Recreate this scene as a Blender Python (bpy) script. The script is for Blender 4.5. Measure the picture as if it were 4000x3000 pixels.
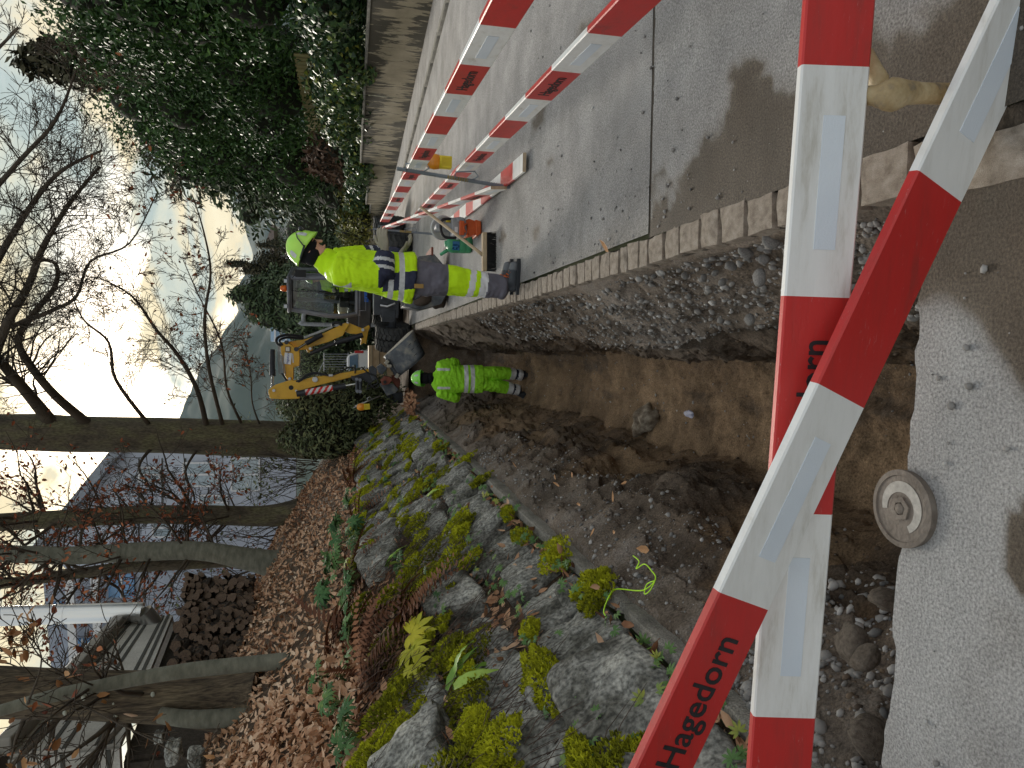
import bpy, bmesh, math, random
import numpy as np
from mathutils import Vector, Matrix, noise, kdtree

for o in list(bpy.data.objects):
    bpy.data.objects.remove(o, do_unlink=True)
SC = bpy.context.scene
COL = SC.collection
R = math.radians

# ------------------------------------------------------------------ camera (a phone held upright, file stored on its side)
CAM_H, PITCH, YAW, FPX = 1.40, R(12.8), R(2.76), 2800.0
FWD = Vector((-math.sin(YAW) * math.cos(PITCH), math.cos(YAW) * math.cos(PITCH), -math.sin(PITCH)))
RGT = Vector((math.cos(YAW), math.sin(YAW), 0.0))
UPV = RGT.cross(FWD)
CAM = Vector((0, 0, CAM_H))
cd = bpy.data.cameras.new('camera')
cam = bpy.data.objects.new('camera', cd)
COL.objects.link(cam)
m = Matrix.Identity(4)
for i in range(3):
    m[i][0] = -UPV[i]; m[i][1] = RGT[i]; m[i][2] = -FWD[i]; m[i][3] = CAM[i]
cam.matrix_world = m
cd.sensor_fit = 'HORIZONTAL'; cd.sensor_width = 36.0; cd.lens = 36.0 * FPX / 4000.0
cd.clip_start = 0.05; cd.clip_end = 30000
SC.camera = cam

# ------------------------------------------------------------------ sky and sun
SUN_AZ, SUN_EL = R(-9), R(24)          # azimuth from +Y towards +X
SUN_DIR = Vector((math.sin(SUN_AZ) * math.cos(SUN_EL), math.cos(SUN_AZ) * math.cos(SUN_EL), math.sin(SUN_EL)))
W = bpy.data.worlds.new('World'); SC.world = W; W.use_nodes = True
nt = W.node_tree; N = nt.nodes; L = nt.links
for n in list(N): N.remove(n)
def nd(tree, t, **kw):
    n = tree.nodes.new(t)
    for k, v in kw.items():
        if k.startswith('i_'):
            key = k[2:]
            n.inputs[int(key) if key.isdigit() else key].default_value = v
        else: setattr(n, k, v)
    return n
def ramp(tree, stops, interp='LINEAR'):
    n = tree.nodes.new('ShaderNodeValToRGB'); cr = n.color_ramp; cr.interpolation = interp
    while len(cr.elements) > 1: cr.elements.remove(cr.elements[-1])
    cr.elements[0].position = stops[0][0]; cr.elements[0].color = (*stops[0][1], 1) if len(stops[0][1]) == 3 else stops[0][1]
    for p, c in stops[1:]:
        e = cr.elements.new(p); e.color = (*c, 1) if len(c) == 3 else c
    return n
sky = nd(nt, 'ShaderNodeTexSky', sky_type='NISHITA', sun_disc=False, sun_elevation=SUN_EL, sun_rotation=SUN_AZ, air_density=1.2, dust_density=2.0)
tc = nd(nt, 'ShaderNodeTexCoord')
# cloud layer: direction projected on a plane overhead, so the streaks close up towards the horizon
sep = nd(nt, 'ShaderNodeSeparateXYZ'); L.new(tc.outputs['Generated'], sep.inputs[0])
zz = nd(nt, 'ShaderNodeMath', operation='MAXIMUM', i_1=0.0); L.new(sep.outputs['Z'], zz.inputs[0])
za = nd(nt, 'ShaderNodeMath', operation='ADD', i_1=0.16); L.new(zz.outputs[0], za.inputs[0])
dx = nd(nt, 'ShaderNodeMath', operation='DIVIDE'); L.new(sep.outputs['X'], dx.inputs[0]); L.new(za.outputs[0], dx.inputs[1])
dy = nd(nt, 'ShaderNodeMath', operation='DIVIDE'); L.new(sep.outputs['Y'], dy.inputs[0]); L.new(za.outputs[0], dy.inputs[1])
cmb = nd(nt, 'ShaderNodeCombineXYZ', i_2=3.7); L.new(dx.outputs[0], cmb.inputs[0]); L.new(dy.outputs[0], cmb.inputs[1])
n1 = nd(nt, 'ShaderNodeTexNoise', i_Scale=1.15, i_Detail=7.0, i_Roughness=0.52, i_Distortion=0.35); L.new(cmb.outputs[0], n1.inputs['Vector'])
cmask = ramp(nt, [(0.30, (0, 0, 0)), (0.47, (1, 1, 1))]); L.new(n1.outputs['Fac'], cmask.inputs[0])
n2 = nd(nt, 'ShaderNodeTexNoise', i_Scale=2.4, i_Detail=6.0, i_Roughness=0.55, i_Distortion=0.4); L.new(cmb.outputs[0], n2.inputs['Vector'])
# thickness shading of the cloud: thin parts bright, thick bellies blue-grey
ccol = ramp(nt, [(0.38, (2.5, 3.2, 3.9)), (0.47, (3.5, 4.0, 4.4)), (0.545, (4.9, 4.6, 3.9)), (0.66, (5.4, 5.2, 4.6))]); L.new(n2.outputs['Fac'], ccol.inputs[0])
sd = nd(nt, 'ShaderNodeVectorMath', operation='DOT_PRODUCT'); sd.inputs[1].default_value = SUN_DIR
nrm = nd(nt, 'ShaderNodeVectorMath', operation='NORMALIZE'); L.new(tc.outputs['Generated'], nrm.inputs[0]); L.new(nrm.outputs[0], sd.inputs[0])
glow = nd(nt, 'ShaderNodeMapRange', i_1=0.66, i_2=0.985); glow.interpolation_type = 'SMOOTHSTEP'; L.new(sd.outputs['Value'], glow.inputs[0])
warm = nd(nt, 'ShaderNodeMix', data_type='RGBA', blend_type='MULTIPLY', i_7=(1.14, 1.02, 0.74, 1)); L.new(ccol.outputs[0], warm.inputs[6])
gm = nd(nt, 'ShaderNodeMath', operation='MULTIPLY', i_1=0.9); L.new(glow.outputs[0], gm.inputs[0]); L.new(gm.outputs[0], warm.inputs[0])
mx = nd(nt, 'ShaderNodeMix', data_type='RGBA'); L.new(cmask.outputs[0], mx.inputs[0]); L.new(warm.outputs[2], mx.inputs[7])
L.new(sky.outputs[0], mx.inputs[6])
bg = nd(nt, 'ShaderNodeBackground', i_Strength=0.10); L.new(mx.outputs[2], bg.inputs[0])
wo = nd(nt, 'ShaderNodeOutputWorld'); L.new(bg.outputs[0], wo.inputs[0])

sl = bpy.data.lights.new('sun', 'SUN'); sl.energy = 2.4; sl.angle = R(14); sl.color = (1.0, 0.93, 0.82)
so = bpy.data.objects.new('sun', sl); COL.objects.link(so); so.rotation_euler = SUN_DIR.to_track_quat('Z', 'Y').to_euler(); so.location = (0, 0, 60)
SC.view_settings.view_transform = 'Standard'; SC.view_settings.look = 'None'; SC.view_settings.gamma = 1.0
SC.view_settings.use_curve_mapping = False; SC.view_settings.exposure = 0.92
SC.render.film_transparent = False
SC.cycles.use_denoising = True
HAZE = 0.000042
SC.cycles.max_bounces = 8; SC.cycles.transparent_max_bounces = 12

# ------------------------------------------------------------------ helpers
def at(px, py, Y):
    """point of the plane y = Y seen at a spot of the 2212 x 1659 view of the photograph"""
    x = px * 4000 / 2212; y = py * 4000 / 2212
    r = FWD + RGT * ((1500 - y) / FPX) - UPV * ((x - 2000) / FPX)
    return CAM + r * (Y / r.y)
def gnd(px, py, z=0.0):
    x = px * 4000 / 2212; y = py * 4000 / 2212
    r = FWD + RGT * ((1500 - y) / FPX) - UPV * ((x - 2000) / FPX)
    return CAM + r * ((z - CAM_H) / r.z)

def _hash(ix, iy, iz):
    h = (ix.astype(np.int64) * 374761393 + iy.astype(np.int64) * 668265263 + iz.astype(np.int64) * 2147483647 + 12345) & 0xffffffff
    h = ((h ^ (h >> 13)) * 1274126177) & 0xffffffff
    return ((h ^ (h >> 16)) & 0xffff) / 32767.5 - 1.0
def vn(P):
    P = np.asarray(P, float); I = np.floor(P).astype(np.int64); F = P - I; F = F * F * (3 - 2 * F)
    o = 0
    for a in (0, 1):
        for b in (0, 1):
            for c in (0, 1):
                w = (F[:, 0] if a else 1 - F[:, 0]) * (F[:, 1] if b else 1 - F[:, 1]) * (F[:, 2] if c else 1 - F[:, 2])
                o = o + w * _hash(I[:, 0] + a, I[:, 1] + b, I[:, 2] + c)
    return o
def fbm(P, s=1.0, octs=4, g=0.5):
    P = np.asarray(P, float) * s; o = 0; a = 1.0; t = 0
    for i in range(octs):
        o = o + a * vn(P + 17.3 * i); t += a; a *= g; P = P * 2.03
    return o / t

ORD = ['nearest', 'second nearest', 'third nearest', 'fourth nearest', 'fifth nearest', 'sixth nearest', 'seventh nearest', 'eighth nearest', 'ninth nearest', 'tenth nearest'] + ['%s nearest' % w for w in ('eleventh', 'twelfth', 'thirteenth', 'fourteenth', 'fifteenth', 'sixteenth', 'seventeenth', 'eighteenth', 'nineteenth', 'twentieth')] + ['twenty-%s nearest' % w for w in ('first', 'second', 'third', 'fourth', 'fifth', 'sixth', 'seventh', 'eighth', 'ninth')] + ['thirtieth nearest', 'thirty-first nearest', 'thirty-second nearest', 'thirty-third nearest', 'thirty-fourth nearest']
def tag(o, label=None, cat=None, group=None, kind=None):
    if label: o['label'] = label
    if cat: o['category'] = cat
    if group: o['group'] = group
    if kind: o['kind'] = kind
    return o
def empty(name, loc, label, cat, group=None):
    o = bpy.data.objects.new(name, None); COL.objects.link(o); o.location = loc; o.empty_display_size = 0.1
    return tag(o, label, cat, group)
def link(name, me, parent=None):
    o = bpy.data.objects.new(name, me); COL.objects.link(o)
    if parent is not None:
        o.parent = parent; o.matrix_parent_inverse = parent.matrix_world_inv if hasattr(parent, 'matrix_world_inv') else wmat(parent).inverted()
    return o
def wmat(o):
    mb = o.matrix_basis.copy()
    if o.parent is None: return mb
    return wmat(o.parent) @ o.matrix_parent_inverse @ mb
def raw_mesh(name, V, Fc, mats=(), mi=None, smooth=False, uvattr=None):
    me = bpy.data.meshes.new(name)
    me.from_pydata([tuple(v) for v in V], [], Fc)
    for m_ in mats: me.materials.append(m_)
    if mi is not None and len(mi) == len(me.polygons): me.polygons.foreach_set('material_index', np.asarray(mi, np.int32))
    if smooth: me.polygons.foreach_set('use_smooth', np.ones(len(me.polygons), bool))
    me.update()
    return me
class MB:
    """collects shapes in world space; build() links them as one mesh object"""
    def __init__(s): s.v = []; s.f = []; s.m = []
    def add(s, V, Fc, mi=0):
        b = len(s.v); s.v += [tuple(p) for p in V]
        s.f += [tuple(b + i for i in f) for f in Fc]; s.m += [mi] * len(Fc); return s
    def box(s, c, size, rot=None, mi=0):
        h = Vector(size) * 0.5; M = rot.to_3x3() if rot is not None else Matrix.Identity(3); c = Vector(c)
        V = [c + M @ Vector((x * h.x, y * h.y, z * h.z)) for x in (-1, 1) for y in (-1, 1) for z in (-1, 1)]
        return s.add(V, [(0, 1, 3, 2), (4, 6, 7, 5), (0, 4, 5, 1), (2, 3, 7, 6), (0, 2, 6, 4), (1, 5, 7, 3)], mi)
    def beam(s, a, b, w, h, up=(0, 0, 1), mi=0):
        a, b = Vector(a), Vector(b); d = (b - a); ln = d.length; d.normalize(); sd_ = d.cross(Vector(up))
        if sd_.length < 1e-5: sd_ = d.cross(Vector((0, 1, 0)))
        sd_.normalize(); u = sd_.cross(d)
        M = Matrix((sd_, d, u)).transposed()
        return s.box((a + b) / 2, (w, ln, h), M, mi)
    def tube(s, pts, rad, n=8, caps=True, mi=0, flat=1.0):
        pts = [Vector(p) for p in pts]; k = len(pts)
        rad = [rad] * k if not hasattr(rad, '__len__') else list(rad)
        t0 = (pts[1] - pts[0]).normalized(); ref = Vector((0, 0, 1)) if abs(t0.z) < 0.9 else Vector((1, 0, 0))
        u = t0.cross(ref).normalized(); V = []
        for i, p in enumerate(pts):
            t = (pts[min(i + 1, k - 1)] - pts[max(i - 1, 0)])
            if t.length < 1e-9: t = t0
            t.normalize(); u = (u - t * u.dot(t))
            if u.length < 1e-6: u = t.orthogonal()
            u.normalize(); w = t.cross(u)
            for j in range(n):
                a = 2 * math.pi * j / n
                V.append(p + (u * math.cos(a) + w * math.sin(a) * flat) * rad[i])
        Fc = [(i * n + j, i * n + (j + 1) % n, (i + 1) * n + (j + 1) % n, (i + 1) * n + j) for i in range(k - 1) for j in range(n)]
        if caps: Fc += [tuple(range(n - 1, -1, -1)), tuple((k - 1) * n + j for j in range(n))]
        return s.add(V, Fc, mi)
    def prism(s, poly, off, mi=0):
        poly = [Vector(p) for p in poly]; n = len(poly); off = Vector(off)
        V = [p - off * 0.5 for p in poly] + [p + off * 0.5 for p in poly]
        Fc = [tuple(range(n)), tuple(range(2 * n - 1, n - 1, -1))] + [(i, i + n, (i + 1) % n + n, (i + 1) % n) for i in range(n)]
        return s.add(V, Fc, mi)
    def lathe(s, prof, c, axis=(0, 0, 1), n=24, mi=0, closed=False):
        c = Vector(c); ax = Vector(axis).normalized(); u = ax.orthogonal().normalized(); w = ax.cross(u); V = []
        for r, z in prof:
            for j in range(n):
                a = 2 * math.pi * j / n; V.append(c + ax * z + (u * math.cos(a) + w * math.sin(a)) * r)
        k = len(prof)
        Fc = [(i * n + j, i * n + (j + 1) % n, (i + 1) * n + (j + 1) % n, (i + 1) * n + j) for i in range(k - 1) for j in range(n)]
        if closed: Fc += [((k - 1) * n + j, (k - 1) * n + (j + 1) % n, (j + 1) % n, j) for j in range(n)]
        else:
            if prof[0][0] > 1e-6: Fc.append(tuple(range(n - 1, -1, -1)))
            if prof[-1][0] > 1e-6: Fc.append(tuple((k - 1) * n + j for j in range(n)))
        return s.add(V, Fc, mi)
    def ball(s, c, size, rot=None, n=10, k=7, mi=0):
        M = rot.to_3x3() if rot is not None else Matrix.Identity(3); c = Vector(c); S = Vector(size); V = []
        for i in range(k + 1):
            th = math.pi * i / k
            for j in range(n):
                a = 2 * math.pi * j / n
                V.append(c + M @ Vector((math.sin(th) * math.cos(a) * S.x, math.sin(th) * math.sin(a) * S.y, math.cos(th) * S.z)))
        Fc = [(i * n + j, i * n + (j + 1) % n, (i + 1) * n + (j + 1) % n, (i + 1) * n + j) for i in range(k) for j in range(n)]
        return s.add(V, Fc, mi)
    def build(s, name, mats, parent=None, smooth=False, bevel=0.0, label=None, cat=None, group=None, kind=None, auto=None):
        if not isinstance(mats, (list, tuple)): mats = [mats]
        me = bpy.data.meshes.new(name); me.from_pydata(s.v, [], s.f)
        for m_ in mats: me.materials.append(m_)
        me.polygons.foreach_set('material_index', np.asarray(s.m, np.int32))
        bm_ = bmesh.new(); bm_.from_mesh(me); bmesh.ops.recalc_face_normals(bm_, faces=bm_.faces)
        bmesh.ops.remove_doubles(bm_, verts=bm_.verts, dist=1e-6) if len(s.v) < 20000 else None
        bm_.to_mesh(me); bm_.free()
        if smooth:
            me.polygons.foreach_set('use_smooth', np.ones(len(me.polygons), bool))
            if auto is not None: me.set_sharp_from_angle(angle=R(auto))
        me.update()
        o = link(name, me, parent)
        if bevel > 0:
            b = o.modifiers.new('bevel', 'BEVEL'); b.width = bevel; b.segments = 2; b.limit_method = 'ANGLE'; b.angle_limit = R(40)
        return tag(o, label, cat, group, kind)

def scatter(name, tv, tf, mats4, mat, parent=None, rnd=None, smooth=False):
    """copies of a small template, thousands at a time, as one mesh (leaf litter, gravel, foliage)"""
    tv = np.asarray(tv, float); n = len(mats4); k = len(tv)
    hv = np.concatenate([tv, np.ones((k, 1))], 1)
    V = np.einsum('nij,kj->nki', np.asarray(mats4)[:, :3, :], hv).reshape(-1, 3)
    ln = np.array([len(f) for f in tf]); flat = np.concatenate([np.array(f) for f in tf])
    idx = (flat[None, :] + (np.arange(n) * k)[:, None]).reshape(-1)
    me = bpy.data.meshes.new(name); me.vertices.add(len(V)); me.vertices.foreach_set('co', V.astype(np.float32).ravel())
    me.loops.add(len(idx)); me.loops.foreach_set('vertex_index', idx.astype(np.int32))
    tot = np.tile(ln, n); st = np.concatenate([[0], np.cumsum(tot)[:-1]])
    me.polygons.add(len(tot)); me.polygons.foreach_set('loop_start', st.astype(np.int32)); me.polygons.foreach_set('loop_total', tot.astype(np.int32))
    if rnd is None: rnd = np.random.default_rng(len(V)).random(n)
    at_ = me.attributes.new('rnd', 'FLOAT', 'POINT'); at_.data.foreach_set('value', np.repeat(np.asarray(rnd, np.float32), k))
    if smooth: me.polygons.foreach_set('use_smooth', np.ones(len(tot), bool))
    me.materials.append(mat); me.update(calc_edges=True); me.validate()
    return link(name, me, parent)
def mats_from(P, Z, ang, S):
    """P (n,3) places, Z (n,3) normals, ang spin, S (n,3) or (n,) size -> (n,4,4)"""
    P = np.asarray(P, float); Z = np.asarray(Z, float); Z = Z / np.linalg.norm(Z, axis=1, keepdims=True)
    a = np.where(np.abs(Z[:, 2:3]) < 0.9, np.array([[0, 0, 1.0]]), np.array([[1.0, 0, 0]]))
    X = np.cross(a, Z); X /= np.linalg.norm(X, axis=1, keepdims=True); Yv = np.cross(Z, X)
    c, s_ = np.cos(ang)[:, None], np.sin(ang)[:, None]
    X2 = X * c + Yv * s_; Y2 = -X * s_ + Yv * c
    S = np.asarray(S, float); S = S[:, None] * np.ones((1, 3)) if S.ndim == 1 else S
    M = np.zeros((len(P), 4, 4)); M[:, :3, 0] = X2 * S[:, 0:1]; M[:, :3, 1] = Y2 * S[:, 1:2]; M[:, :3, 2] = Z * S[:, 2:3]; M[:, :3, 3] = P; M[:, 3, 3] = 1
    return M

# ------------------------------------------------------------------ materials
def pmat(name, stops, scale=5.0, detail=6.0, rough=0.8, bump=0.0, bscale=None, stretch=(1, 1, 1), metal=0.0, spec=0.35, rvar=0.0, speck=None, sscale=200.0, attr=None, distort=0.0, coat=0.0, sub=0.0, trans=0.0, objrand=0.0):
    m_ = bpy.data.materials.new(name); m_.use_nodes = True; t = m_.node_tree; ns = t.nodes; lk = t.links
    bs = ns['Principled BSDF']; tcn = ns.new('ShaderNodeTexCoord'); mp = ns.new('ShaderNodeMapping'); mp.inputs['Scale'].default_value = stretch
    lk.new(tcn.outputs['Object'], mp.inputs[0])
    if objrand:
        oi = ns.new('ShaderNodeObjectInfo'); sc_ = ns.new('ShaderNodeMath'); sc_.operation = 'MULTIPLY'; sc_.inputs[1].default_value = 37.0
        lk.new(oi.outputs['Random'], sc_.inputs[0]); lk.new(sc_.outputs[0], mp.inputs['Location'])
    nz = ns.new('ShaderNodeTexNoise'); nz.inputs['Scale'].default_value = scale; nz.inputs['Detail'].default_value = detail; nz.inputs['Roughness'].default_value = 0.6; nz.inputs['Distortion'].default_value = distort
    lk.new(mp.outputs[0], nz.inputs['Vector']); fac = nz.outputs['Fac']
    if attr:
        an = ns.new('ShaderNodeAttribute'); an.attribute_name = attr; ma = ns.new('ShaderNodeMath'); ma.operation = 'MULTIPLY_ADD'
        lk.new(fac, ma.inputs[0]); ma.inputs[1].default_value = 0.25; 
        ms = ns.new('ShaderNodeMath'); ms.operation = 'MULTIPLY_ADD'; ms.inputs[1].default_value = 0.9; ms.inputs[2].default_value = -0.07
        lk.new(an.outputs['Fac'], ms.inputs[0]); lk.new(ms.outputs[0], ma.inputs[2]); fac = ma.outputs[0]
    rp = ramp(t, stops); lk.new(fac, rp.inputs[0]); col = rp.outputs[0]
    if speck:
        n3 = ns.new('ShaderNodeTexNoise'); n3.inputs['Scale'].default_value = sscale; n3.inputs['Detail'].default_value = 2.0; lk.new(mp.outputs[0], n3.inputs['Vector'])
        r3 = ramp(t, [(0.33, (1 - speck,) * 3), (0.5, (1, 1, 1)), (0.68, (1 + speck,) * 3)]); lk.new(n3.outputs['Fac'], r3.inputs[0])
        mm = ns.new('ShaderNodeMix'); mm.data_type = 'RGBA'; mm.blend_type = 'MULTIPLY'; mm.inputs[0].default_value = 1.0
        lk.new(col, mm.inputs[6]); lk.new(r3.outputs[0], mm.inputs[7]); col = mm.outputs[2]
    lk.new(col, bs.inputs['Base Color'])
    bs.inputs['Roughness'].default_value = rough; bs.inputs['Metallic'].default_value = metal; bs.inputs['Specular IOR Level'].default_value = spec
    bs.inputs['Coat Weight'].default_value = coat
    if trans: bs.inputs['Transmission Weight'].default_value = trans
    if rvar:
        mr = ns.new('ShaderNodeMapRange'); mr.inputs[3].default_value = rough - rvar; mr.inputs[4].default_value = rough + rvar; lk.new(nz.outputs['Fac'], mr.inputs[0]); lk.new(mr.outputs[0], bs.inputs['Roughness'])
    if bump:
        nb = ns.new('ShaderNodeTexNoise'); nb.inputs['Scale'].default_value = bscale or scale * 4; nb.inputs['Detail'].default_value = 5.0; lk.new(mp.outputs[0], nb.inputs['Vector'])
        bn = ns.new('ShaderNodeBump'); bn.inputs['Strength'].default_value = bump; bn.inputs['Distance'].default_value = 0.02
        lk.new(nb.outputs['Fac'], bn.inputs['Height']); lk.new(bn.outputs[0], bs.inputs['Normal'])
    return m_
def flat(name, c, rough=0.6, metal=0.0, var=0.12, scale=8.0, bump=0.0, spec=0.4, coat=0.0):
    c = Vector(c)
    return pmat(name, [(0.3, tuple(c * (1 - var))), (0.7, tuple(c * (1 + var)))], scale, 4, rough, bump, metal=metal, spec=spec, coat=coat)

M = {}
M['asphalt'] = None
M['soil'] = None
M['rock'] = pmat('weathered limestone', [(0.30, (0.035, 0.034, 0.028)), (0.42, (0.11, 0.108, 0.094)), (0.52, (0.22, 0.218, 0.20)), (0.62, (0.32, 0.315, 0.285)), (0.74, (0.44, 0.425, 0.37))], 3.6, 14, 0.92, 1.0, 18, (1, 1, 1.4), speck=0.55, sscale=42, objrand=1, distort=.3)
M['pebble'] = pmat('pebbles', [(0.1, (0.10, 0.10, 0.10)), (0.45, (0.22, 0.21, 0.20)), (0.75, (0.36, 0.35, 0.34)), (0.95, (0.52, 0.51, 0.50))], 25, 3, 0.85, attr='rnd')
M['sett'] = pmat('granite setts', [(0.3, (0.18, 0.145, 0.115)), (0.5, (0.29, 0.245, 0.20)), (0.7, (0.38, 0.33, 0.28))], 4.0, 6, 0.85, 0.5, 60, speck=0.35, sscale=160, objrand=1)
M['concrete'] = pmat('old concrete edging', [(0.25, (0.10, 0.095, 0.085)), (0.5, (0.20, 0.19, 0.165)), (0.75, (0.32, 0.30, 0.265))], 4.0, 9, 0.92, 0.6, 50, speck=0.35, sscale=120)
M['mortar'] = pmat('earthy joints and dark gap', [(0.3, (0.035, 0.028, 0.022)), (0.7, (0.085, 0.07, 0.055))], 20, 5, 0.95, 0.5, 80)
M['black'] = flat('black rubber', (0.018, 0.018, 0.020), 0.65)
M['steel'] = flat('bare steel', (0.42, 0.42, 0.43), 0.38, 0.9, 0.15)
M['red'] = None
# ================================================================== LARGE STRUCTURE
def attr_mat(name, attr, stops, var=0.35, vscale=6.0, speck=0.4, sscale=150.0, rough=0.9, bump=0.8, bscale=60.0, wetrough=None, spec=0.3, amp=0.35):
    """colour ramp over a mesh attribute (what the ground is made of), broken up by noise"""
    m_ = bpy.data.materials.new(name); m_.use_nodes = True; t = m_.node_tree; ns = t.nodes; lk = t.links; bs = ns['Principled BSDF']
    tcn = ns.new('ShaderNodeTexCoord'); an = ns.new('ShaderNodeAttribute'); an.attribute_name = attr
    nz = nd(t, 'ShaderNodeTexNoise', i_Scale=vscale, i_Detail=9.0, i_Roughness=0.65); lk.new(tcn.outputs['Object'], nz.inputs['Vector'])
    s1 = nd(t, 'ShaderNodeMath', operation='SUBTRACT', i_1=0.5); lk.new(nz.outputs['Fac'], s1.inputs[0])
    ma = nd(t, 'ShaderNodeMath', operation='MULTIPLY_ADD', i_1=amp, use_clamp=True); lk.new(s1.outputs[0], ma.inputs[0]); lk.new(an.outputs['Fac'], ma.inputs[2])
    rp = ramp(t, stops); lk.new(ma.outputs[0], rp.inputs[0])
    n2_ = nd(t, 'ShaderNodeTexNoise', i_Scale=sscale, i_Detail=3.0, i_Roughness=0.7); lk.new(tcn.outputs['Object'], n2_.inputs['Vector'])
    r2 = ramp(t, [(0.30, (1 - speck,) * 3), (0.5, (1, 1, 1)), (0.70, (1 + speck,) * 3)]); lk.new(n2_.outputs['Fac'], r2.inputs[0])
    n4 = nd(t, 'ShaderNodeTexNoise', i_Scale=2.2, i_Detail=6.0, i_Roughness=0.6); lk.new(tcn.outputs['Object'], n4.inputs['Vector'])
    r4 = ramp(t, [(0.3, (1 - var,) * 3), (0.5, (1, 1, 1)), (0.7, (1 + var,) * 3)]); lk.new(n4.outputs['Fac'], r4.inputs[0])
    m1 = nd(t, 'ShaderNodeMix', data_type='RGBA', blend_type='MULTIPLY', i_0=1.0); lk.new(rp.outputs[0], m1.inputs[6]); lk.new(r2.outputs[0], m1.inputs[7])
    m2 = nd(t, 'ShaderNodeMix', data_type='RGBA', blend_type='MULTIPLY', i_0=1.0); lk.new(m1.outputs[2], m2.inputs[6]); lk.new(r4.outputs[0], m2.inputs[7])
    lk.new(m2.outputs[2], bs.inputs['Base Color']); bs.inputs['Roughness'].default_value = rough; bs.inputs['Specular IOR Level'].default_value = spec
    if wetrough is not None:
        mr = nd(t, 'ShaderNodeMapRange', i_3=rough, i_4=wetrough); lk.new(ma.outputs[0], mr.inputs[0]); lk.new(mr.outputs[0], bs.inputs['Roughness'])
    bn = nd(t, 'ShaderNodeBump', i_Strength=bump, i_Distance=0.012)
    nb = nd(t, 'ShaderNodeTexNoise', i_Scale=bscale, i_Detail=6.0, i_Roughness=0.7); lk.new(tcn.outputs['Object'], nb.inputs['Vector'])
    lk.new(nb.outputs['Fac'], bn.inputs['Height']); lk.new(bn.outputs[0], bs.inputs['Normal'])
    return m_
def grid_obj(name, X, Y, Z, mat, attrs=None, kind='structure', smooth=True, parent=None, label=None):
    r, c = X.shape; V = np.stack([X.ravel(), Y.ravel(), Z.ravel()], 1)
    i = np.arange(r * c).reshape(r, c); q = np.stack([i[:-1, :-1], i[:-1, 1:], i[1:, 1:], i[1:, :-1]], -1).reshape(-1, 4)
    me = bpy.data.meshes.new(name); me.vertices.add(len(V)); me.vertices.foreach_set('co', V.astype(np.float32).ravel())
    me.loops.add(q.size); me.loops.foreach_set('vertex_index', q.astype(np.int32).ravel())
    me.polygons.add(len(q)); me.polygons.foreach_set('loop_start', (np.arange(len(q)) * 4).astype(np.int32)); me.polygons.foreach_set('loop_total', np.full(len(q), 4, np.int32))
    for k, a in (attrs or {}).items():
        at_ = me.attributes.new(k, 'FLOAT', 'POINT'); at_.data.foreach_set('value', a.astype(np.float32).ravel())
    if smooth: me.polygons.foreach_set('use_smooth', np.ones(len(q), bool))
    me.materials.append(mat); me.update(calc_edges=True); me.validate()
    o = link(name, me, parent)
    return tag(o, label, kind=kind)
def sstep(a, b, x):
    t = np.clip((x - a) / (b - a), 0, 1); return t * t * (3 - 2 * t)

M['asphalt'] = attr_mat('dusty asphalt', 'wet', [(0.0, (0.30, 0.292, 0.287)), (0.35, (0.25, 0.238, 0.225)), (0.65, (0.125, 0.105, 0.085)), (1.0, (0.075, 0.058, 0.043))], 0.24, 9, 0.55, 130, 0.88, 0.8, 120, wetrough=0.6)
M['slab'] = attr_mat('pale asphalt apron', 'wet', [(0.0, (0.40, 0.395, 0.395)), (0.4, (0.29, 0.28, 0.27)), (0.7, (0.15, 0.125, 0.10)), (1.0, (0.10, 0.078, 0.058))], 0.22, 9, 0.5, 140, 0.88, 0.8, 120, wetrough=0.6)
M['soil'] = attr_mat('excavated soil', 'zone', [(0.0, (0.215, 0.19, 0.17)), (0.25, (0.15, 0.12, 0.095)), (0.5, (0.092, 0.067, 0.048)), (0.72, (0.17, 0.113, 0.068)), (1.0, (0.24, 0.165, 0.10))], 0.45, 7, 0.55, 75, 0.95, 1.0, 70, spec=0.2, amp=0.55)
M['forest'] = pmat('forest floor', [(0.3, (0.045, 0.03, 0.02)), (0.55, (0.10, 0.065, 0.04)), (0.75, (0.17, 0.11, 0.065))], 9, 8, 0.95, 0.9, 60, speck=0.5, sscale=90)
M['meadow'] = pmat('distant meadow', [(0.3, (0.06, 0.075, 0.035)), (0.7, (0.10, 0.11, 0.05))], 0.3, 8, 0.95)

Y_NEAR, Y_END = 1.55, 16.9
# wide ground sheet with the trench left open
mb = MB()
S_ = 3900
for (x0, x1, y0, y1) in ((-S_, -1.42, -200, S_), (0.50, S_, -200, S_), (-1.42, 0.50, -200, 1.45), (-1.42, 0.50, 17.6, S_)):
    mb.add([(x0, y0, -0.06), (x1, y0, -0.06), (x1, y1, -0.06), (x0, y1, -0.06)], [(0, 1, 2, 3)])
mb.build('ground', M['meadow'], kind='structure')

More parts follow.
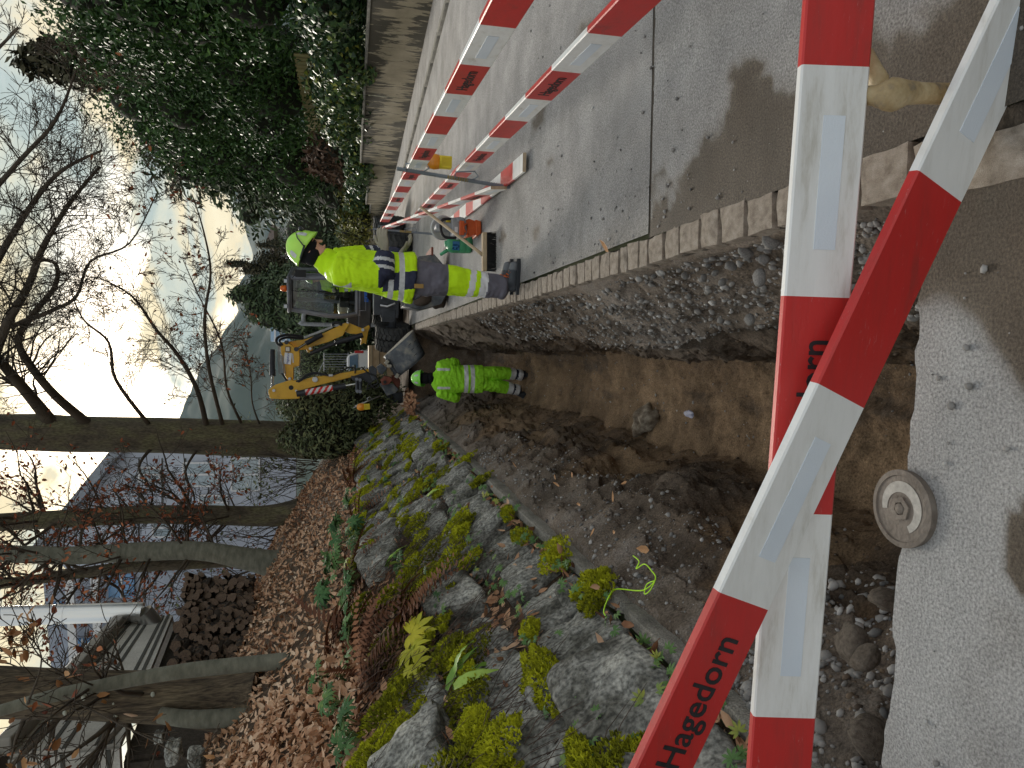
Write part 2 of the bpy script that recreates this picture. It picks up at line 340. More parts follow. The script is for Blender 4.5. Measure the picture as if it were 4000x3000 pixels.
# road: nearer patch and the long stretch, split by a saw-cut joint
def road_sheet(name, x0, x1, y0, y1, dx_, dy_, z, mat, wetf, edge=None):
    xs = np.arange(x0, x1 + 1e-6, dx_); ys = np.arange(y0, y1 + 1e-6, dy_); X, Yg = np.meshgrid(xs, ys)
    if edge is not None: X = edge(X, Yg)
    P = np.stack([X.ravel(), Yg.ravel(), 0 * X.ravel()], 1)
    Z = z + 0.004 * fbm(P, 0.7, 2).reshape(X.shape) + 0.0015 * fbm(P, 9, 2).reshape(X.shape)
    return grid_obj(name, X, Yg, Z, mat, {'wet': wetf(X, Yg, P)})
def wet_near(X, Yg, P):
    f = fbm(P, 4.5, 4).reshape(X.shape); g = fbm(P + 9, 1.3, 3).reshape(X.shape)
    edge = 0.93 + 0.05 * np.sin(Yg * 3.1) - 0.17 * sstep(2.2, 3.2, Yg) + 0.22 * f + 0.10 * fbm(P + 3, 16, 3).reshape(X.shape)          # damp soil washed along the setts
    w = 0.85 * sstep(0.10, -0.07, X - edge)
    blot = sstep(0.16, 0.42, g + 0.35 * f) * sstep(1.9, 1.2, Yg) * 0.75
    return np.clip(np.maximum(w, blot) + 0.10 * f, 0, 1)
def wet_far(X, Yg, P):
    f = fbm(P, 3.0, 4).reshape(X.shape); f2 = fbm(P * np.array([1, 0.25, 1]) + 5, 1.6, 3).reshape(X.shape)
    w = 0.30 * sstep(0.16, 0.0, X - 0.57 - 0.05 * f) + 0.35 * sstep(0.30, 0.6, f2)
    w += 0.22 * sstep(8, 13, Yg) * sstep(0.0, 0.3, f2 + 0.2)
    for (cx, cy, rx, ry) in ((1.75, 5.35, .10, .22), (1.95, 4.3, .05, .2), (2.3, 3.9, .05, .22), (1.35, 5.0, .04, .08), (1.05, 6.6, .07, .2), (0.9, 5.4, .05, .12)):
        d = ((X - cx) / rx) ** 2 + ((Yg - cy) / ry) ** 2 + 1.2 * f
        w = np.maximum(w, 0.62 * sstep(1.3, 0.7, d))
    return np.clip(w + 0.08 * f, 0, 1)
road_sheet('road_near', 0.545, 5.62, -2.0, 3.215, 0.035, 0.035, 0.0, M['asphalt'], wet_near)
road_sheet('road', 0.565, 5.62, 3.235, 60.0, 0.06, 0.09, 0.002, M['asphalt'], wet_far)
mb = MB(); mb.box((3.08, 3.225, -0.012), (5.07, 0.03, 0.02)); mb.build('road_joint', M['mortar'], kind='structure')
# pale apron in front of the trench, its cut edge a little ragged
def apron_edge(X, Yg): return X
ys = np.concatenate([np.arange(-2.0, 1.2, 0.06), np.linspace(1.2, 1.0 + 0.56, 14)]); xs = np.arange(-3.2, 0.40 + 1e-6, 0.03)
X, Yg = np.meshgrid(xs, ys); last = (Yg > 1.2)
rag = 1.555 - 0.055 * (X + 0.2) + 0.004 * np.sin(X * 9) + 0.010 * vn(np.stack([X.ravel() * 22, 0 * X.ravel(), 0 * X.ravel()], 1)).reshape(X.shape)
Yg = np.where(last, 1.2 + (Yg - 1.2) / 0.36 * (rag - 1.2), Yg)
P = np.stack([X.ravel(), Yg.ravel(), 0 * X.ravel()], 1); f = fbm(P, 5, 4).reshape(X.shape)
wet = 0.95 * sstep(-0.06, 0.10, X - (0.12 - 0.42 * sstep(1.5, 1.0, Yg)) + 0.07 * f) + 0.25 * sstep(0.3, 0.6, f)
d = ((X + 0.42) / 0.10) ** 2 + ((Yg - 1.22) / 0.05) ** 2; wet = np.maximum(wet, 0.9 * sstep(1.4, 0.7, d + 0.5 * f))
grid_obj('apron', X, Yg, 0.0 + 0.0015 * f, M['slab'], {'wet': np.clip(wet, 0, 1)})
# broken vertical face of the apron
xs = np.arange(-3.2, 0.40 + 1e-6, 0.03); zs = np.linspace(0.0, -0.5, 18); X, Zg = np.meshgrid(xs, zs)
P = np.stack([X.ravel(), 0 * X.ravel(), Zg.ravel()], 1)
Yf = (1.555 - 0.055 * (X + 0.2) + 0.004 * np.sin(X * 9) + 0.010 * vn(np.stack([X.ravel() * 22, 0 * X.ravel(), 0 * X.ravel()], 1)).reshape(X.shape)) + np.where(Zg < -0.01, 0.03 * fbm(P, 14, 3).reshape(X.shape) - 0.01 + 0.25 * (-Zg), 0)
grid_obj('apron_face', X, Yf, Zg, M['soil'], {'zone': 0.3 + 0.1 * X * 0})

# ------------------------------------------------------------------ trench: gravelly right bank, undercut, flat brown floor, crumbling left bank
PROF = [(0.44, -0.03), (0.405, -0.06), (0.36, -0.17), (0.30, -0.30), (0.24, -0.44), (0.17, -0.60), (0.10, -0.70), (0.115, -0.80), (0.06, -0.92), (0.015, -1.10), (-0.01, -1.36), (-0.045, -1.48),
        (-0.12, -1.505), (-0.40, -1.50), (-0.70, -1.495), (-0.83, -1.45), (-0.90, -1.22), (-0.955, -0.98), (-0.995, -0.72), (-1.05, -0.50), (-1.13, -0.35), (-1.22, -0.20), (-1.29, -0.09), (-1.40, -0.07)]
def prof_pts(n):
    p = np.array(PROF); s_ = np.concatenate([[0], np.cumsum(np.linalg.norm(np.diff(p, axis=0), axis=1))]); t = np.linspace(0, s_[-1], n)
    return np.stack([np.interp(t, s_, p[:, 0]), np.interp(t, s_, p[:, 1])], 1), t / s_[-1]
pp, tt = prof_pts(250)
ys = [1.60]
while ys[-1] < Y_END + 0.6: ys.append(ys[-1] + 0.016 + 0.0035 * (ys[-1] - 1.6))
ys = np.array(ys)
X = np.repeat(pp[None, :, 0], len(ys), 0); Z = np.repeat(pp[None, :, 1], len(ys), 0); Yg = np.repeat(ys[:, None], len(pp), 1)
nx = np.gradient(pp[:, 0]); nz_ = np.gradient(pp[:, 1]); ln = np.hypot(nx, nz_); NX = (nz_ / ln)[None, :] * -1; NZ = (nx / ln)[None, :] * 1
NX, NZ = -NX * -1, -NZ      # towards the open side
P = np.stack([X.ravel(), Yg.ravel(), Z.ravel()], 1)
big = fbm(P * np.array([1, 0.8, 1]), 1.1, 3).reshape(X.shape); mid = fbm(P + 3, 5.0, 4, 0.55).reshape(X.shape); fin = fbm(P + 7, 24, 3, 0.6).reshape(X.shape)
wall = np.clip(1 - np.abs(tt - 0.47) / 0.12, 0, 1)[None, :]          # the floor stays flatter
edgefade = (sstep(0, 0.05, tt) * sstep(1, 0.95, tt))[None, :]
left = sstep(0.62, 0.72, tt)[None, :] * sstep(1.0, 0.86, tt)[None, :]
lay = fbm(P * np.array([1.2, 0.45, 2.6]) + 13, 2.6, 4, 0.6).reshape(X.shape)
ledge = left * (0.15 * lay + 0.03 * mid)
right = sstep(0.30, 0.20, tt)[None, :]
disp = edgefade * ((1 - 0.8 * wall) * (0.10 * big + 0.075 * mid) + wall * 0.08 * fbm(P * np.array([3.0, 0.7, 1]) + 50, 3.0, 4, 0.6).reshape(X.shape) + 0.030 * fin * (1 - 0.2 * wall) + ledge + 0.035 * wall * mid)
X2 = X + NX * disp; Z2 = Z + NZ * disp
narrow = sstep(3.2, 1.6, Yg); Z2 = Z2 + narrow * 0.0
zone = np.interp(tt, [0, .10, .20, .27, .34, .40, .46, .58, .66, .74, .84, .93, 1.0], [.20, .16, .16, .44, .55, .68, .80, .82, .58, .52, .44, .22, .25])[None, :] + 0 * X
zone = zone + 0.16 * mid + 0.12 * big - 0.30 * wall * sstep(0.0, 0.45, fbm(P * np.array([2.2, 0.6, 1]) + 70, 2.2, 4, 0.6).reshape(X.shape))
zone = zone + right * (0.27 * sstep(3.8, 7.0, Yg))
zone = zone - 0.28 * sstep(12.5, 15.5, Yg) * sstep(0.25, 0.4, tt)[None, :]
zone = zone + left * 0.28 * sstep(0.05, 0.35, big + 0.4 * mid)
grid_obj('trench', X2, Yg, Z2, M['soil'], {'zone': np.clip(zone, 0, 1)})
TX, TY, TZ = X2, Yg, Z2
# far end of the trench and the earth under the digger
ys2 = np.linspace(0, 1, 40); xs2 = np.linspace(-1.45, 0.62, 60); X, T = np.meshgrid(xs2, ys2); P = np.stack([X.ravel(), T.ravel() * 2, 0 * X.ravel()], 1); f = fbm(P, 4, 4).reshape(X.shape)
grid_obj('trench_end', X, 16.5 + 1.2 * T + 0.12 * f * (1 - T), np.minimum(-1.55 + 1.62 * T ** 0.7 + 0.10 * f * (1 - T ** 4), 0.02) , M['soil'], {'zone': np.clip(0.45 + 0.25 * f, 0, 1)})
xs2 = np.linspace(-2.2, 1.9, 60); ys2 = np.linspace(17.3, 23, 70); X, Yg = np.meshgrid(xs2, ys2); P = np.stack([X.ravel(), Yg.ravel(), 0 * X.ravel()], 1); f = fbm(P, 2, 4).reshape(X.shape)
grid_obj('trodden_earth', X, Yg, 0.012 + 0.02 * f, M['soil'], {'zone': np.clip(0.42 + 0.25 * f, 0, 1)})

# gravel in the banks and on the floor: uncountable
rng = np.random.default_rng(5)
def rock_tmpl(seed, sub=1, squash=0.75, rough_=0.25):
    bm_ = bmesh.new(); bmesh.ops.create_icosphere(bm_, subdivisions=sub, radius=0.5)
    V = np.array([v.co[:] for v in bm_.verts]); Fc = [[v.index for v in f.verts] for f in bm_.faces]; bm_.free()
    V = V * (1 + rough_ * fbm(V + seed * 5.1, 2.2, 2))[:, None]; V[:, 2] *= squash
    return V, Fc
def trench_pick(n, t0, t1, y0, y1, ybias=1.6):
    c = (t0 + (t1 - t0) * rng.random(n)) * (TX.shape[1] - 1); yv = y0 + (y1 - y0) * rng.random(n) ** ybias
    r_ = np.interp(yv, TY[:, 0], np.arange(TX.shape[0])); ri = np.clip(r_.astype(int), 0, TX.shape[0] - 2); ci = np.clip(c.astype(int), 1, TX.shape[1] - 2)
    p = np.stack([TX[ri, ci], TY[ri, ci], TZ[ri, ci]], 1)
    a = np.stack([TX[ri, ci + 1] - TX[ri, ci - 1], 0 * yv, TZ[ri, ci + 1] - TZ[ri, ci - 1]], 1); b = np.stack([TX[ri + 1, ci] - p[:, 0], TY[ri + 1, ci] - p[:, 1], TZ[ri + 1, ci] - p[:, 2]], 1)
    nn = np.cross(a, b); nn[nn[:, 2] < 0] *= -1
    return p, nn
def gravel(name, n, t0, t1, y0, y1, s0, s1, ybias=1.6, seed=1, label=None):
    p, nn = trench_pick(n, t0, t1, y0, y1, ybias); s_ = s0 + (s1 - s0) * rng.random(n) ** 3.5; keep = fbm(p, 2.5, 3) + 0.35 * rng.standard_normal(n) > -0.12
    p, nn, s_ = p[keep], nn[keep], s_[keep]; k = len(p)
    S = np.stack([s_ * (0.8 + .5 * rng.random(k)), s_ * (0.7 + .4 * rng.random(k)), s_ * (0.6 + .4 * rng.random(k))], 1)
    Mx = mats_from(p + nn / np.linalg.norm(nn, axis=1, keepdims=True) * (s_ * 0.12)[:, None], nn + 0.3 * rng.standard_normal((k, 3)) * np.linalg.norm(nn, axis=1, keepdims=True), rng.random(k) * 6.28, S)
    tv, tf = rock_tmpl(seed); o = scatter(name, tv, tf, Mx, M['pebble'], rnd=np.clip(rng.normal(0.5, 0.2, k), 0, 1), smooth=True)
    return tag(o, label, kind='stuff')
gravel('gravel_bank', 5200, 0.02, 0.22, 1.7, 9.0, 0.010, 0.050, 2.1, 1, 'loose grey gravel on the bank below the setts')
gravel('gravel_slope', 3600, 0.80, 0.985, 1.7, 8.5, 0.008, 0.042, 1.5, 2, 'small stones in the soil beside the concrete edging')
gravel('rubble', 900, 0.78, 0.99, 1.6, 2.7, 0.015, 0.075, 1.0, 6, 'coarse dark rubble under the front planks beside the apron')
gravel('gravel_floor', 1100, 0.36, 0.78, 2.5, 12, 0.007, 0.032, 1.3, 3, 'scattered small stones on the trench floor')
# crumbs of soil
def crumbs(n, t0, t1, s0, s1, seed):
    p, nn = trench_pick(n, t0, t1, 1.8, 13, 1.5); s_ = s0 + (s1 - s0) * rng.random(n) ** 3
    Mx = mats_from(p, nn, rng.random(n) * 6.28, np.stack([s_, s_ * .8, s_ * .7], 1)); tv, tf = rock_tmpl(seed, 1, 0.8, 0.5)
    return scatter('soil_crumbs', tv, tf, Mx, M['crumb'], rnd=rng.random(n))
M['crumb'] = pmat('soil crumbs', [(0.1, (0.055, 0.04, 0.03)), (0.5, (0.11, 0.08, 0.058)), (0.9, (0.19, 0.14, 0.095))], 30, 3, 0.95, attr='rnd')
tag(crumbs(900, 0.24, 0.36, 0.010, 0.05, 10), 'crumbled earth under the gravel bank', kind='stuff')
tag(crumbs(2600, 0.60, 0.95, 0.008, 0.040, 9), 'crumbled brown earth lying along the trench sides', kind='stuff')
# cobbles one can point at
cob = [(1640, 600, -0.12, 0.062), (1590, 520, -0.07, 0.045), (1610, 545, -0.09, 0.055), (1500, 572, -0.13, 0.04), (1480, 595, -0.15, 0.035), (1530, 560, -0.10, 0.038), (1560, 610, -0.15, 0.036), (1665, 520, -0.07, 0.06), (1555, 535, -.09, .04),
       (1620, 690, -.42, .05), (1190, 665, -.11, .055), (1465, 640, -.24, .03), (1410, 615, -.17, .03), (1580, 575, -.12, .044), (1650, 560, -.1, .036), (1520, 600, -.15, .032), (1545, 590, -.14, .03)]
M['cobble'] = pmat('river cobble', [(0.3, (0.14, 0.135, 0.13)), (0.7, (0.29, 0.28, 0.27))], 12, 5, 0.85, 0.5, 60, objrand=1)
M['brownstone'] = pmat('soil-stained stone', [(0.3, (0.075, 0.058, 0.045)), (0.7, (0.19, 0.16, 0.13))], 9, 7, 0.9, 0.6, 40, objrand=1)
cobo = []
tv, tf = rock_tmpl(4, 3, 0.7, 0.22); cm = raw_mesh('cobble', tv, tf, [M['cobble']], smooth=True)
for i, (px, py, z, s_) in enumerate(cob):
    o = link('cobble', cm); o.location = gnd(px, py, z); o.scale = (s_ * 1.25, s_ * 1.05, s_); o.rotation_euler = (i * .7, i * .37, i * 1.9)
    cobo.append(o)
cobo.sort(key=lambda o: o.location.y)
for i, o in enumerate(cobo): tag(o, ORD[i] + ' rounded grey cobble on the gravel bank below the setts', 'stone', 'cobbles on the gravel bank')
tv, tf = rock_tmpl(14, 3, 0.75, 0.5); bstone = raw_mesh('stone', tv, tf, [M['brownstone']], smooth=True)
for i, (px, py, z, s_, lb) in enumerate([(1850, 1395, -.18, .13, 'largest brown stone in the rubble under the barrier planks'), (1875, 1420, -.16, .10, 'paler stone touching the largest stone under the barrier planks'), (1890, 1590, -.12, .12, 'brown stone at the rubble edge beside the apron corner'), (1915, 1290, -.12, .09, 'stone half buried beside the valve cover rubble')]):
    o = link('stone', bstone); p = gnd(px, py, z); o.location = p; o.scale = (s_ * 1.2, s_, s_ * .8); o.rotation_euler = (i, i * .5, i * 2); tag(o, lb, 'stone')

# loose grit on the road and the apron
n = 1500; x = np.where(rng.random(n) < .75, .58 + 2.6 * rng.random(n) ** 1.8, -2.2 + 2.4 * rng.random(n)); y = np.where(x > .5, .2 + 5.5 * rng.random(n), .3 + 1.2 * rng.random(n)); k = (fbm(np.stack([x, y, 0 * x], 1), 1.2, 3) + .25 * rng.standard_normal(n)) > .05; x, y = x[k], y[k]; n = len(x); s_ = .004 + .020 * rng.random(n) ** 4
tv, tf = rock_tmpl(11); tag(scatter('road_grit', tv, tf, mats_from(np.stack([x, y, .003 + .2 * s_], 1), np.array([[0, 0, 1.]]) + .4 * rng.standard_normal((n, 3)), rng.random(n) * 6.28, s_), M['pebble'], rnd=np.clip(rng.normal(.5, .25, n), 0, 1), smooth=True), 'loose grit scattered on the road and apron', kind='stuff')
# ------------------------------------------------------------------ row of granite setts between road and trench
def chipped_block(name, sx, sy, sz, seed, mat, amp=0.012, cuts=4, rnd_=0.02):
    bm_ = bmesh.new(); bmesh.ops.create_cube(bm_, size=1.0); bmesh.ops.subdivide_edges(bm_, edges=bm_.edges[:], cuts=cuts, use_grid_fill=True)
    V = np.array([v.co[:] for v in bm_.verts]); q = np.abs(V) * 2; rr = rnd_
    edge = np.sort(q, axis=1)[:, 1]; pull = 1 - rr * np.clip((edge - 0.7) / 0.3, 0, 1) ** 2 * 4
    V = V * np.array([sx, sy, sz]); n_ = fbm(V + seed * 3.7, 9, 3); n2_ = fbm(V + seed * 1.3 + 40, 3.0, 2)
    V = V * pull[:, None]; dirn = V / (np.linalg.norm(V, axis=1, keepdims=True) + 1e-6); V = V + dirn * (amp * n_ + amp * 1.2 * n2_)[:, None]
    for v, c in zip(bm_.verts, V): v.co = c
    me = bpy.data.meshes.new(name); bm_.to_mesh(me); bm_.free(); me.materials.append(mat); me.polygons.foreach_set('use_smooth', np.ones(len(me.polygons), bool)); me.set_sharp_from_angle(angle=R(38)); me.update(); return me
sett_root = empty('sett_edging', (0.48, 1, 0), 'single row of pale granite setts edging the road above the trench', 'edging')
mb = MB(); mb.box((0.487, 8.2, -0.085), (0.13, 16.4, 0.12)); mb.build('mortar_bed', M['mortar'], sett_root)
sm = [chipped_block('sett', 1, 1, 1, i, M['sett'], 0.05, 3, 0.02) for i in range(6)]
random.seed(3); y = 0.55; i = 0
while y < 15.6:
    ln = random.uniform(0.15, 0.21) if y < 3.2 else random.uniform(0.105, 0.165)
    o = link('sett', sm[i % 6], sett_root); wd = random.uniform(0.125, 0.145)
    o.matrix_basis = wmat(sett_root).inverted() @ Matrix.Translation((0.482 + random.uniform(-.006, .006) - (0.13 * max(0, 1.6 - y) if y < 1.6 else 0), y + ln / 2, -0.057 + random.uniform(-.004, .004))) @ Matrix.Rotation(random.uniform(-.05, .05), 4, 'Z') @ Matrix.Diagonal((wd, ln - 0.014, 0.13, 1))
    o.matrix_parent_inverse = Matrix.Identity(4); y += ln; i += 1

# ------------------------------------------------------------------ concrete edging under the stone wall
kr = empty('concrete_edging', (-1.40, 1, 0), 'weathered concrete edging strip along the foot of the stone wall', 'edging')
y = 0.6; i = 0
while y < 16.6:
    ln = random.uniform(0.9, 1.6); me = chipped_block('edging_block', 0.085, ln - 0.012, 0.26, i + 20, M['concrete'], 0.010, 12, 0.03)
    o = link('edging_block', me, kr); o.matrix_parent_inverse = wmat(kr).inverted(); o.location = (-1.375 + random.uniform(-.008, .008), y + ln / 2, -0.115 + random.uniform(-.012, .012)); y += ln; i += 1

# ------------------------------------------------------------------ hillside on the left
HP = np.array([(-1.44, -0.10), (-1.52, 0.02), (-2.36, 1.28), (-3.1, 1.95), (-4.3, 2.85), (-5.2, 3.30), (-6.5, 3.5), (-12, 4.2), (-40, 7.0), (-90, 14.0)])
def hill(x, y):
    x = np.asarray(x, float); y = np.asarray(y, float)
    z = np.interp(-x, -HP[:, 0], HP[:, 1])
    P = np.stack([x.ravel(), y.ravel(), 0 * x.ravel()], 1)
    up = sstep(-2.0, -3.2, x)
    z = z + up * (0.16 * fbm(P, 0.55, 3).reshape(x.shape) + 0.03 * fbm(P, 3.5, 3).reshape(x.shape)) + 0.02 * fbm(P, 7, 2).reshape(x.shape)
    z = z - up * 0.55 * sstep(6.5, 2.0, y) * sstep(-3.0, -5.0, x) + 0.30 * up * sstep(12, 18, y) * sstep(-6, -2, x)
    z = z * (1 - 0.9 * sstep(20, 27, y) * sstep(-12, -6, x)) 
    return z
def hnorm(x, y, e=0.05):
    return np.stack([-(hill(x + e, y) - hill(x - e, y)) / (2 * e), -(hill(x, y + e) - hill(x, y - e)) / (2 * e), np.ones_like(x)], 1)
xs = np.concatenate([np.arange(-1.44, -6.5, -0.05), np.arange(-6.5, -14, -0.3), np.arange(-14, -90, -3)]); ys = np.concatenate([np.arange(-1.0, 14, 0.07), np.arange(14, 30, 0.25), np.arange(30, 130, 4)])
X, Yg = np.meshgrid(xs, ys); grid_obj('hillside', X, Yg, hill(X, Yg) - 0.03, M['forest'])

# dry-stone revetment: every block its own stone
wl = empty('stone_wall', (-1.5, 2, 0), 'mossy battered wall of big grey limestone blocks along the trench', 'wall')
WALL_DIR = Vector((-0.84, 0, 1.26)).normalized(); WALL_N = Vector((1.26, 0, 0.84)).normalized()
STONES = []
def stone_mesh(lx, ly, lz, seed):
    bm_ = bmesh.new(); bmesh.ops.create_cube(bm_, size=1.0); bmesh.ops.subdivide_edges(bm_, edges=bm_.edges[:], cuts=13, use_grid_fill=True)
    V = np.array([v.co[:] for v in bm_.verts]); D = V / np.linalg.norm(V, axis=1, keepdims=True)
    V = V / ((np.abs(V * 2) ** 8.0).sum(1) ** (1 / 8.0))[:, None]
    sk = fbm(np.repeat(np.array([[seed * 7.7, 1.0, 2.0]]), 1, 0), 1, 1)[0]; V[:, 0] += 0.14 * sk * V[:, 1]; V[:, 1] += 0.22 * vn(np.array([[seed * 3.1, 5.0, 2.0]]))[0] * V[:, 0]; V[:, 0] *= 1 + 0.22 * vn(np.array([[seed * 2.3, 8.0, 1.0]]))[0] * V[:, 1]
    V = V * np.array([lx, ly, lz])
    n1_ = fbm(V + seed * 11.3, 3.0, 2); n2_ = fbm(V * np.array([1, 1, 2.6]) + seed * 5.1, 7.0, 4, 0.6)
    rid = 1 - np.abs(fbm(V * np.array([2.4, .8, 2]) + seed * 2.9, 4.0, 3, 0.6)) * 2
    q = np.sign(n1_) * np.minimum(np.abs(n1_), 0.22)
    V = V + D * (0.060 * q + 0.042 * n2_ + 0.022 * rid)[:, None]
    for v, c in zip(bm_.verts, V): v.co = c
    me = bpy.data.meshes.new('stone'); bm_.to_mesh(me); bm_.free(); me.materials.append(M['rock']); me.polygons.foreach_set('use_smooth', np.ones(len(me.polygons), bool)); me.set_sharp_from_angle(angle=R(32)); me.update(); return me
random.seed(11); sid = 0
for c in range(3):
    y = 1.2 + 0.27 * (c % 2)
    while y < 17.2:
        ly = random.uniform(.52, .80) if y < 5.5 else random.choice((random.uniform(.36, .5), random.uniform(.5, .72), random.uniform(.6, .86))); lx = random.uniform(0.40, 0.50); lz = random.uniform(0.36, 0.48)
        if c >= 2 and y < 7.5 and random.random() < 0.55: y += ly; continue      # upper courses near the camera lie under moss and litter
        s_ = 0.235 + c * 0.49 + random.uniform(-.05, .05) + .05 * math.sin(y * 1.3 + c * 2.1)
        p = Vector((-1.50, 0, 0.0)) + WALL_DIR * s_ - WALL_N * (0.09 + random.uniform(-.07, .07)) ; p.y = y + ly / 2
        o = link('stone', stone_mesh(lx * 0.97, ly - 0.075, lz * 0.95, sid), wl)
        o.matrix_parent_inverse = wmat(wl).inverted(); o.location = p
        o.rotation_euler = (random.uniform(-.06, .06), R(-123.7) + random.uniform(-.13, .13), random.uniform(-.13, .13)); STONES.append((c, p.copy(), lx, ly, lz)); y += ly; sid += 1
wl_back = MB(); a = Vector((-1.56, 0, -.15)) - WALL_N * 0.16; b = a + WALL_DIR * 1.75
wl_back.add([(a.x, 1, a.z), (a.x, 17.3, a.z), (b.x, 17.3, b.z), (b.x, 1, b.z)], [(0, 1, 2, 3)]); wl_back.build('earth_backing', M['mortar'], wl)

for i in range(22):      # small chock stones wedged in the joints
    y = random.uniform(1.6, 14); s_ = random.choice((.01, .48, .97)) + random.uniform(-.04, .06); p = Vector((-1.50, 0, 0)) + WALL_DIR * s_ + WALL_N * random.uniform(.0, .07); p.y = y; sz = random.uniform(.10, .2)
    o = link('stone', stone_mesh(sz, sz * random.uniform(.9, 1.6), sz, 500 + i), wl); o.matrix_parent_inverse = wmat(wl).inverted(); o.location = p; o.rotation_euler = (random.uniform(-.5, .5), R(-120) + random.uniform(-.5, .5), random.uniform(-.6, .6))
# ================================================================== OBJECTS: barriers
def paint(name, c, dirt, sc):
    m_ = bpy.data.materials.new(name); m_.use_nodes = True; t = m_.node_tree; lk = t.links; bs = t.nodes['Principled BSDF']
    tcn = t.nodes.new('ShaderNodeTexCoord'); nz = nd(t, 'ShaderNodeTexNoise', i_Scale=sc, i_Detail=8.0, i_Roughness=0.7); mp = nd(t, 'ShaderNodeMapping'); mp.inputs['Scale'].default_value = (1, 3, 6)
    lk.new(tcn.outputs['Object'], mp.inputs[0]); lk.new(mp.outputs[0], nz.inputs['Vector'])
    rp = ramp(t, [(0.30, dirt), (0.42, tuple(0.75 * a + 0.25 * b for a, b in zip(c, dirt))), (0.52, c), (0.74, tuple(min(0.85, a * 1.06) for a in c))]); lk.new(nz.outputs['Fac'], rp.inputs[0])
    n2_ = nd(t, 'ShaderNodeTexNoise', i_Scale=22.0, i_Detail=6.0, i_Roughness=0.75, i_Distortion=1.2); lk.new(mp.outputs[0], n2_.inputs['Vector'])
    r2 = ramp(t, [(0.63, (0, 0, 0)), (0.70, (1, 1, 1))]); lk.new(n2_.outputs['Fac'], r2.inputs[0])
    mx_ = nd(t, 'ShaderNodeMix', data_type='RGBA'); sc2 = tuple(min(0.8, 0.55 * a + 0.25) for a in c); mx_.inputs[7].default_value = (*sc2, 1)
    sf = nd(t, 'ShaderNodeMath', operation='MULTIPLY', i_1=0.75); lk.new(r2.outputs[0], sf.inputs[0]); lk.new(sf.outputs[0], mx_.inputs[0]); lk.new(rp.outputs[0], mx_.inputs[6])
    lk.new(mx_.outputs[2], bs.inputs['Base Color']); bs.inputs['Roughness'].default_value = 0.42; bs.inputs['Specular IOR Level'].default_value = 0.45
    bn = nd(t, 'ShaderNodeBump', i_Strength=0.25, i_Distance=0.004); lk.new(nz.outputs['Fac'], bn.inputs['Height']); lk.new(bn.outputs[0], bs.inputs['Normal'])
    return m_
M['red'] = paint('red barrier paint', (0.50, 0.026, 0.024), (0.34, 0.035, 0.03), 3.0)
M['white'] = paint('white barrier paint', (0.73, 0.73, 0.725), (0.52, 0.50, 0.46), 3.0)
M['reflect'] = pmat('reflective sheeting', [(0.35, (0.60, 0.66, 0.74)), (0.65, (0.68, 0.73, 0.80))], 3, 2, 0.4, 0.1, 300, spec=0.6)
M['ink'] = flat('black lettering', (0.020, 0.019, 0.022), 0.55, var=0.3, scale=40)
M['rawwood'] = pmat('bare wood', [(0.3, (0.30, 0.22, 0.14)), (0.7, (0.47, 0.37, 0.26))], 6, 6, 0.75, 0.3, 40, (1, 1, 6))
_tc = {}
def text_mesh(txt, h, bold=0.012, mat=None, extr=0.0006):
    cu = bpy.data.curves.new('lettering', 'FONT'); cu.body = txt; cu.size = 1.0; cu.offset = bold; cu.extrude = extr / h; cu.align_x = 'CENTER'; cu.align_y = 'CENTER'; cu.resolution_u = 3
    o = bpy.data.objects.new('tmp_text', cu); COL.objects.link(o); dg = bpy.context.evaluated_depsgraph_get(); me = bpy.data.meshes.new_from_object(o.evaluated_get(dg))
    bpy.data.objects.remove(o); bpy.data.curves.remove(cu); me.name = 'lettering'; me.materials.clear(); me.materials.append(mat or M['ink'])
    me.transform(Matrix.Scale(h, 4)); return me
def put_text(txt, h, parent, origin, xdir, ydir, mat=None, bold=0.012, squeeze=1.0, name='lettering'):
    xd = Vector(xdir).normalized(); yd = Vector(ydir); yd = (yd - xd * yd.dot(xd)).normalized(); zd = xd.cross(yd)
    key = (txt, round(h, 4), mat.name if mat else '', bold)
    if key not in _tc: _tc[key] = text_mesh(txt, h, bold, mat)
    o = link(name, _tc[key], parent); mw = Matrix((xd * squeeze, yd, zd)).transposed().to_4x4(); mw.translation = origin
    o.matrix_parent_inverse = Matrix.Identity(4); o.matrix_basis = wmat(parent).inverted() @ mw
    return o
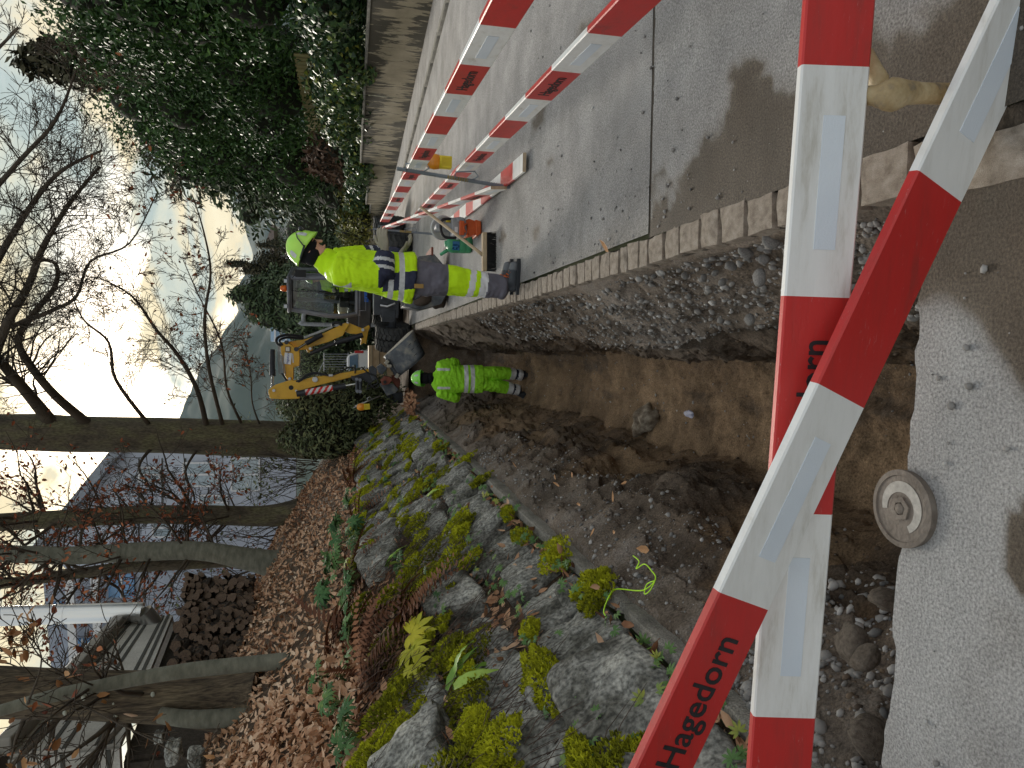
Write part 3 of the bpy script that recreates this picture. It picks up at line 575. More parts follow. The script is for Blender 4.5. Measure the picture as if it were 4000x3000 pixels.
def plank(label, group, P0, d, up, bands, h=0.15, th=0.028, band0_red=True, letters=(), strips=True, lett_h=0.12, lett_shift=0.0, first=None, cat='barrier plank', squeeze=1.0, strip_off=-0.005):
    """P0: top front edge at the start, d: direction, up: plank's own upward direction; bands: lengths of the colour bands"""
    d = Vector(d).normalized(); up = Vector(up); up = (up - d * up.dot(d)).normalized(); nrm_ = d.cross(up)       # front side
    root = empty('barrier_plank', Vector(P0), label, cat, group)
    mb = MB(); s_ = 0.0; red = band0_red; spans = []
    r_ = 0.004
    ring = [(0, -r_), (-r_, 0), (-(th - r_), 0), (-th, -r_), (-th, -h + r_), (-(th - r_), -h), (-r_, -h), (0, -h + r_)]     # (along normal, along up)
    V = []; cuts = [0.0]
    for b in bands: cuts.append(cuts[-1] + b)
    for i, b in enumerate(bands):
        k = max(1, int(b / 0.12)); mi = 0 if red else 1; V = []
        for j in range(k + 1):
            s2 = cuts[i] + b * j / k
            for (n_, u_) in ring: V.append(Vector(P0) + d * s2 + nrm_ * n_ + up * u_)
        n = len(ring); Fc = [(j * n + q, j * n + (q + 1) % n, (j + 1) * n + (q + 1) % n, (j + 1) * n + q) for j in range(k) for q in range(n)]
        if i == 0: mb.add(V, [tuple(range(n))], 2)
        if i == len(bands) - 1: mb.add(V[-n:], [tuple(range(n))], 2)
        mb.add(V, Fc, mi); spans.append((cuts[i], cuts[i + 1], red)); red = not red
    mb.build('board', [M['red'], M['white'], M['rawwood']], root)
    ri = 0
    for (a, b, rd) in spans:
        if rd:
            if ri in letters:
                put_text('Hagedorn', lett_h, root, Vector(P0) + d * ((a + b) / 2 + lett_shift) - up * (h * 0.52) + nrm_ * 0.0012, d, up, squeeze=squeeze)
            ri += 1
        elif strips and b - a > 0.3:
            sb = MB(); c = Vector(P0) + d * ((a + b) / 2) - up * (h * 0.5) + nrm_ * 0.0008
            Mr = Matrix((d, up, nrm_)).transposed(); sb.box(c + up * strip_off, (0.29, 0.048, 0.0016), Mr); sb.build('reflector_strip', M['reflect'], root)
    return root
def dirv(a, b): return Vector((math.cos(b) * math.cos(a), math.cos(b) * math.sin(a), math.sin(b)))
def tilt_up(d, t):
    n_ = d.cross(Vector((0, 0, 1))).normalized(); u = n_.cross(d); return u * math.cos(t) + n_ * math.sin(t)
dA = dirv(-0.061, -0.011); A0 = Vector((0.628, 1.412, 0.44))
plank('nearest barrier plank lying almost level across the front of the trench', 'barrier planks at the front of the trench', A0 - dA * 2.0, dA, tilt_up(dA, -0.217), [0.5] * 7, band0_red=True, letters=(1,), lett_h=0.09, squeeze=0.92, lett_shift=-0.01)
dB = dirv(-0.086, -0.409); B0 = Vector((0.393, 1.318, 0.217))
plank('barrier plank slanting down to the right across the front of the level plank', 'barrier planks at the front of the trench', B0 - dB * 2.0, dB, tilt_up(dB, 0.111), [0.5] * 4 + [0.53], band0_red=False, letters=(0,), lett_h=0.09, squeeze=0.92)
# tan post with a swollen joint, standing between the two planks
M['tan'] = pmat('stained tan resin', [(0.25, (0.11, 0.10, 0.10)), (0.42, (0.34, 0.25, 0.13)), (0.7, (0.50, 0.41, 0.26))], 16, 6, 0.5, 0.25, 60)
tp = empty('barrier_stand', gnd(1985, 205), 'tan post with a swollen joint between the two front barrier planks', 'stand')
a, b, c = at(1868, 206, 1.40), at(1908, 207, 1.37), at(1960, 200, 1.36); e = gnd(2085, 194); e.y += .03
mb = MB(); pts = [a, a.lerp(b, .5), b, b.lerp(c, .35), b.lerp(c, .6), c, c.lerp(e, .3), c.lerp(e, .7), e]; mb.tube(pts, [.020, .021, .030, .036, .034, .026, .023, .024, .026], 14, flat=0.7)
mb.build('post', M['tan'], tp, smooth=True)
mb = MB(); a, b = at(1866, 120, 1.45), at(1905, 190, 1.42); mb.tube([a, a.lerp(b, .5), a.lerp(b, .85), b], [.024, .024, .026, .018], 12, flat=.7); mb.build('brace', M['tan'], tp, smooth=True)

# side fence: two rows of planks hung on steel rods
def fx(y): return 1.26 + (y - 2.70) * 0.0862
def fpt(y, z): return Vector((fx(y), y, z))
dF = (fpt(0, 0) - fpt(10, 0)).normalized()       # lettering reads towards the camera end
GP = 'barrier planks along the road side'
upz = Vector((0, 0, 1))
plank('upper barrier plank of the side fence nearest the camera', GP, fpt(6.75, .905), dF, upz, [0.30] + [0.52] * 10, band0_red=True, letters=(1, 3, 5), lett_h=0.085)
plank('lower barrier plank of the side fence nearest the camera', GP, fpt(6.75, .475), dF, upz, [0.34] + [0.52] * 10, band0_red=True, letters=(1, 3, 5), lett_h=0.085)
plank('upper barrier plank of the side fence beyond the flashing lamp', GP, fpt(12.3, .895) + Vector((.035, 0, 0)), dF, upz, [0.5] * 11 + [0.45], band0_red=True, letters=(1, 3, 5), lett_h=0.085)
plank('lower barrier plank of the side fence beyond the flashing lamp', GP, fpt(12.3, .455) + Vector((.035, 0, 0)), dF, upz, [0.5] * 11 + [0.45], band0_red=False, letters=(0, 2, 4), lett_h=0.085)
a, b = Vector((1.985, 12.2, .90)), Vector((1.40, 6.12, .165)); d_ = (b - a).normalized()
plank('barrier plank sloping from the far rod down to the road', GP, a, d_, tilt_up(d_, 0.06), [0.5] * 12, band0_red=True, letters=(1, 3, 5), lett_h=0.085)
a, b = Vector((1.66, 9.95, .032)), Vector((1.415, 5.62, .032)); d_ = (b - a).normalized()
plank('barrier plank lying flat on the road under the side fence', GP, a, d_, Vector((-1, 0, 0)), [0.5] * 8 + [0.36], band0_red=False, letters=(), lett_h=0.085)
M['rebar'] = flat('galvanised bar', (0.23, 0.26, 0.30), 0.5, 0.6, 0.2)
M['barbrown'] = flat('rusty bar section', (0.30, 0.22, 0.09), 0.65, 0.2, 0.25)
def rod(label, a, b, r_, ribs=True):
    root = empty('steel_rod', a, label, 'post'); mb = MB(); mb.tube([a, a.lerp(b, .38)], r_, 8); mb.tube([a.lerp(b, .57), b], r_, 8); mb.build('bar', M['rebar'], root, smooth=True, auto=40)
    mb = MB(); mb.tube([a.lerp(b, .38), a.lerp(b, .57)], r_ * 1.02, 8); mb.build('taped_section', M['barbrown'], root, smooth=True, auto=40)
    if ribs:
        mb = MB(); d_ = (b - a).normalized(); n_ = int((b - a).length / 0.022)
        for i in range(n_):
            c = a.lerp(b, (i + .5) / n_); mb.tube([c - d_ * .004 + Vector((0, 0, .003)), c + d_ * .004], [r_ * 1.28, r_ * 1.28], 7)
        mb.build('thread_ribs', M['rebar'], root)
    for z in (.90, .47):
        t = (z - a.z) / (b.z - a.z); c = a.lerp(b, t); mb = MB()
        mb.tube([c, c + Vector((.0, -.04, .03)), c + Vector((.045, -.05, .03)), c + Vector((.06, -.05, -.14)), c + Vector((.02, -.05, -.17)), c + Vector((.0, -.01, -.13))], .006, 6); mb.build('plank_hook', M['rebar'], root, smooth=True)
    return root
rod('threaded steel rod in the road carrying the fence planks beside the flashing lamp', Vector((1.455, 6.33, 0)), at(857, 364, 6.28), .016)
rod('steel rod at the far end of the side fence', Vector((1.93, 12.1, 0)), Vector((1.98, 12.15, 1.02)), .018, False)
# flashing lamp
M['amber'] = pmat('amber lens', [(0.3, (0.62, 0.19, 0.008)), (0.7, (0.85, 0.33, 0.015))], 12, 3, 0.3, spec=0.5, coat=.4)
M['yplastic'] = flat('yellow plastic', (0.66, 0.50, 0.03), 0.5)
def lamp(label, c, ax, s_=1.0):
    ax = Vector(ax).normalized(); root = empty('warning_lamp', c, label, 'lamp'); mb = MB()
    u = Vector((0, 1, 0)); u = (u - ax * u.dot(ax)).normalized(); sx_ = ax.cross(u)
    Mr = Matrix((sx_, u, ax)).transposed()
    mb.box(c - ax * .055 * s_, Vector((.105, .07, .10)) * s_, Mr); mb.build('battery_case', M['yplastic'], root, bevel=.008)
    mb = MB()
    for i in range(5): mb.box(c + ax * (-.085 + i * .013) * s_ - u * .037 * s_, Vector((.07, .004, .004)) * s_, Mr)
    for i in range(4): mb.box(c + ax * -.058 * s_ + sx_ * (-.028 + i * .019) * s_ - u * .037 * s_, Vector((.003, .004, .06)) * s_, Mr)
    mb.build('grille', M['yplastic'], root)
    mb = MB(); mb.lathe([(0, -.01), (.045, -.01), (.064, .01), (.070, .05), (.062, .10), (.035, .13), (0, .135)], c, ax, 18)
    mb.v = [tuple(Vector(v) - u * (Vector(v) - c).dot(u) * .35) for v in ([tuple(Vector(c) + (Vector(v) - Vector(c)) * s_) for v in mb.v])]
    mb.build('lens', M['amber'], root, smooth=True)
    mb = MB(); mb.lathe([(.05, -.012), (.058, -.012), (.058, .006), (.05, .006)], c, ax, 18, closed=True); mb.v = [tuple(Vector(c) + (Vector(v) - Vector(c)) * s_) for v in mb.v]; mb.build('collar', M['yplastic'], root)
    return root
lamp('amber flashing lamp on a yellow battery case between the fence planks', at(950, 350, 6.42), (0.02, 0.0, 1))
# ================================================================== PEOPLE
def cloth(name, c, var=0.12, bump=0.15, rough=0.75):
    c = Vector(c); return pmat(name, [(0.3, tuple(c * (1 - var))), (0.7, tuple(c * (1 + var)))], 9, 6, rough, bump, 220, spec=0.2)
M['hivis'] = cloth('fluorescent yellow fabric', (0.50, 0.78, 0.012), 0.10)
M['hivis2'] = cloth('fluorescent green fabric', (0.32, 0.74, 0.035), 0.14)
M['navy'] = cloth('navy fabric', (0.030, 0.034, 0.062), 0.2)
M['silver'] = pmat('reflective tape', [(0.3, (0.42, 0.43, 0.44)), (0.7, (0.56, 0.57, 0.58))], 40, 3, 0.35, 0.1, 300, spec=0.5)
M['whitetape'] = flat('white tape', (0.62, 0.62, 0.64), 0.45)
M['greytrs'] = cloth('grey work trousers', (0.13, 0.125, 0.155), 0.15)
M['skin'] = cloth('skin', (0.62, 0.34, 0.25), 0.1, 0.1, 0.5)
M['beard'] = cloth('dark stubble', (0.12, 0.07, 0.05), 0.2)
M['glove'] = cloth('grey knit glove', (0.30, 0.27, 0.21), 0.15, 0.4)
M['knit'] = cloth('black knit', (0.010, 0.010, 0.013), 0.2, 0.3, 0.9)
M['boot'] = pmat('scuffed dark boot leather', [(0.3, (0.030, 0.036, 0.045)), (0.7, (0.075, 0.085, 0.10))], 14, 6, 0.6, 0.2, 90)
M['sole'] = flat('boot sole', (0.022, 0.026, 0.032), 0.7)
M['toecap'] = flat('grey toe cap', (0.13, 0.14, 0.155), 0.6)
M['lace'] = flat('orange laces', (0.55, 0.12, 0.02), 0.7)
M['helmet'] = pmat('fluorescent helmet', [(0.3, (0.34, 0.70, 0.06)), (0.7, (0.46, 0.80, 0.09))], 5, 3, 0.35, spec=0.5, coat=.2)
M['hdark'] = flat('dark helmet strap', (0.03, 0.034, 0.045), 0.5)

class Loft:
    """dense rings along a path, each ring remembering which cloth it is; several lofts are fused by a voxel remesh"""
    def __init__(s): s.v = []; s.f = []; s.t = []
    def limb(s, pts, radii, tags, side=(0, 1, 0), n=26, step=0.012, roundcap=True):
        """pts: joints, radii: (a,b) per joint, a along side; tags: list of (t_end, material index)"""
        pts = [Vector(p) for p in pts]; seg = [(pts[i + 1] - pts[i]).length for i in range(len(pts) - 1)]; tot = sum(seg)
        cum = [0.0]
        for l in seg: cum.append(cum[-1] + l)
        k = max(4, int(tot / step)); base = len(s.v)
        arr = np.array([p[:] for p in pts]); rr = np.array(radii, float)
        ts = np.linspace(0, tot, k + 1)
        # smooth interpolation (Catmull-Rom on the joints)
        def cr(A):
            out = []
            for t in ts:
                i = min(len(pts) - 2, max(0, int(np.searchsorted(cum, t, 'right') - 1))); u = (t - cum[i]) / max(1e-9, seg[i])
                p0 = A[max(0, i - 1)]; p1 = A[i]; p2 = A[i + 1]; p3 = A[min(len(A) - 1, i + 2)]
                m1 = (p2 - p0) * 0.5; m2 = (p3 - p1) * 0.5
                out.append((2 * u ** 3 - 3 * u ** 2 + 1) * p1 + (u ** 3 - 2 * u ** 2 + u) * m1 + (-2 * u ** 3 + 3 * u ** 2) * p2 + (u ** 3 - u ** 2) * m2)
            return np.array(out)
        C = cr(arr); RR = np.maximum(cr(rr), 0.004); sidev = Vector(side).normalized()
        rings = []
        for i in range(k + 1):
            t = Vector(C[min(i + 1, k)] - C[max(i - 1, 0)]).normalized(); a = (sidev - t * sidev.dot(t)); a = a.normalized() if a.length > 1e-4 else t.orthogonal().normalized(); b = t.cross(a)
            tg = [m_ for te, m_ in tags if ts[i] / tot <= te + 1e-9][0]
            s.v += [tuple(Vector(C[i]) + a * math.cos(q) * RR[i][0] + b * math.sin(q) * RR[i][1]) for q in [2 * math.pi * j / n for j in range(n)]]; s.t += [tg] * n
        for i in range(k):
            for j in range(n): s.f.append((base + i * n + j, base + i * n + (j + 1) % n, base + (i + 1) * n + (j + 1) % n, base + (i + 1) * n + j))
        for (ri, sg) in ((0, -1), (k, 1)):
            t = Vector(C[min(ri + 1, k)] - C[max(ri - 1, 0)]).normalized() * sg; tip = Vector(C[ri]) + t * (min(RR[ri]) * 0.6 if roundcap else 0.002)
            s.v.append(tuple(tip)); s.t.append(s.t[base + ri * n]); ti = len(s.v) - 1
            for j in range(n):
                s.f.append((base + ri * n + (j + 1) % n, base + ri * n + j, ti) if sg < 0 else (base + ri * n + j, base + ri * n + (j + 1) % n, ti))
        return s
    def blob(s, c, r, tg, rot=None, n=22, k=14):
        M_ = rot.to_3x3() if rot is not None else Matrix.Identity(3); c = Vector(c); base = len(s.v)
        for i in range(k + 1):
            th = math.pi * i / k
            for j in range(n):
                q = 2 * math.pi * j / n; s.v.append(tuple(c + M_ @ Vector((math.sin(th) * math.cos(q) * r[0], math.sin(th) * math.sin(q) * r[1], math.cos(th) * r[2])))); s.t.append(tg)
        for i in range(k):
            for j in range(n): s.f.append((base + i * n + j, base + (i + 1) * n + j, base + (i + 1) * n + (j + 1) % n, base + i * n + (j + 1) % n))
        return s
    def fuse(s, name, mats, parent, voxel=0.008, smooth_it=3, folds=0.0, foldtags=(), retag=None, fold_scale=9.0):
        me = bpy.data.meshes.new('tmp'); me.from_pydata(s.v, [], s.f); bm_ = bmesh.new(); bm_.from_mesh(me); bmesh.ops.recalc_face_normals(bm_, faces=bm_.faces); bm_.to_mesh(me); bm_.free()
        o = bpy.data.objects.new('tmp', me); COL.objects.link(o)
        md = o.modifiers.new('r', 'REMESH'); md.mode = 'VOXEL'; md.voxel_size = voxel; md.use_smooth_shade = True
        sm_ = o.modifiers.new('s', 'SMOOTH'); sm_.iterations = smooth_it; sm_.factor = 0.5
        dg = bpy.context.evaluated_depsgraph_get(); out = bpy.data.meshes.new_from_object(o.evaluated_get(dg)); bpy.data.objects.remove(o); bpy.data.meshes.remove(me)
        out.name = name; out.materials.clear()
        for m_ in mats: out.materials.append(m_)
        kd = kdtree.KDTree(len(s.v))
        for i, p in enumerate(s.v): kd.insert(p, i)
        kd.balance()
        nv = len(out.vertices); co = np.empty(nv * 3); out.vertices.foreach_get('co', co); co = co.reshape(-1, 3); no = np.empty(nv * 3); out.vertices.foreach_get('normal', no); no = no.reshape(-1, 3)
        if folds:
            vt = np.array([s.t[kd.find(c)[1]] for c in co]); w = np.isin(vt, list(foldtags)).astype(float)
            wrp = co + 0.05 * np.stack([vn(co * 6), vn(co * 6 + 9), vn(co * 6 + 21)], 1)
            f1 = 1 - np.abs(fbm(wrp * np.array([0.55, 0.55, 1.25]), fold_scale, 3, 0.55)) * 2.2; f2 = 1 - np.abs(fbm(wrp * np.array([1.1, 1.1, .8]) + 31, fold_scale * 1.5, 2)) * 2.2
            co = co + no * (w * folds * (0.9 * f1 + 0.5 * f2))[:, None]; out.vertices.foreach_set('co', co.ravel())
        mi = []
        for p in out.polygons:
            c = p.center; tg = s.t[kd.find(c)[1]]
            if retag: tg = retag(tg, c, p.normal)
            mi.append(tg)
        out.polygons.foreach_set('material_index', np.array(mi, np.int32)); out.polygons.foreach_set('use_smooth', np.ones(len(out.polygons), bool)); out.update()
        return link(name, out, parent)

def hand(parent, wrist, fdir, pnorm, thumb_side, curl=0.35, spread=0.09, s_=1.0, mat=None, name='glove'):
    """wrist, direction of the fingers, palm normal, side the thumb leaves from; five bent fingers of unequal length"""
    f = Vector(fdir).normalized(); pn = Vector(pnorm); pn = (pn - f * pn.dot(f)).normalized(); th = Vector(thumb_side); th = (th - f * th.dot(f) - pn * th.dot(pn)).normalized()
    lf = Loft(); w = Vector(wrist)
    lf.limb([w - f * .05 * s_, w, w + f * .045 * s_, w + f * .095 * s_], [(.030 * s_, .024 * s_), (.031 * s_, .022 * s_), (.043 * s_, .018 * s_), (.044 * s_, .015 * s_)], [(1, 0)], th, n=18, step=.005)
    for i, (off, L_, r_) in enumerate([(.034, .070, .0105), (.012, .080, .0108), (-.011, .074, .0104), (-.032, .058, .0095)]):
        b = w + f * .085 * s_ + th * off * s_; d = (f + th * off * spread * 25 * .4).normalized(); p = [b]; ang = curl * (0.7 + .18 * i)
        for k_, fr in enumerate((.42, .32, .26)):
            a = ang * (k_ + .6) * .8; dd = (d * math.cos(a) + pn * math.sin(a)).normalized(); p.append(p[-1] + dd * L_ * fr * s_)
        lf.limb(p, [(r_ * s_,) * 2, (r_ * s_,) * 2, (r_ * .95 * s_,) * 2, (r_ * .8 * s_,) * 2], [(1, 0)], th, n=10, step=.004)
    b = w + f * .028 * s_ + th * .030 * s_; d1 = (f * .62 + th * .72 + pn * .25).normalized(); d2 = (f * .9 + th * .35 + pn * .3).normalized()
    lf.limb([b, b + d1 * .042 * s_, b + d1 * .042 * s_ + d2 * .034 * s_, b + d1 * .042 * s_ + d2 * .058 * s_], [(.014 * s_,) * 2, (.0125 * s_,) * 2, (.0115 * s_,) * 2, (.009 * s_,) * 2], [(1, 0)], pn, n=10, step=.004)
    return lf.fuse(name, [mat or M['glove']], parent, 0.0042, 2)
def boot(parent, heel, toe, shaft_top, label=None, h=.0):
    """heel and toe on the ground, shaft running up into the trouser leg"""
    heel, toe, st = Vector(heel), Vector(toe), Vector(shaft_top); d = (toe - heel); ln = d.length; d.normalize(); sd_ = d.cross(Vector((0, 0, 1))).normalized(); z = Vector((0, 0, 1))
    lf = Loft(); ank = heel + d * .085 + z * .09
    lf.limb([heel + d * .035 + z * .055, heel + d * .10 + z * .065, heel + d * ln * .62 + z * .055, heel + d * (ln - .05) + z * .045], [(.036, .045), (.040, .05), (.047, .042), (.042, .034)], [(.72, 0), (1, 1)], sd_, n=20, step=.007)
    lf.limb([heel + d * .075 + z * .05, ank, st], [(.042, .05), (.045, .052), (.058, .062)], [(1, 0)], sd_, n=20, step=.008)
    o = lf.fuse('boot', [M['boot'], M['toecap']], parent, .0065, 2)
    mb = MB(); poly = []
    for (u, w) in ((-.005, .034), (.05, .041), (.13, .038), (.20, .049), (ln - .05, .047), (ln - .012, .028)): poly.append((u, w))
    pts = [heel + d * u + sd_ * w for u, w in poly] + [heel + d * u - sd_ * w for u, w in reversed(poly)]
    mb.prism([p + z * .016 for p in pts], z * .032); mb.build('sole', M['sole'], o, bevel=.006)
    mb = MB()
    for i in range(4):
        c = heel + d * (.115 + i * .022) + z * (.135 - i * .017); mb.tube([c - sd_ * .032, c + d * .012 + z * .012, c + sd_ * .032], .0045, 6)
    if label == 'laces': 
        c = heel + d * .12 + z * .14; mb.tube([c, c + d * .03 + sd_ * .04, c + d * .02 + sd_ * .05 - z * .04], .004, 6); mb.tube([c, c + d * .035 - sd_ * .02, c + d * .04 - sd_ * .05 - z * .05], .004, 6)
        mb.build('laces', M['lace'], o, smooth=True)
    return o
def helmet(parent, c, fwd, up, s_=1.0, band=True, mat=None):
    fwd = Vector(fwd).normalized(); up = Vector(up); up = (up - fwd * up.dot(fwd)).normalized(); sd_ = fwd.cross(up); c = Vector(c); V = []; n = 36; k = 16
    for i in range(k + 1):
        th = (math.pi / 2) * 1.06 * i / k
        for j in range(n):
            q = 2 * math.pi * j / n; f_ = math.cos(q); 
            lip = 1.0 + (0.10 * max(0, f_) ** 2 * max(0, (i - k * .82) / (k * .18)) + .05 * max(0, (i - k * .9) / (k * .1)))
            rdg = 1 + .025 * math.cos(3 * math.asin(max(-1, min(1, math.sin(q) * math.sin(th))))) 
            V.append(c + (fwd * math.sin(th) * f_ * .142 * lip * (1 + .04 * f_) + sd_ * math.sin(th) * math.sin(q) * .112 * lip + up * (math.cos(th) * .135 * rdg - .012 * max(0, f_) * i / k - .02 * max(0, -f_) * i / k)) * s_)
    Fc = [(i * n + j, i * n + (j + 1) % n, (i + 1) * n + (j + 1) % n, (i + 1) * n + j) for i in range(k) for j in range(n)]
    mb = MB(); mb.add(V, Fc); o = mb.build('helmet', mat or M['helmet'], parent, smooth=True)
    so_ = o.modifiers.new('thick', 'SOLIDIFY'); so_.thickness = .004; so_.offset = -1
    tapes = MB()       # grey retro-reflective stickers, a whisker proud of the shell
    for q0, t0, dq, dt in ((.75, .62, .30, .34), (2.2, .72, .34, .26), (-.75, .62, .30, .34), (-2.2, .72, .34, .26), (.05, .70, .22, .2), (3.1, .75, .25, .25)):
        g = []
        for a in range(5):
            for b in range(5):
                th = (math.pi / 2) * (t0 - dt / 2 + dt * a / 4) * 1.06; q = q0 + (dq * (b / 4 - .5)) * (0.55 + .45 * math.sin(math.pi * (a + .6) / 5.2))
                rdg = 1 + .025 * math.cos(3 * math.asin(max(-1, min(1, math.sin(q) * math.sin(th))))); f_ = math.cos(q); i_k = th / (math.pi / 2 * 1.06)
                p = (fwd * math.sin(th) * f_ * .142 * (1 + .04 * f_) + sd_ * math.sin(th) * math.sin(q) * .112 + up * (math.cos(th) * .135 * rdg - .012 * max(0, f_) * i_k - .02 * max(0, -f_) * i_k)) * s_
                g.append(c + p * 1.016)
        tapes.add(g, [(a * 5 + b, a * 5 + b + 1, (a + 1) * 5 + b + 1, (a + 1) * 5 + b) for a in range(4) for b in range(4)])
    tapes.build('reflective_stickers', M['silver'], o, smooth=True)
    if band:
        st = MB(); pts = [c + (sd_ * -.118 + fwd * .02 - up * .0) * s_, c + (sd_ * -.10 + fwd * .05 + up * .075) * s_, c + (fwd * .085 + up * .118) * s_, c + (sd_ * .10 + fwd * .05 + up * .075) * s_, c + (sd_ * .118 + fwd * .02) * s_]
        st.tube(pts, .008 * s_, 8, flat=.45); st.tube([c + (sd_ * -.116 + fwd * .03) * s_, c + (sd_ * -.113 - fwd * .06 - up * .02) * s_, c + (-fwd * .135 - up * .03) * s_, c + (sd_ * .113 - fwd * .06 - up * .02) * s_, c + (sd_ * .116 + fwd * .03) * s_], .008 * s_, 8)
        st.build('strap', M['hdark'], o, smooth=True)
    return o
def head(parent, c, fwd, up, s_=1.0, mats=None):
    """skull, jaw, nose, lips, ears fused into one head; knit cap down to the brows"""
    fwd = Vector(fwd).normalized(); up = Vector(up); up = (up - fwd * up.dot(fwd)).normalized(); sd_ = fwd.cross(up); c = Vector(c)
    rot = Matrix((sd_, fwd, up)).transposed(); lf = Loft()
    P_ = lambda x, y, z: c + (sd_ * x + fwd * y + up * z) * s_
    lf.blob(c + up * .02 * s_, Vector((.074, .096, .112)) * s_, 0, rot)
    lf.blob(P_(0, .028, -.060), Vector((.056, .062, .066)) * s_, 0, rot)
    lf.blob(P_(0, .070, -.098), Vector((.026, .022, .022)) * s_, 0, rot)
    lf.limb([P_(0, .088, .022), P_(0, .104, -.008), P_(0, .118, -.030)], [(.010 * s_, .012 * s_), (.013 * s_, .013 * s_), (.016 * s_, .012 * s_)], [(1, 0)], sd_, n=12, step=.004)
    lf.limb([P_(-.022, .090, -.066), P_(0, .100, -.063), P_(.022, .090, -.066)], [(.005 * s_, .007 * s_), (.007 * s_, .009 * s_), (.005 * s_, .007 * s_)], [(1, 1)], up, n=10, step=.004)
    lf.limb([P_(-.05, .076, .030), P_(0, .096, .034), P_(.05, .076, .030)], [(.008 * s_,) * 2, (.010 * s_,) * 2, (.008 * s_,) * 2], [(1, 0)], up, n=10, step=.004)
    for q in (-1, 1): lf.blob(P_(q * .078, -.008, -.005), Vector((.010, .020, .033)) * s_, 0, rot)
    lf.limb([P_(0, -.02, -.06), P_(0, -.035, -.15)], [(.056 * s_, .06 * s_), (.06 * s_, .062 * s_)], [(1, 0)], sd_, n=18, step=.008)
    o = lf.fuse('head', mats or [M['skin'], M['skin']], parent, .0045, 2)
    eb = MB()
    for q in (-1, 1): eb.ball(P_(q * .031, .083, .012), Vector((.012, .010, .008)) * s_, rot, 10, 6)
    eb.build('eyes', M['hdark'], o, smooth=True)
    return o

# ---- worker standing on the road edge, in profile, looking at his hands
w1 = empty('person', (0.62, 6.05, 0), 'worker in a yellow and navy high-visibility jacket standing at the road edge', 'person')
def q1(px, py, Y): return at(px, py, Y)
YC = 6.05
HV, NV, SV, GT, SK, WT = 0, 1, 2, 3, 4, 5
b1 = Loft()
# torso: rings from collar to hem, bulging at the back
tor = [(700, 566, .070, .080), (712, 573, .115, .088), (726, 579, .215, .120), (750, 581, .240, .145), (790, 585, .235, .156), (830, 591, .232, .170), (862, 597, .240, .190), (892, 600, .250, .212)]
b1.limb([q1(p, y, YC) for p, y, a, b in tor], [(a, b) for p, y, a, b in tor], [(1.0, HV)], (0, 1, 0), n=44, roundcap=False)
b1.limb([q1(883, 603, YC), q1(905, 603, YC)], [(.18, .165), (.17, .155)], [(1, GT)], (0, 1, 0), n=36)
b1.limb([q1(693, 556, YC), q1(704, 564, YC), q1(714, 571, YC)], [(.078, .088), (.084, .096), (.10, .10)], [(1, HV)], (0, 1, 0), n=36, roundcap=False)   # stand-up collar
# legs
RL = [(888, 597, 5.95), (930, 602, 5.945), (978, 604, 5.94), (1020, 611, 5.93), (1060, 617, 5.93), (1090, 622, 5.93)]
LLg = [(888, 603, 6.15), (930, 608, 6.16), (978, 610, 6.17), (1020, 614, 6.17), (1060, 617, 6.17), (1085, 619, 6.17)]
rad = [(.105, .128), (.102, .122), (.090, .105), (.084, .100), (.080, .095), (.074, .088)]
ltag = [(.38, GT), (.60, HV), (.665, WT), (.715, HV), (.79, WT), (1.0, GT)]
b1.limb([q1(*p) for p in RL], rad, ltag, (0, 1, 0)); b1.limb([q1(*p) for p in LLg], rad, ltag, (0, 1, 0))
# near (right) arm: hangs to the elbow, forearm forward; far (left) arm likewise
sh, el, wr = q1(728, 586, 5.86), q1(826, 596, 5.80), q1(831, 549, 5.84)
b1.limb([sh, sh.lerp(el, .5), el], [(.096, .110), (.092, .104), (.078, .086)], [(.90, HV), (1, NV)], (0, 1, 0))
b1.limb([el, el.lerp(wr, .5), wr], [(.078, .084), (.073, .077), (.060, .063)], [(.20, NV), (.34, SV), (.55, NV), (.72, SV), (1.0, NV)], (0, 1, 0))
sh2, el2, wr2 = q1(728, 561, 6.24), q1(822, 549, 6.32), q1(864, 552, 6.10)
b1.limb([sh2, sh2.lerp(el2, .5), el2], [(.085, .095), (.078, .086), (.068, .07)], [(.62, HV), (.72, NV), (.80, SV), (.88, NV), (1, SV)], (0, 1, 0))
b1.limb([el2, el2.lerp(wr2, .5), wr2], [(.068, .07), (.060, .062), (.050, .052)], [(.3, NV), (.5, SV), (1, NV)], (1, 0, 0))
hem = q1(892, 600, YC).z
def zof(px): return q1(px, 600, 5.9).z
z_a0, z_a1, z_b0, z_b1, z_n0 = zof(838), zof(849), zof(861), zof(872), zof(826)
ax0, ax1 = q1(860, 628, 5.85).x, q1(860, 590, 5.85).x
def rt1(tg, c, n):
    if tg == HV and c.z > hem - .02 and c.z < z_n0 + .04:      # side panel and the two silver belts of the jacket
        side = c.y < 6.02 and ax0 < c.x + (c.z - z_a1) * .10 < ax1
        if z_a1 < c.z < z_a0 or z_b1 < c.z < z_b0: return SV
        return NV if side and c.z < z_n0 else HV
    if tg == HV and c.z > zof(760):                            # silver piping arching over the shoulder seam
        d = (Vector(c) - sh)
        r_ = math.hypot(d.x * 1.0, d.z + .03); 
        if c.y < 6.0 and c.x < sh.x + .05 and abs(r_ - .135) < .016 and c.z < sh.z + .12 and c.z > sh.z - .20 and c.x < sh.x: return SV
    return tg
b1.fuse('body', [M['hivis'], M['navy'], M['silver'], M['greytrs'], M['skin'], M['whitetape']], w1, .0085, 3, 0.011, (HV, NV, GT, SV, WT), rt1)
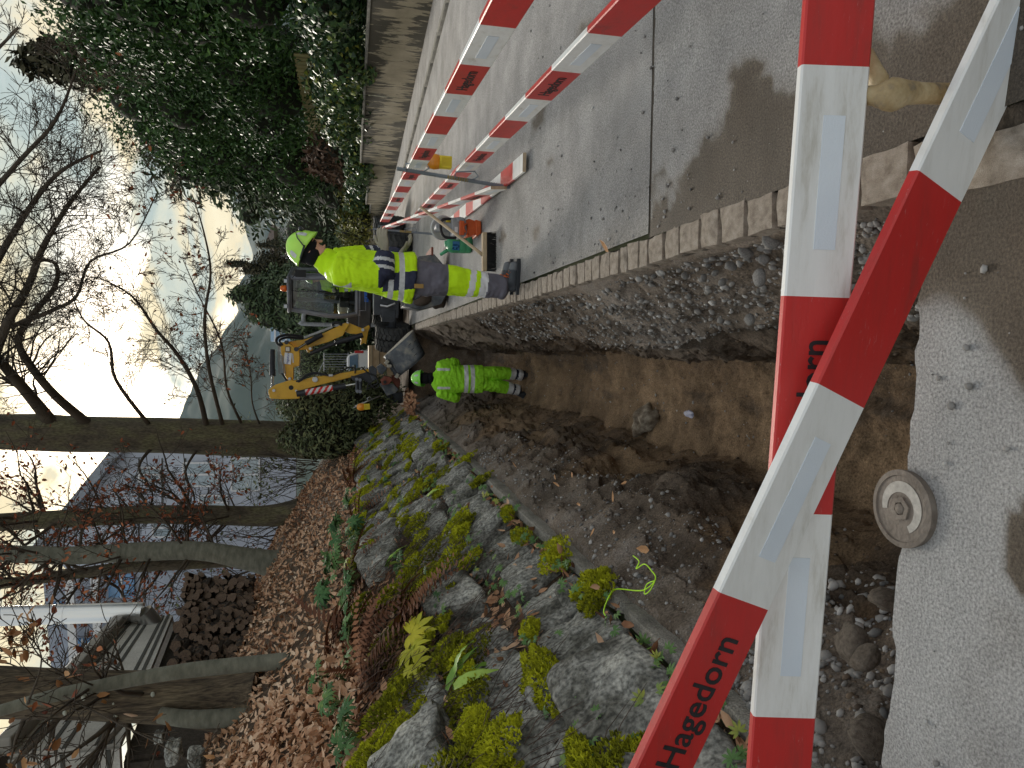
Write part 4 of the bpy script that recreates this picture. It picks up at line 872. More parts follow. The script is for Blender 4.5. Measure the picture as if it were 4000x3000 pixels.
# head bowed towards the hands
hc = q1(672, 544, YC); hf = Vector((.86, -.12, -.50)).normalized(); hu = Vector((.50, -.05, .86))
head(w1, hc, hf, hu, 1.02, [M['skin'], M['skin']])
kc = MB(); hu_ = (hu - hf * hu.dot(hf)).normalized(); hs_ = hf.cross(hu_); kc_rot = Matrix((hs_, hf, hu_)).transposed()
kc.ball(hc + hu_ * .034 - hf * .008, (.092, .112, .094), kc_rot, 24, 14); kc.build('knit_cap', M['knit'], w1, smooth=True)
mbk = MB(); mbk.ball(hc - hf * .022 - hu_ * .022, (.099, .082, .075), kc_rot, 20, 12); mbk.build('ear_flaps', M['knit'], w1, smooth=True)
helmet(w1, hc + hu_ * .062 - hf * .008, hf, hu_, 1.03)
gg = MB(); gg.ball(hc + hu_ * .155 + hf * .115, (.075, .02, .022), kc_rot, 16, 8); gg.build('safety_goggles', M['hdark'], w1, smooth=True)
hand(w1, q1(831, 538, 5.85), q1(826, 510, 5.84) - q1(831, 538, 5.85), (.1, .75, -.55), (.25, .0, 1), .38, .10, 1.12)
hand(w1, q1(867, 546, 6.08), q1(888, 520, 6.04) - q1(867, 546, 6.08), (.55, -.15, .75), (0, -1, .35), .45, .09, 1.12)
boot(w1, Vector((gnd(1108, 640).x, 5.93, 0)), Vector((gnd(1108, 564).x, 5.90, 0)), q1(1072, 622, 5.93), 'laces')
boot(w1, Vector((gnd(1100, 648).x + .04, 6.17, 0)), Vector((gnd(1100, 576).x + .06, 6.17, 0)), q1(1070, 620, 6.17), 'laces')
pk = MB(); c = q1(905, 618, 5.80); pk.box(c + Vector((0, -.0, 0)), (.035, .012, .075)); pk.build('rule_pocket', flat('tan webbing', (.28, .17, .05), .7), w1, bevel=.003)

# ---- worker in the trench, seen from behind
w2 = empty('person', (-0.45, 11.57, -1.5), 'worker in bright green high-visibility clothes standing in the trench seen from behind', 'person')
Y2 = 11.57; b2 = Loft()
tor = [(934, 815, .085, .085), (941, 817, .155, .10), (950, 818, .235, .125), (970, 818, .235, .14), (995, 819, .215, .14), (1020, 819, .220, .15), (1041, 819, .222, .155)]
b2.limb([at(p, y, Y2) for p, y, a, b in tor], [(a, b) for p, y, a, b in tor], [(1, HV)], (1, 0, 0), n=40, roundcap=False)
b2.limb([at(1030, 819, Y2), at(1048, 819, Y2)], [(.19, .14), (.18, .13)], [(1, HV)], (1, 0, 0), n=36)
rl = [(1036, 808, 11.57), (1070, 806, 11.55), (1100, 807, 11.57), (1130, 811, 11.60)]; ll = [(1036, 829, 11.57), (1070, 833, 11.56), (1097, 838, 11.58), (1122, 844, 11.60)]
rad2 = [(.108, .13), (.098, .12), (.088, .10), (.080, .092)]; lt2 = [(.67, HV), (.79, SV), (.83, NV), (.95, SV), (1, NV)]
b2.limb([at(*p) for p in rl], rad2, lt2, (1, 0, 0)); b2.limb([at(*p) for p in ll], rad2, lt2, (1, 0, 0))
for (s1, e1, h1) in (((949, 793, 11.57), (982, 783, 11.63), (990, 800, 11.95)), ((950, 844, 11.57), (985, 860, 11.60), (992, 838, 11.95))):
    a, b, c = at(*s1), at(*e1), at(*h1); b2.limb([a, a.lerp(b, .5), b], [(.088, .095), (.084, .09), (.072, .074)], [(1, HV)], (0, 1, 0)); b2.limb([b, b.lerp(c, .5), c], [(.07, .072), (.062, .064), (.05, .05)], [(1, HV)], (0, 0, 1))
    hand(w2, c, (.1, .9, -.3), (0, -.2, -1), (-.6 if s1[1] < 815 else .6, .5, 0), .6, .08, 1.05)
zz2 = lambda p: at(p, 818, 11.45).z
def rt2(tg, c, n):
    if tg == HV:
        if zz2(1012) < c.z < zz2(1003) or zz2(1026) < c.z < zz2(1017): return SV
        if c.z > zz2(972) and c.z < zz2(945):
            for xs_ in (at(960, 798, 11.5).x, at(960, 838, 11.5).x):
                if abs(c.x - xs_) < .020 and n.y < .3: return SV
    return tg
b2.fuse('body', [M['hivis2'], M['navy'], M['whitetape']], w2, .0095, 3, .013, (HV, SV), rt2, 10.0)
h2 = at(914, 817, 11.58); f2 = Vector((-.30, .88, -.36)).normalized(); u2 = Vector((-.05, .36, .93)); head(w2, h2 - Vector((0, 0, .01)), f2, u2, 1.0, [M['knit'], M['knit']])
kr_ = Matrix.Identity(3); mbk = MB(); mbk.ball(h2 + Vector((0, -.012, -.03)), (.096, .118, .105), None, 20, 12); mbk.ball(h2 + Vector((0, -.02, -.12)), (.092, .098, .08), None, 20, 10); mbk.build('neck_gaiter', M['knit'], w2, smooth=True)
helmet(w2, h2 + Vector((0, -.012, .040)), f2, u2, 1.16, False, pmat('green helmet', [(0.3, (0.22, 0.66, 0.08)), (0.7, (0.30, 0.75, 0.12))], 5, 3, .35, coat=.2))
boot(w2, at(1141, 811, 11.53) * 1 + Vector((0, -.02, -at(1141, 811, 11.53).z - 1.5)), at(1141, 806, 11.8) + Vector((0, 0, -at(1141, 806, 11.8).z - 1.5)), at(1120, 811, 11.58))
boot(w2, at(1132, 846, 11.56) * 1 + Vector((0, 0, -at(1132, 846, 11.56).z - 1.5)), at(1130, 862, 11.72) + Vector((0, 0, -at(1130, 862, 11.72).z - 1.5)), at(1113, 843, 11.6))
# ================================================================== EXCAVATOR
M['yel'] = pmat('yellow machine paint', [(0.28, (0.40, 0.20, 0.008)), (0.45, (0.60, 0.325, 0.010)), (0.75, (0.68, 0.38, 0.016))], 4, 8, 0.42, 0.05, 30, spec=0.45, coat=.15)
M['gdark'] = pmat('dark grey machine paint', [(0.3, (0.030, 0.034, 0.042)), (0.7, (0.070, 0.076, 0.09))], 5, 7, 0.5, 0.08, 40)
M['gcab'] = pmat('grey cab frame paint', [(0.3, (0.13, 0.14, 0.17)), (0.7, (0.20, 0.21, 0.25))], 5, 6, 0.42, spec=.5)
M['cyl'] = flat('black cylinder paint', (0.028, 0.029, 0.036), 0.42, 0.1, 0.25)
M['chrome'] = flat('chrome rod', (0.62, 0.62, 0.62), 0.2, 1.0)
M['wornsteel'] = pmat('worn bucket steel', [(0.28, (0.04, 0.045, 0.055)), (0.5, (0.10, 0.11, 0.125)), (0.72, (0.26, 0.245, 0.21))], 5, 9, 0.5, 0.35, 40, metal=.35)
M['edge'] = pmat('muddy bare edge', [(0.3, (0.26, 0.24, 0.20)), (0.7, (0.46, 0.43, 0.36))], 12, 6, 0.7, .3, 60)
M['rustred'] = pmat('rusty red primer', [(0.3, (0.10, 0.035, 0.025)), (0.7, (0.24, 0.07, 0.045))], 8, 7, 0.75, .2, 50)
M['tyre'] = pmat('dusty tyre', [(0.3, (0.035, 0.036, 0.038)), (0.7, (0.085, 0.085, 0.085))], 7, 6, 0.85, .3, 60)
M['interior'] = flat('cab interior', (0.02, 0.02, 0.022), 0.7)
def glass_mat(name, tint=(0.78, 0.85, 0.84), mixf=0.80):
    m_ = bpy.data.materials.new(name); m_.use_nodes = True; t = m_.node_tree; lk = t.links
    for n_ in list(t.nodes): t.nodes.remove(n_)
    tr = nd(t, 'ShaderNodeBsdfTransparent'); tr.inputs[0].default_value = (*tint, 1); gl = nd(t, 'ShaderNodeBsdfGlossy', i_Roughness=0.03); fr = nd(t, 'ShaderNodeFresnel', i_IOR=1.5)
    ad = nd(t, 'ShaderNodeMath', operation='ADD', i_1=0.015); lk.new(fr.outputs[0], ad.inputs[0]); mx_ = nd(t, 'ShaderNodeMixShader'); lk.new(ad.outputs[0], mx_.inputs[0]); lk.new(tr.outputs[0], mx_.inputs[1]); lk.new(gl.outputs[0], mx_.inputs[2])
    ou = nd(t, 'ShaderNodeOutputMaterial'); lk.new(mx_.outputs[0], ou.inputs[0]); return m_
M['glass'] = glass_mat('cab glass')
def zc(zx, zy, Y): return at(580.7 + .2 * zx, 580.7 + .2 * zy, Y)
ex_ = empty('excavator', (0.9, 18.5, 0), 'yellow and grey wheeled excavator with folded boom at the far end of the trench', 'excavator')
def zpoly(name, pts, Y, th, mat, parent=ex_, bevel=.012, tilt=0.0):
    mb = MB(); mb.prism([zc(a, b, Y + tilt * (b - pts[0][1]) * .002) for a, b in pts], (0, th, 0)); return mb.build(name, mat, parent, bevel=bevel)
def ztube(name, pts, Ys, r_, mat, parent=ex_, n=14, rad=None):
    if not hasattr(Ys, '__len__'): Ys = [Ys] * len(pts)
    mb = MB(); mb.tube([zc(a, b, y) for (a, b), y in zip(pts, Ys)], rad or r_, n); return mb.build(name, mat, parent, smooth=True, auto=50)
def smooth_path(pts, k=6):
    P_ = [Vector(p) for p in pts]; out = []
    for i in range(len(P_) - 1):
        p0, p1, p2, p3 = P_[max(0, i - 1)], P_[i], P_[i + 1], P_[min(len(P_) - 1, i + 2)]
        for j in range(k):
            u = j / k; out.append(0.5 * ((2 * p1) + (p2 - p0) * u + (2 * p0 - 5 * p1 + 4 * p2 - p3) * u * u + (3 * p1 - p0 - 3 * p2 + p3) * u ** 3))
    return out + [P_[-1]]
def zhose(pts, Ys, r_=.018, parent=ex_, mat=None, name='hose'):
    if not hasattr(Ys, '__len__'): Ys = [Ys] * len(pts)
    mb = MB(); mb.tube(smooth_path([zc(a, b, y) for (a, b), y in zip(pts, Ys)]), r_, 8); return mb.build(name, mat or M['black'], parent, smooth=True)
# wheels
def wheel(c, axis, r_=.40, w=.27, label=None):
    c = Vector(c); ax = Vector(axis).normalized(); h = w / 2
    mb = MB(); mb.lathe([(r_ * .56, -h * .9), (r_ * .62, -h), (r_ * .86, -h), (r_ * .955, -h * .8), (r_ * .965, 0), (r_ * .955, h * .8), (r_ * .86, h), (r_ * .62, h), (r_ * .56, h * .9)], c, ax, 40, closed=True)
    u = ax.orthogonal().normalized(); v = ax.cross(u)
    for i in range(22):
        for s_ in (-1, 1):
            a = 2 * math.pi * (i + (.5 if s_ > 0 else 0)) / 22; rd = u * math.cos(a) + v * math.sin(a); tg = -u * math.sin(a) + v * math.cos(a)
            Mr = Matrix(((ax * math.cos(.35) + tg * math.sin(.35) * s_), (tg * math.cos(.35) - ax * math.sin(.35) * s_), rd)).transposed()
            mb.box(c + rd * r_ * .965 + ax * s_ * h * .48, (h * .98, r_ * .16, r_ * .09), Mr)
            mb.box(c + rd * r_ * .90 + ax * s_ * h * .99, (h * .14, r_ * .12, r_ * .14), Matrix((ax, tg, rd)).transposed())
    o = mb.build('wheel', M['tyre'], ex_, smooth=True, auto=35)
    mb = MB(); mb.lathe([(0, -h * .25), (r_ * .2, -h * .25), (r_ * .24, -h * .5), (r_ * .46, -h * .55), (r_ * .57, -h * .9), (r_ * .57, h * .9), (r_ * .46, h * .55), (r_ * .24, h * .5), (r_ * .2, h * .25), (0, h * .25)], c, ax, 28); mb.build('rim', M['gdark'], o, smooth=True, auto=40)
    mb = MB()
    for i in range(8):
        a = 2 * math.pi * i / 8; mb.tube([c + (u * math.cos(a) + v * math.sin(a)) * r_ * .34 - ax * h * .62, c + (u * math.cos(a) + v * math.sin(a)) * r_ * .34 + ax * h * .62], .014, 6)
    mb.build('wheel_nuts', M['gcab'], o); return o
ax = Vector((-math.cos(R(18)), math.sin(R(18)), 0))
wc = zc(1318, 640, 17.15); wc.z = .40
for k in (0, 1): wheel(wc + ax * (.06 + .30 * k), ax)
wr_ = wc - ax * 1.75
for k in (0, 1): wheel(wr_ - ax * (.06 + .30 * k), ax)
back = Vector((.31, .95, 0)) * 2.3
for k in (0, 1): wheel(wc + back + ax * (.10 + .30 * k), ax); wheel(wr_ + back - ax * (.06 + .30 * k), ax)
mb = MB(); mb.tube([wc, wr_], .085, 12); mb.tube([wc + back, wr_ + back], .085, 12); mb.build('axle', M['gdark'], ex_, smooth=True, auto=40)
fc = (wc + wr_) / 2; Mr = Matrix((-ax, back.normalized(), Vector((0, 0, 1)))).transposed()
mb = MB(); mb.box(fc + back / 2 + Vector((0, 0, .28)), (.95, 3.0, .36), Mr); mb.box(fc + Vector((0, -.30, .10)), (1.25, .12, .42), Mr); mb.box(fc + ax * .55 + Vector((0, -.22, .12)), (.30, .3, .32), Mr); mb.build('chassis', M['gdark'], ex_, bevel=.02)
mb = MB(); mb.box(fc + Vector((0, -.38, .14)) - ax * .1, (.06, .04, .2), Mr); mb.tube([fc + ax * .35 + Vector((0, -.36, .3)), fc + ax * .38 + Vector((0, -.46, .15)), fc + ax * .30 + Vector((0, -.42, -.02))], .03, 8); mb.tube([fc - ax * .3 + Vector((0, -.36, .3)), fc - ax * .1 + Vector((0, -.44, .22)), fc + ax * .2 + Vector((0, -.4, .28))], .02, 8); mb.build('front_fittings', M['steel'], ex_, smooth=True, auto=40)
mb = MB(); mb.lathe([(.52, 0), (.55, .02), (.55, .12), (.52, .14)], fc + back / 2 + Vector((0, 0, .44)), (0, 0, 1), 32); mb.build('slew_ring', M['black'], ex_)
# upper body, turned so that the operator's door shows on the right
c0 = zc(960, 105, 17.6); c0.z = 0; ea = Vector((-math.cos(R(15)), math.sin(R(15)), 0)); eb = Vector((math.sin(R(15)), math.cos(R(15)), 0)); ez = Vector((0, 0, 1))
def ub(a, b, z): return c0 + ea * a + eb * b + ez * z
Mu = Matrix((ea, eb, ez)).transposed()
def uz(zx): return zc(zx, 200, 17.65).z
ZS, ZR = uz(955), uz(235)           # sill and roof heights
CW, CD = .86, 1.35
mb = MB(); mb.box(ub(.62, .95, ZS - .18), (1.36, 1.86, .30), Mu); mb.box(ub(1.12, 1.0, ZS + .07), (.42, 1.5, .34), Mu); mb.build('upper_body', M['gdark'], ex_, bevel=.03)
mb = MB(); mb.box(ub(.55, 2.05, ZS + .18), (1.5, .7, .62), Mu); mb.build('engine_hood', flat('cream hood paint', (.52, .45, .33), .5), ex_, bevel=.12)
pl = MB(); pc = ub(CW * .47, -.012, uz(1055)); pl.box(pc, (.31, .008, .095), Mu); plo = pl.build('licence_plate', flat('blue plate', (.035, .16, .62), .4), ex_, bevel=.002)
put_text('SZ 41129', .082, plo, pc - eb * .006, -ea, ez, bold=.008, squeeze=.82)
st = MB(); st.box(ub(.17, -.008, uz(985)), (.06, .006, .05), Mu); st.build('warning_sticker', M['yplastic'], ex_)
cabn = MB()
def cbeam(a, b, w, h, m_=cabn): m_.beam(a, b, w, h, up=tuple(eb))
fl_b, fl_t = ub(CW, .0, ZS), ub(CW - .06, .10, ZR); fr_b, fr_t = ub(.0, .0, ZS), ub(.05, .10, ZR); sl_b, sl_t = ub(.0, CD, ZS), ub(.05, CD, ZR); bl_b, bl_t = ub(CW, CD, ZS), ub(CW - .06, CD, ZR)
fl_m, fr_m = ub(CW + .05, -.07, ZS + .55), ub(-.02, -.07, ZS + .55)
for (b_, m_, t_) in ((fl_b, fl_m, fl_t), (fr_b, fr_m, fr_t)): cabn.tube(smooth_path([b_, m_, t_], 5), .058, 8)
for (b_, t_) in ((sl_b, sl_t), (bl_b, bl_t)): cabn.tube([b_, t_], .05, 8)
for (a, b) in ((fl_b, fr_b), (fr_b, sl_b), (fl_b, bl_b), (sl_b, bl_b), (fl_t, fr_t), (fr_t, sl_t), (fl_t, bl_t), (sl_t, bl_t)): cabn.tube([a, b], .055, 8)
cabn.box(ub(CW / 2, -.005, ZS - .01), (CW + .08, .06, .13), Mu)
cabn.tube([ub(.02, .62, ZS), ub(.05, .62, ZR)], .03, 8)
cab = cabn.build('cab_frame', M['gcab'], ex_, smooth=True, auto=45)
mb = MB(); mb.box(ub(CW / 2, CD / 2 + .02, ZR + .05), (CW + .02, CD + .14, .07), Mu); mb.build('roof', M['gcab'], cab, bevel=.03)
gl = MB(); gl.add([fl_b + ez * .03, fr_b + ez * .03, fr_m, fl_m], [(0, 1, 2, 3)]); gl.add([fl_m, fr_m, fr_t, fl_t], [(0, 1, 2, 3)]); gl.build('windscreen', M['glass'], cab)
gl = MB(); gl.add([fr_b, sl_b, sl_t, fr_t], [(0, 1, 2, 3)]); gl.build('door_window', M['glass'], cab); gl = MB(); gl.add([fl_b, bl_b, bl_t, fl_t], [(0, 1, 2, 3)]); gl.build('side_window', M['glass'], cab)
gl = MB(); gl.add([sl_b + ez * .55, bl_b + ez * .55, bl_t, sl_t], [(0, 1, 2, 3)]); gl.build('rear_window', M['glass'], cab)
mb = MB(); mb.box(ub(CW / 2, CD - .02, ZS + .27), (CW - .1, .05, .54), Mu); mb.box(ub(CW / 2, CD / 2, ZS - .02), (CW - .1, CD - .1, .05), Mu); mb.box(ub(CW / 2 - .08, 1.0, ZS + .55), (.48, .14, .85), Mu); mb.box(ub(CW / 2 - .08, .82, ZS + .26), (.48, .46, .16), Mu); mb.box(ub(CW / 2, CD / 2, ZR - .02), (CW - .08, CD - .1, .05), Mu)
mb.box(ub(CW * .82, .62, ZS + .30), (.16, .5, .24), Mu); mb.build('seat_and_console', M['interior'], cab, bevel=.03)
mb = MB(); mb.lathe([(.15, -.012), (.165, 0), (.15, .012)], ub(CW * .42, .38, ZS + .52), (ea * .05 - eb * .55 + ez * .8), 24, closed=True); mb.tube([ub(CW * .42, .38, ZS + .52), ub(CW * .42, .22, ZS + .05)], .03, 8); mb.build('steering_wheel', M['interior'], cab, smooth=True)
mb = MB(); mb.tube([ub(CW * .38, -.055, ZR - .05), ub(CW * .40, -.075, ZS + .62)], .010, 6); mb.build('wiper', M['black'], cab)
mb = MB(); mb.tube([ub(.02, -.06, ZR - .05), ub(-.05, -.14, ZR - .10), ub(-.07, -.14, ZR - .24)], .012, 6); mb.box(ub(-.10, -.15, ZR - .24), (.16, .04, .24), Mu); mb.build('mirror', M['black'], cab, bevel=.01)
bc = MB(); p = zc(235, 214, 17.75); p.z = ZR + .09; bc.lathe([(.065, 0), (.075, .03), (.068, .11), (.05, .15), (0, .155)], p, (0, 0, 1), 16); bc.build('beacon', pmat('orange beacon lens', [(.3, (.75, .10, .004)), (.7, (.9, .20, .008))], 10, 2, .25, coat=.5), ex_, smooth=True)
for zy in (130, 402):
    p = zc(240, zy, 17.6); p.z = ZR + .105; wl_ = MB(); wl_.box(p, (.10, .07, .09), Mu); w_o = wl_.build('work_light', M['gdark'], ex_, bevel=.01); wl_ = MB(); wl_.box(p - eb * .038, (.08, .006, .07), Mu); wl_.build('lens', M['reflect'], w_o)
mb = MB(); mb.tube([ub(-.03, -.03, ZS + .25), ub(-.05, -.08, ZS + .28), ub(-.05, -.08, ZS + .75), ub(-.02, -.04, ZS + .80)], .014, 6); mb.tube([ub(.75, -.05, ZS - .05), ub(.75, -.12, ZS - .05), ub(.75, -.12, ZS - .20), ub(.45, -.12, ZS - .20)], .010, 6); mb.build('grab_rail', M['gcab'], ex_, smooth=True)
# boom: swing bracket, kinked lower boom, short upper section, dipper
zpoly('swing_bracket', [(800, 600), (870, 588), (930, 612), (1012, 645), (1078, 608), (1092, 632), (1070, 690), (1050, 815), (1030, 800), (990, 822), (995, 765), (962, 705), (880, 700), (830, 680)], 17.05, .26, M['yel'])
zpoly('lower_boom', [(828, 583), (872, 600), (835, 660), (800, 722), (640, 792), (470, 840), (478, 885), (425, 905), (405, 870), (330, 880), (300, 850), (170, 830), (165, 795), (215, 788), (395, 762), (590, 698), (765, 612)], 16.95, .24, M['yel'])
zpoly('upper_boom', [(128, 795), (215, 800), (330, 878), (340, 960), (332, 1045), (272, 1062), (268, 1195), (205, 1205), (158, 1100), (142, 930)], 16.62, .25, M['yel'])
dip = zpoly('dipper', [(2, 1302), (70, 1252), (230, 1200), (345, 1205), (480, 1168), (700, 1140), (905, 1105), (1078, 1082), (1088, 1118), (905, 1165), (700, 1218), (560, 1250), (385, 1300), (345, 1330), (335, 1398), (150, 1405), (20, 1398), (0, 1340)], 16.05, .22, M['yel'])
mb = MB(); p = zc(245, 1280, 16.05); mb.tube([p - Vector((0, .113, 0)), p + Vector((0, .113, 0))], .050, 20); mb.build('lightening_hole', M['black'], dip)
for (a, b, Y_, r_) in ((60, 1310, 16.05, .03), (300, 1312, 16.05, .022), (228, 1185, 16.3, .03), (195, 795, 16.62, .045), (300, 868, 16.62, .05), (450, 862, 16.85, .03), (1015, 660, 16.95, .035), (848, 590, 17.0, .03)):
    mb = MB(); p = zc(a, b, Y_); mb.tube([p - Vector((0, .15, 0)), p + Vector((0, .15, 0))], r_, 14); mb.build('pin', M['steel'] if r_ < .04 else M['cyl'], ex_, smooth=True, auto=40)
ztube('lift_cylinder', [(1015, 715), (720, 800)], [16.75, 16.72], .062, M['cyl']); ztube('lift_cylinder', [(720, 800), (450, 915)], [16.72, 16.70], .048, M['cyl'])
ztube('boom_cylinder', [(575, 712), (400, 808)], [16.74, 16.66], .055, M['cyl']); ztube('boom_rod', [(405, 805), (302, 868)], [16.66, 16.6], .028, M['chrome'])
ztube('dipper_cylinder', [(40, 880), (38, 1140)], [16.5, 16.25], .058, M['cyl']); ztube('dipper_rod', [(38, 1130), (36, 1305)], [16.25, 16.05], .030, M['chrome'])
ztube('cylinder_collar', [(42, 1095), (42, 1150)], [16.3, 16.24], .066, M['cyl'])
tb = ztube('bucket_cylinder', [(300, 1350), (830, 1262)], [15.92, 15.9], .066, M['cyl']); ztube('bucket_rod', [(825, 1263), (955, 1240)], 15.9, .028, M['chrome'])
mb = MB(); a, b = zc(395, 1334, 15.92), zc(690, 1285, 15.9); d_ = (b - a); n_ = 40; rr = .0685; up_ = Vector((0, -1, 0)); sd_ = d_.normalized().cross(up_).normalized()
for i in range(n_):
    for j in range(12):
        q0, q1_ = [R(-75 + 150 * k_ / 12) for k_ in (j, j + 1)]
        P4 = [a + d_ * ((i + di) / n_) + (up_ * math.cos(q_) + sd_ * math.sin(q_)) * rr for di, q_ in ((0, q0), (1, q0), (1, q1_), (0, q1_))]
        ph = (i / n_ * 4.4 + (j - 6) * .085) % 1.0; mb.add(P4, [(0, 1, 2, 3)], 0 if ph < .5 else 1)
mb.build('hazard_tape', [flat('tape red', (.60, .03, .025), .4), M['whitetape']], tb)
sg = MB(); pc = zc(205, 968, 16.47); sx_ = Vector((1, 0, -.10)).normalized(); sz_ = Vector((.10, 0, 1)); Ms = Matrix((sx_, Vector((0, 1, 0)), sz_)).transposed(); sg.box(pc, (.25, .008, .15), Ms); sgo = sg.build('company_sign', flat('white sign', (.70, .72, .76), .4), ex_)
put_text('Hagedorn', .072, sgo, pc + Vector((0, -.006, .0)), sx_, sz_, mat=flat('blue lettering', (.02, .05, .30), .5), bold=.01, squeeze=.86)
zpoly('stripe', [(250, 915), (262, 915), (270, 1015), (258, 1016)], 16.485, .006, M['whitetape'], bevel=0)
mb = MB(); p = zc(205, 868, 16.48); mb.box(p, (.115, .05, .105)); wo_ = mb.build('boom_light', M['cyl'], ex_, bevel=.01); mb = MB(); mb.box(p - Vector((0, .03, 0)), (.09, .01, .08)); mb.build('lens', flat('lamp lens', (.55, .50, .42), .2), wo_)
for k_ in range(5):
    ztube('pipe', [(105 + 13 * k_, 830 + 6 * k_), (98 + 14 * k_, 980), (115 + 16 * k_, 1140)], [16.55, 16.48, 16.38], .011, M['steel'], n=6)
zhose([(130, 830), (85, 800), (95, 745), (180, 715), (290, 720), (370, 735)], [16.5, 16.5, 16.6, 16.7, 16.8, 16.85], .030); zhose([(150, 825), (118, 790), (130, 760), (200, 742), (300, 748), (370, 755)], [16.5, 16.5, 16.6, 16.7, 16.8, 16.85], .026)
for k_ in range(3): zhose([(380, 735 + 8 * k_), (500, 690 + 8 * k_), (620, 645 + 8 * k_), (690, 620 + 6 * k_)], [16.78] * 4, .011, mat=M['steel'], name='pipe')
zhose([(700, 620), (690, 590), (740, 580), (790, 605)], 16.8, .035)
zhose([(140, 1130), (190, 1200), (270, 1225), (350, 1190), (420, 1140), (500, 1122), (600, 1140), (660, 1150)], [16.3, 16.2, 16.0, 15.9, 15.9, 15.9, 15.9, 15.9], .020); zhose([(150, 1150), (200, 1215), (290, 1235), (370, 1192), (440, 1150), (520, 1135), (650, 1155)], [16.3, 16.2, 16.0, 15.9, 15.9, 15.9, 15.9], .016)
zhose([(660, 1150), (740, 1130), (820, 1085), (900, 1062), (930, 1085), (930, 1130)], 15.9, .014)
mb = MB(); p = zc(670, 1150, 15.9); mb.box(p, (.05, .08, .09)); p2 = zc(500, 1195, 15.93); mb.lathe([(0, 0), (.06, 0), (.06, .02), (0, .02)], p2 + Vector((0, -.02, 0)), (0, 1, 0), 16); mb.build('hose_clamp', M['steel'], ex_, bevel=.006)
# linkage, quick coupler and tilting head
zpoly('link_arm', [(885, 1155), (1005, 1170), (1015, 1215), (1000, 1330), (975, 1340), (960, 1225), (900, 1200)], 15.88, .08, M['cyl']); zpoly('link_arm', [(905, 1160), (1010, 1200), (1090, 1240), (1150, 1200), (1160, 1130), (1060, 1110)], 16.0, .16, M['cyl'])
for a, b in ((950, 1190), (985, 1200), (955, 1320), (985, 1325)): 
    mb = MB(); p = zc(a, b, 15.86); mb.tube([p - Vector((0, .09, 0)), p + Vector((0, .16, 0))], .036, 12); mb.build('link_pin', M['gcab'], ex_, smooth=True, auto=40)
for a in (950, 988): ztube('link_bar', [(a, 1200), (a, 1320)], 15.84, .034, M['gdark'])
zpoly('coupler', [(1075, 1065), (1120, 1045), (1165, 1080), (1160, 1190), (1120, 1210), (1085, 1130)], 15.95, .26, M['gdark']); zpoly('coupler_plate', [(1160, 1060), (1215, 1020), (1275, 1075), (1225, 1145), (1185, 1120)], 15.8, .3, M['wornsteel'])
zpoly('rotator', [(1205, 1200), (1250, 1155), (1310, 1165), (1335, 1200), (1290, 1245), (1225, 1255)], 15.72, .28, M['rustred']); mb = MB(); p = zc(1255, 1222, 15.56); mb.tube([p, p + Vector((0, .05, 0))], .035, 14); mb.build('rotator_bore', M['black'], ex_)
zpoly('tilt_plate', [(1195, 1235), (1290, 1235), (1350, 1245), (1405, 1300), (1370, 1340), (1275, 1372), (1250, 1330), (1210, 1270)], 15.8, .05, M['wornsteel']); zpoly('tilt_plate', [(1320, 1150), (1370, 1145), (1420, 1200), (1415, 1260), (1395, 1300), (1340, 1230)], 15.85, .06, M['rustred'])
zpoly('tilt_cylinder', [(1260, 1000), (1300, 985), (1395, 1120), (1420, 1160), (1385, 1170), (1330, 1110)], 15.75, .18, M['gdark']); ztube('tilt_rod', [(1300, 1010), (1420, 1150)], 15.62, .03, M['cyl'])
for k_, (a, b) in enumerate(((1275, 1010), (1300, 1050), (1365, 975), (1385, 1155))):
    mb = MB(); p = zc(a, b, 15.58); mb.box(p, (.10, .10, .07), Matrix.Rotation(.7 + k_, 3, 'Y')); mb.build('tilt_bracket', M['edge'], ex_, bevel=.01)
zhose([(1000, 1060), (1080, 1130), (1150, 1160), (1180, 1230), (1130, 1260), (1060, 1300)], 15.8, .016); zhose([(1060, 1300), (1080, 1240), (1150, 1290), (1200, 1250)], 15.72, .014)
# tilted ditching bucket, its slotted back towards the camera
P0, P1 = zc(1242, 950, 15.7), zc(1497, 702, 15.7); Cv = (P1 - P0); mid = (P0 + P1) / 2; Av = zc(1500, 1050, 15.7) - zc(1372, 815, 15.7); Bv = Vector((.20, -.46, -.24))
def bk(s_, th): return mid + Av * s_ + Cv * .5 * math.cos(th) * (1 - .06 * s_) + Bv * math.sin(th) * (.92 + .1 * math.sin(th))
V = []; n_, k_ = 22, 8
for i in range(k_ + 1):
    for j in range(n_ + 1): V.append(bk(i / k_, math.pi * j / n_))
mb = MB(); mb.add(V, [(i * (n_ + 1) + j, i * (n_ + 1) + j + 1, (i + 1) * (n_ + 1) + j + 1, (i + 1) * (n_ + 1) + j) for i in range(k_) for j in range(n_)])
bo = mb.build('bucket', M['wornsteel'], ex_, smooth=True); sm_ = bo.modifiers.new('s', 'SOLIDIFY'); sm_.thickness = .02; sm_.offset = 0
for s_ in (0, 1):
    mb = MB(); mb.prism([bk(s_, math.pi * j / n_) for j in range(n_ + 1)], Av.normalized() * .022); mb.build('side_plate', M['edge'] if s_ == 0 else M['wornsteel'], bo)
mb = MB(); mb.beam(bk(0, 0), bk(1, 0), .02, .09, up=tuple(Cv)); mb.build('cutting_edge', M['edge'], bo)
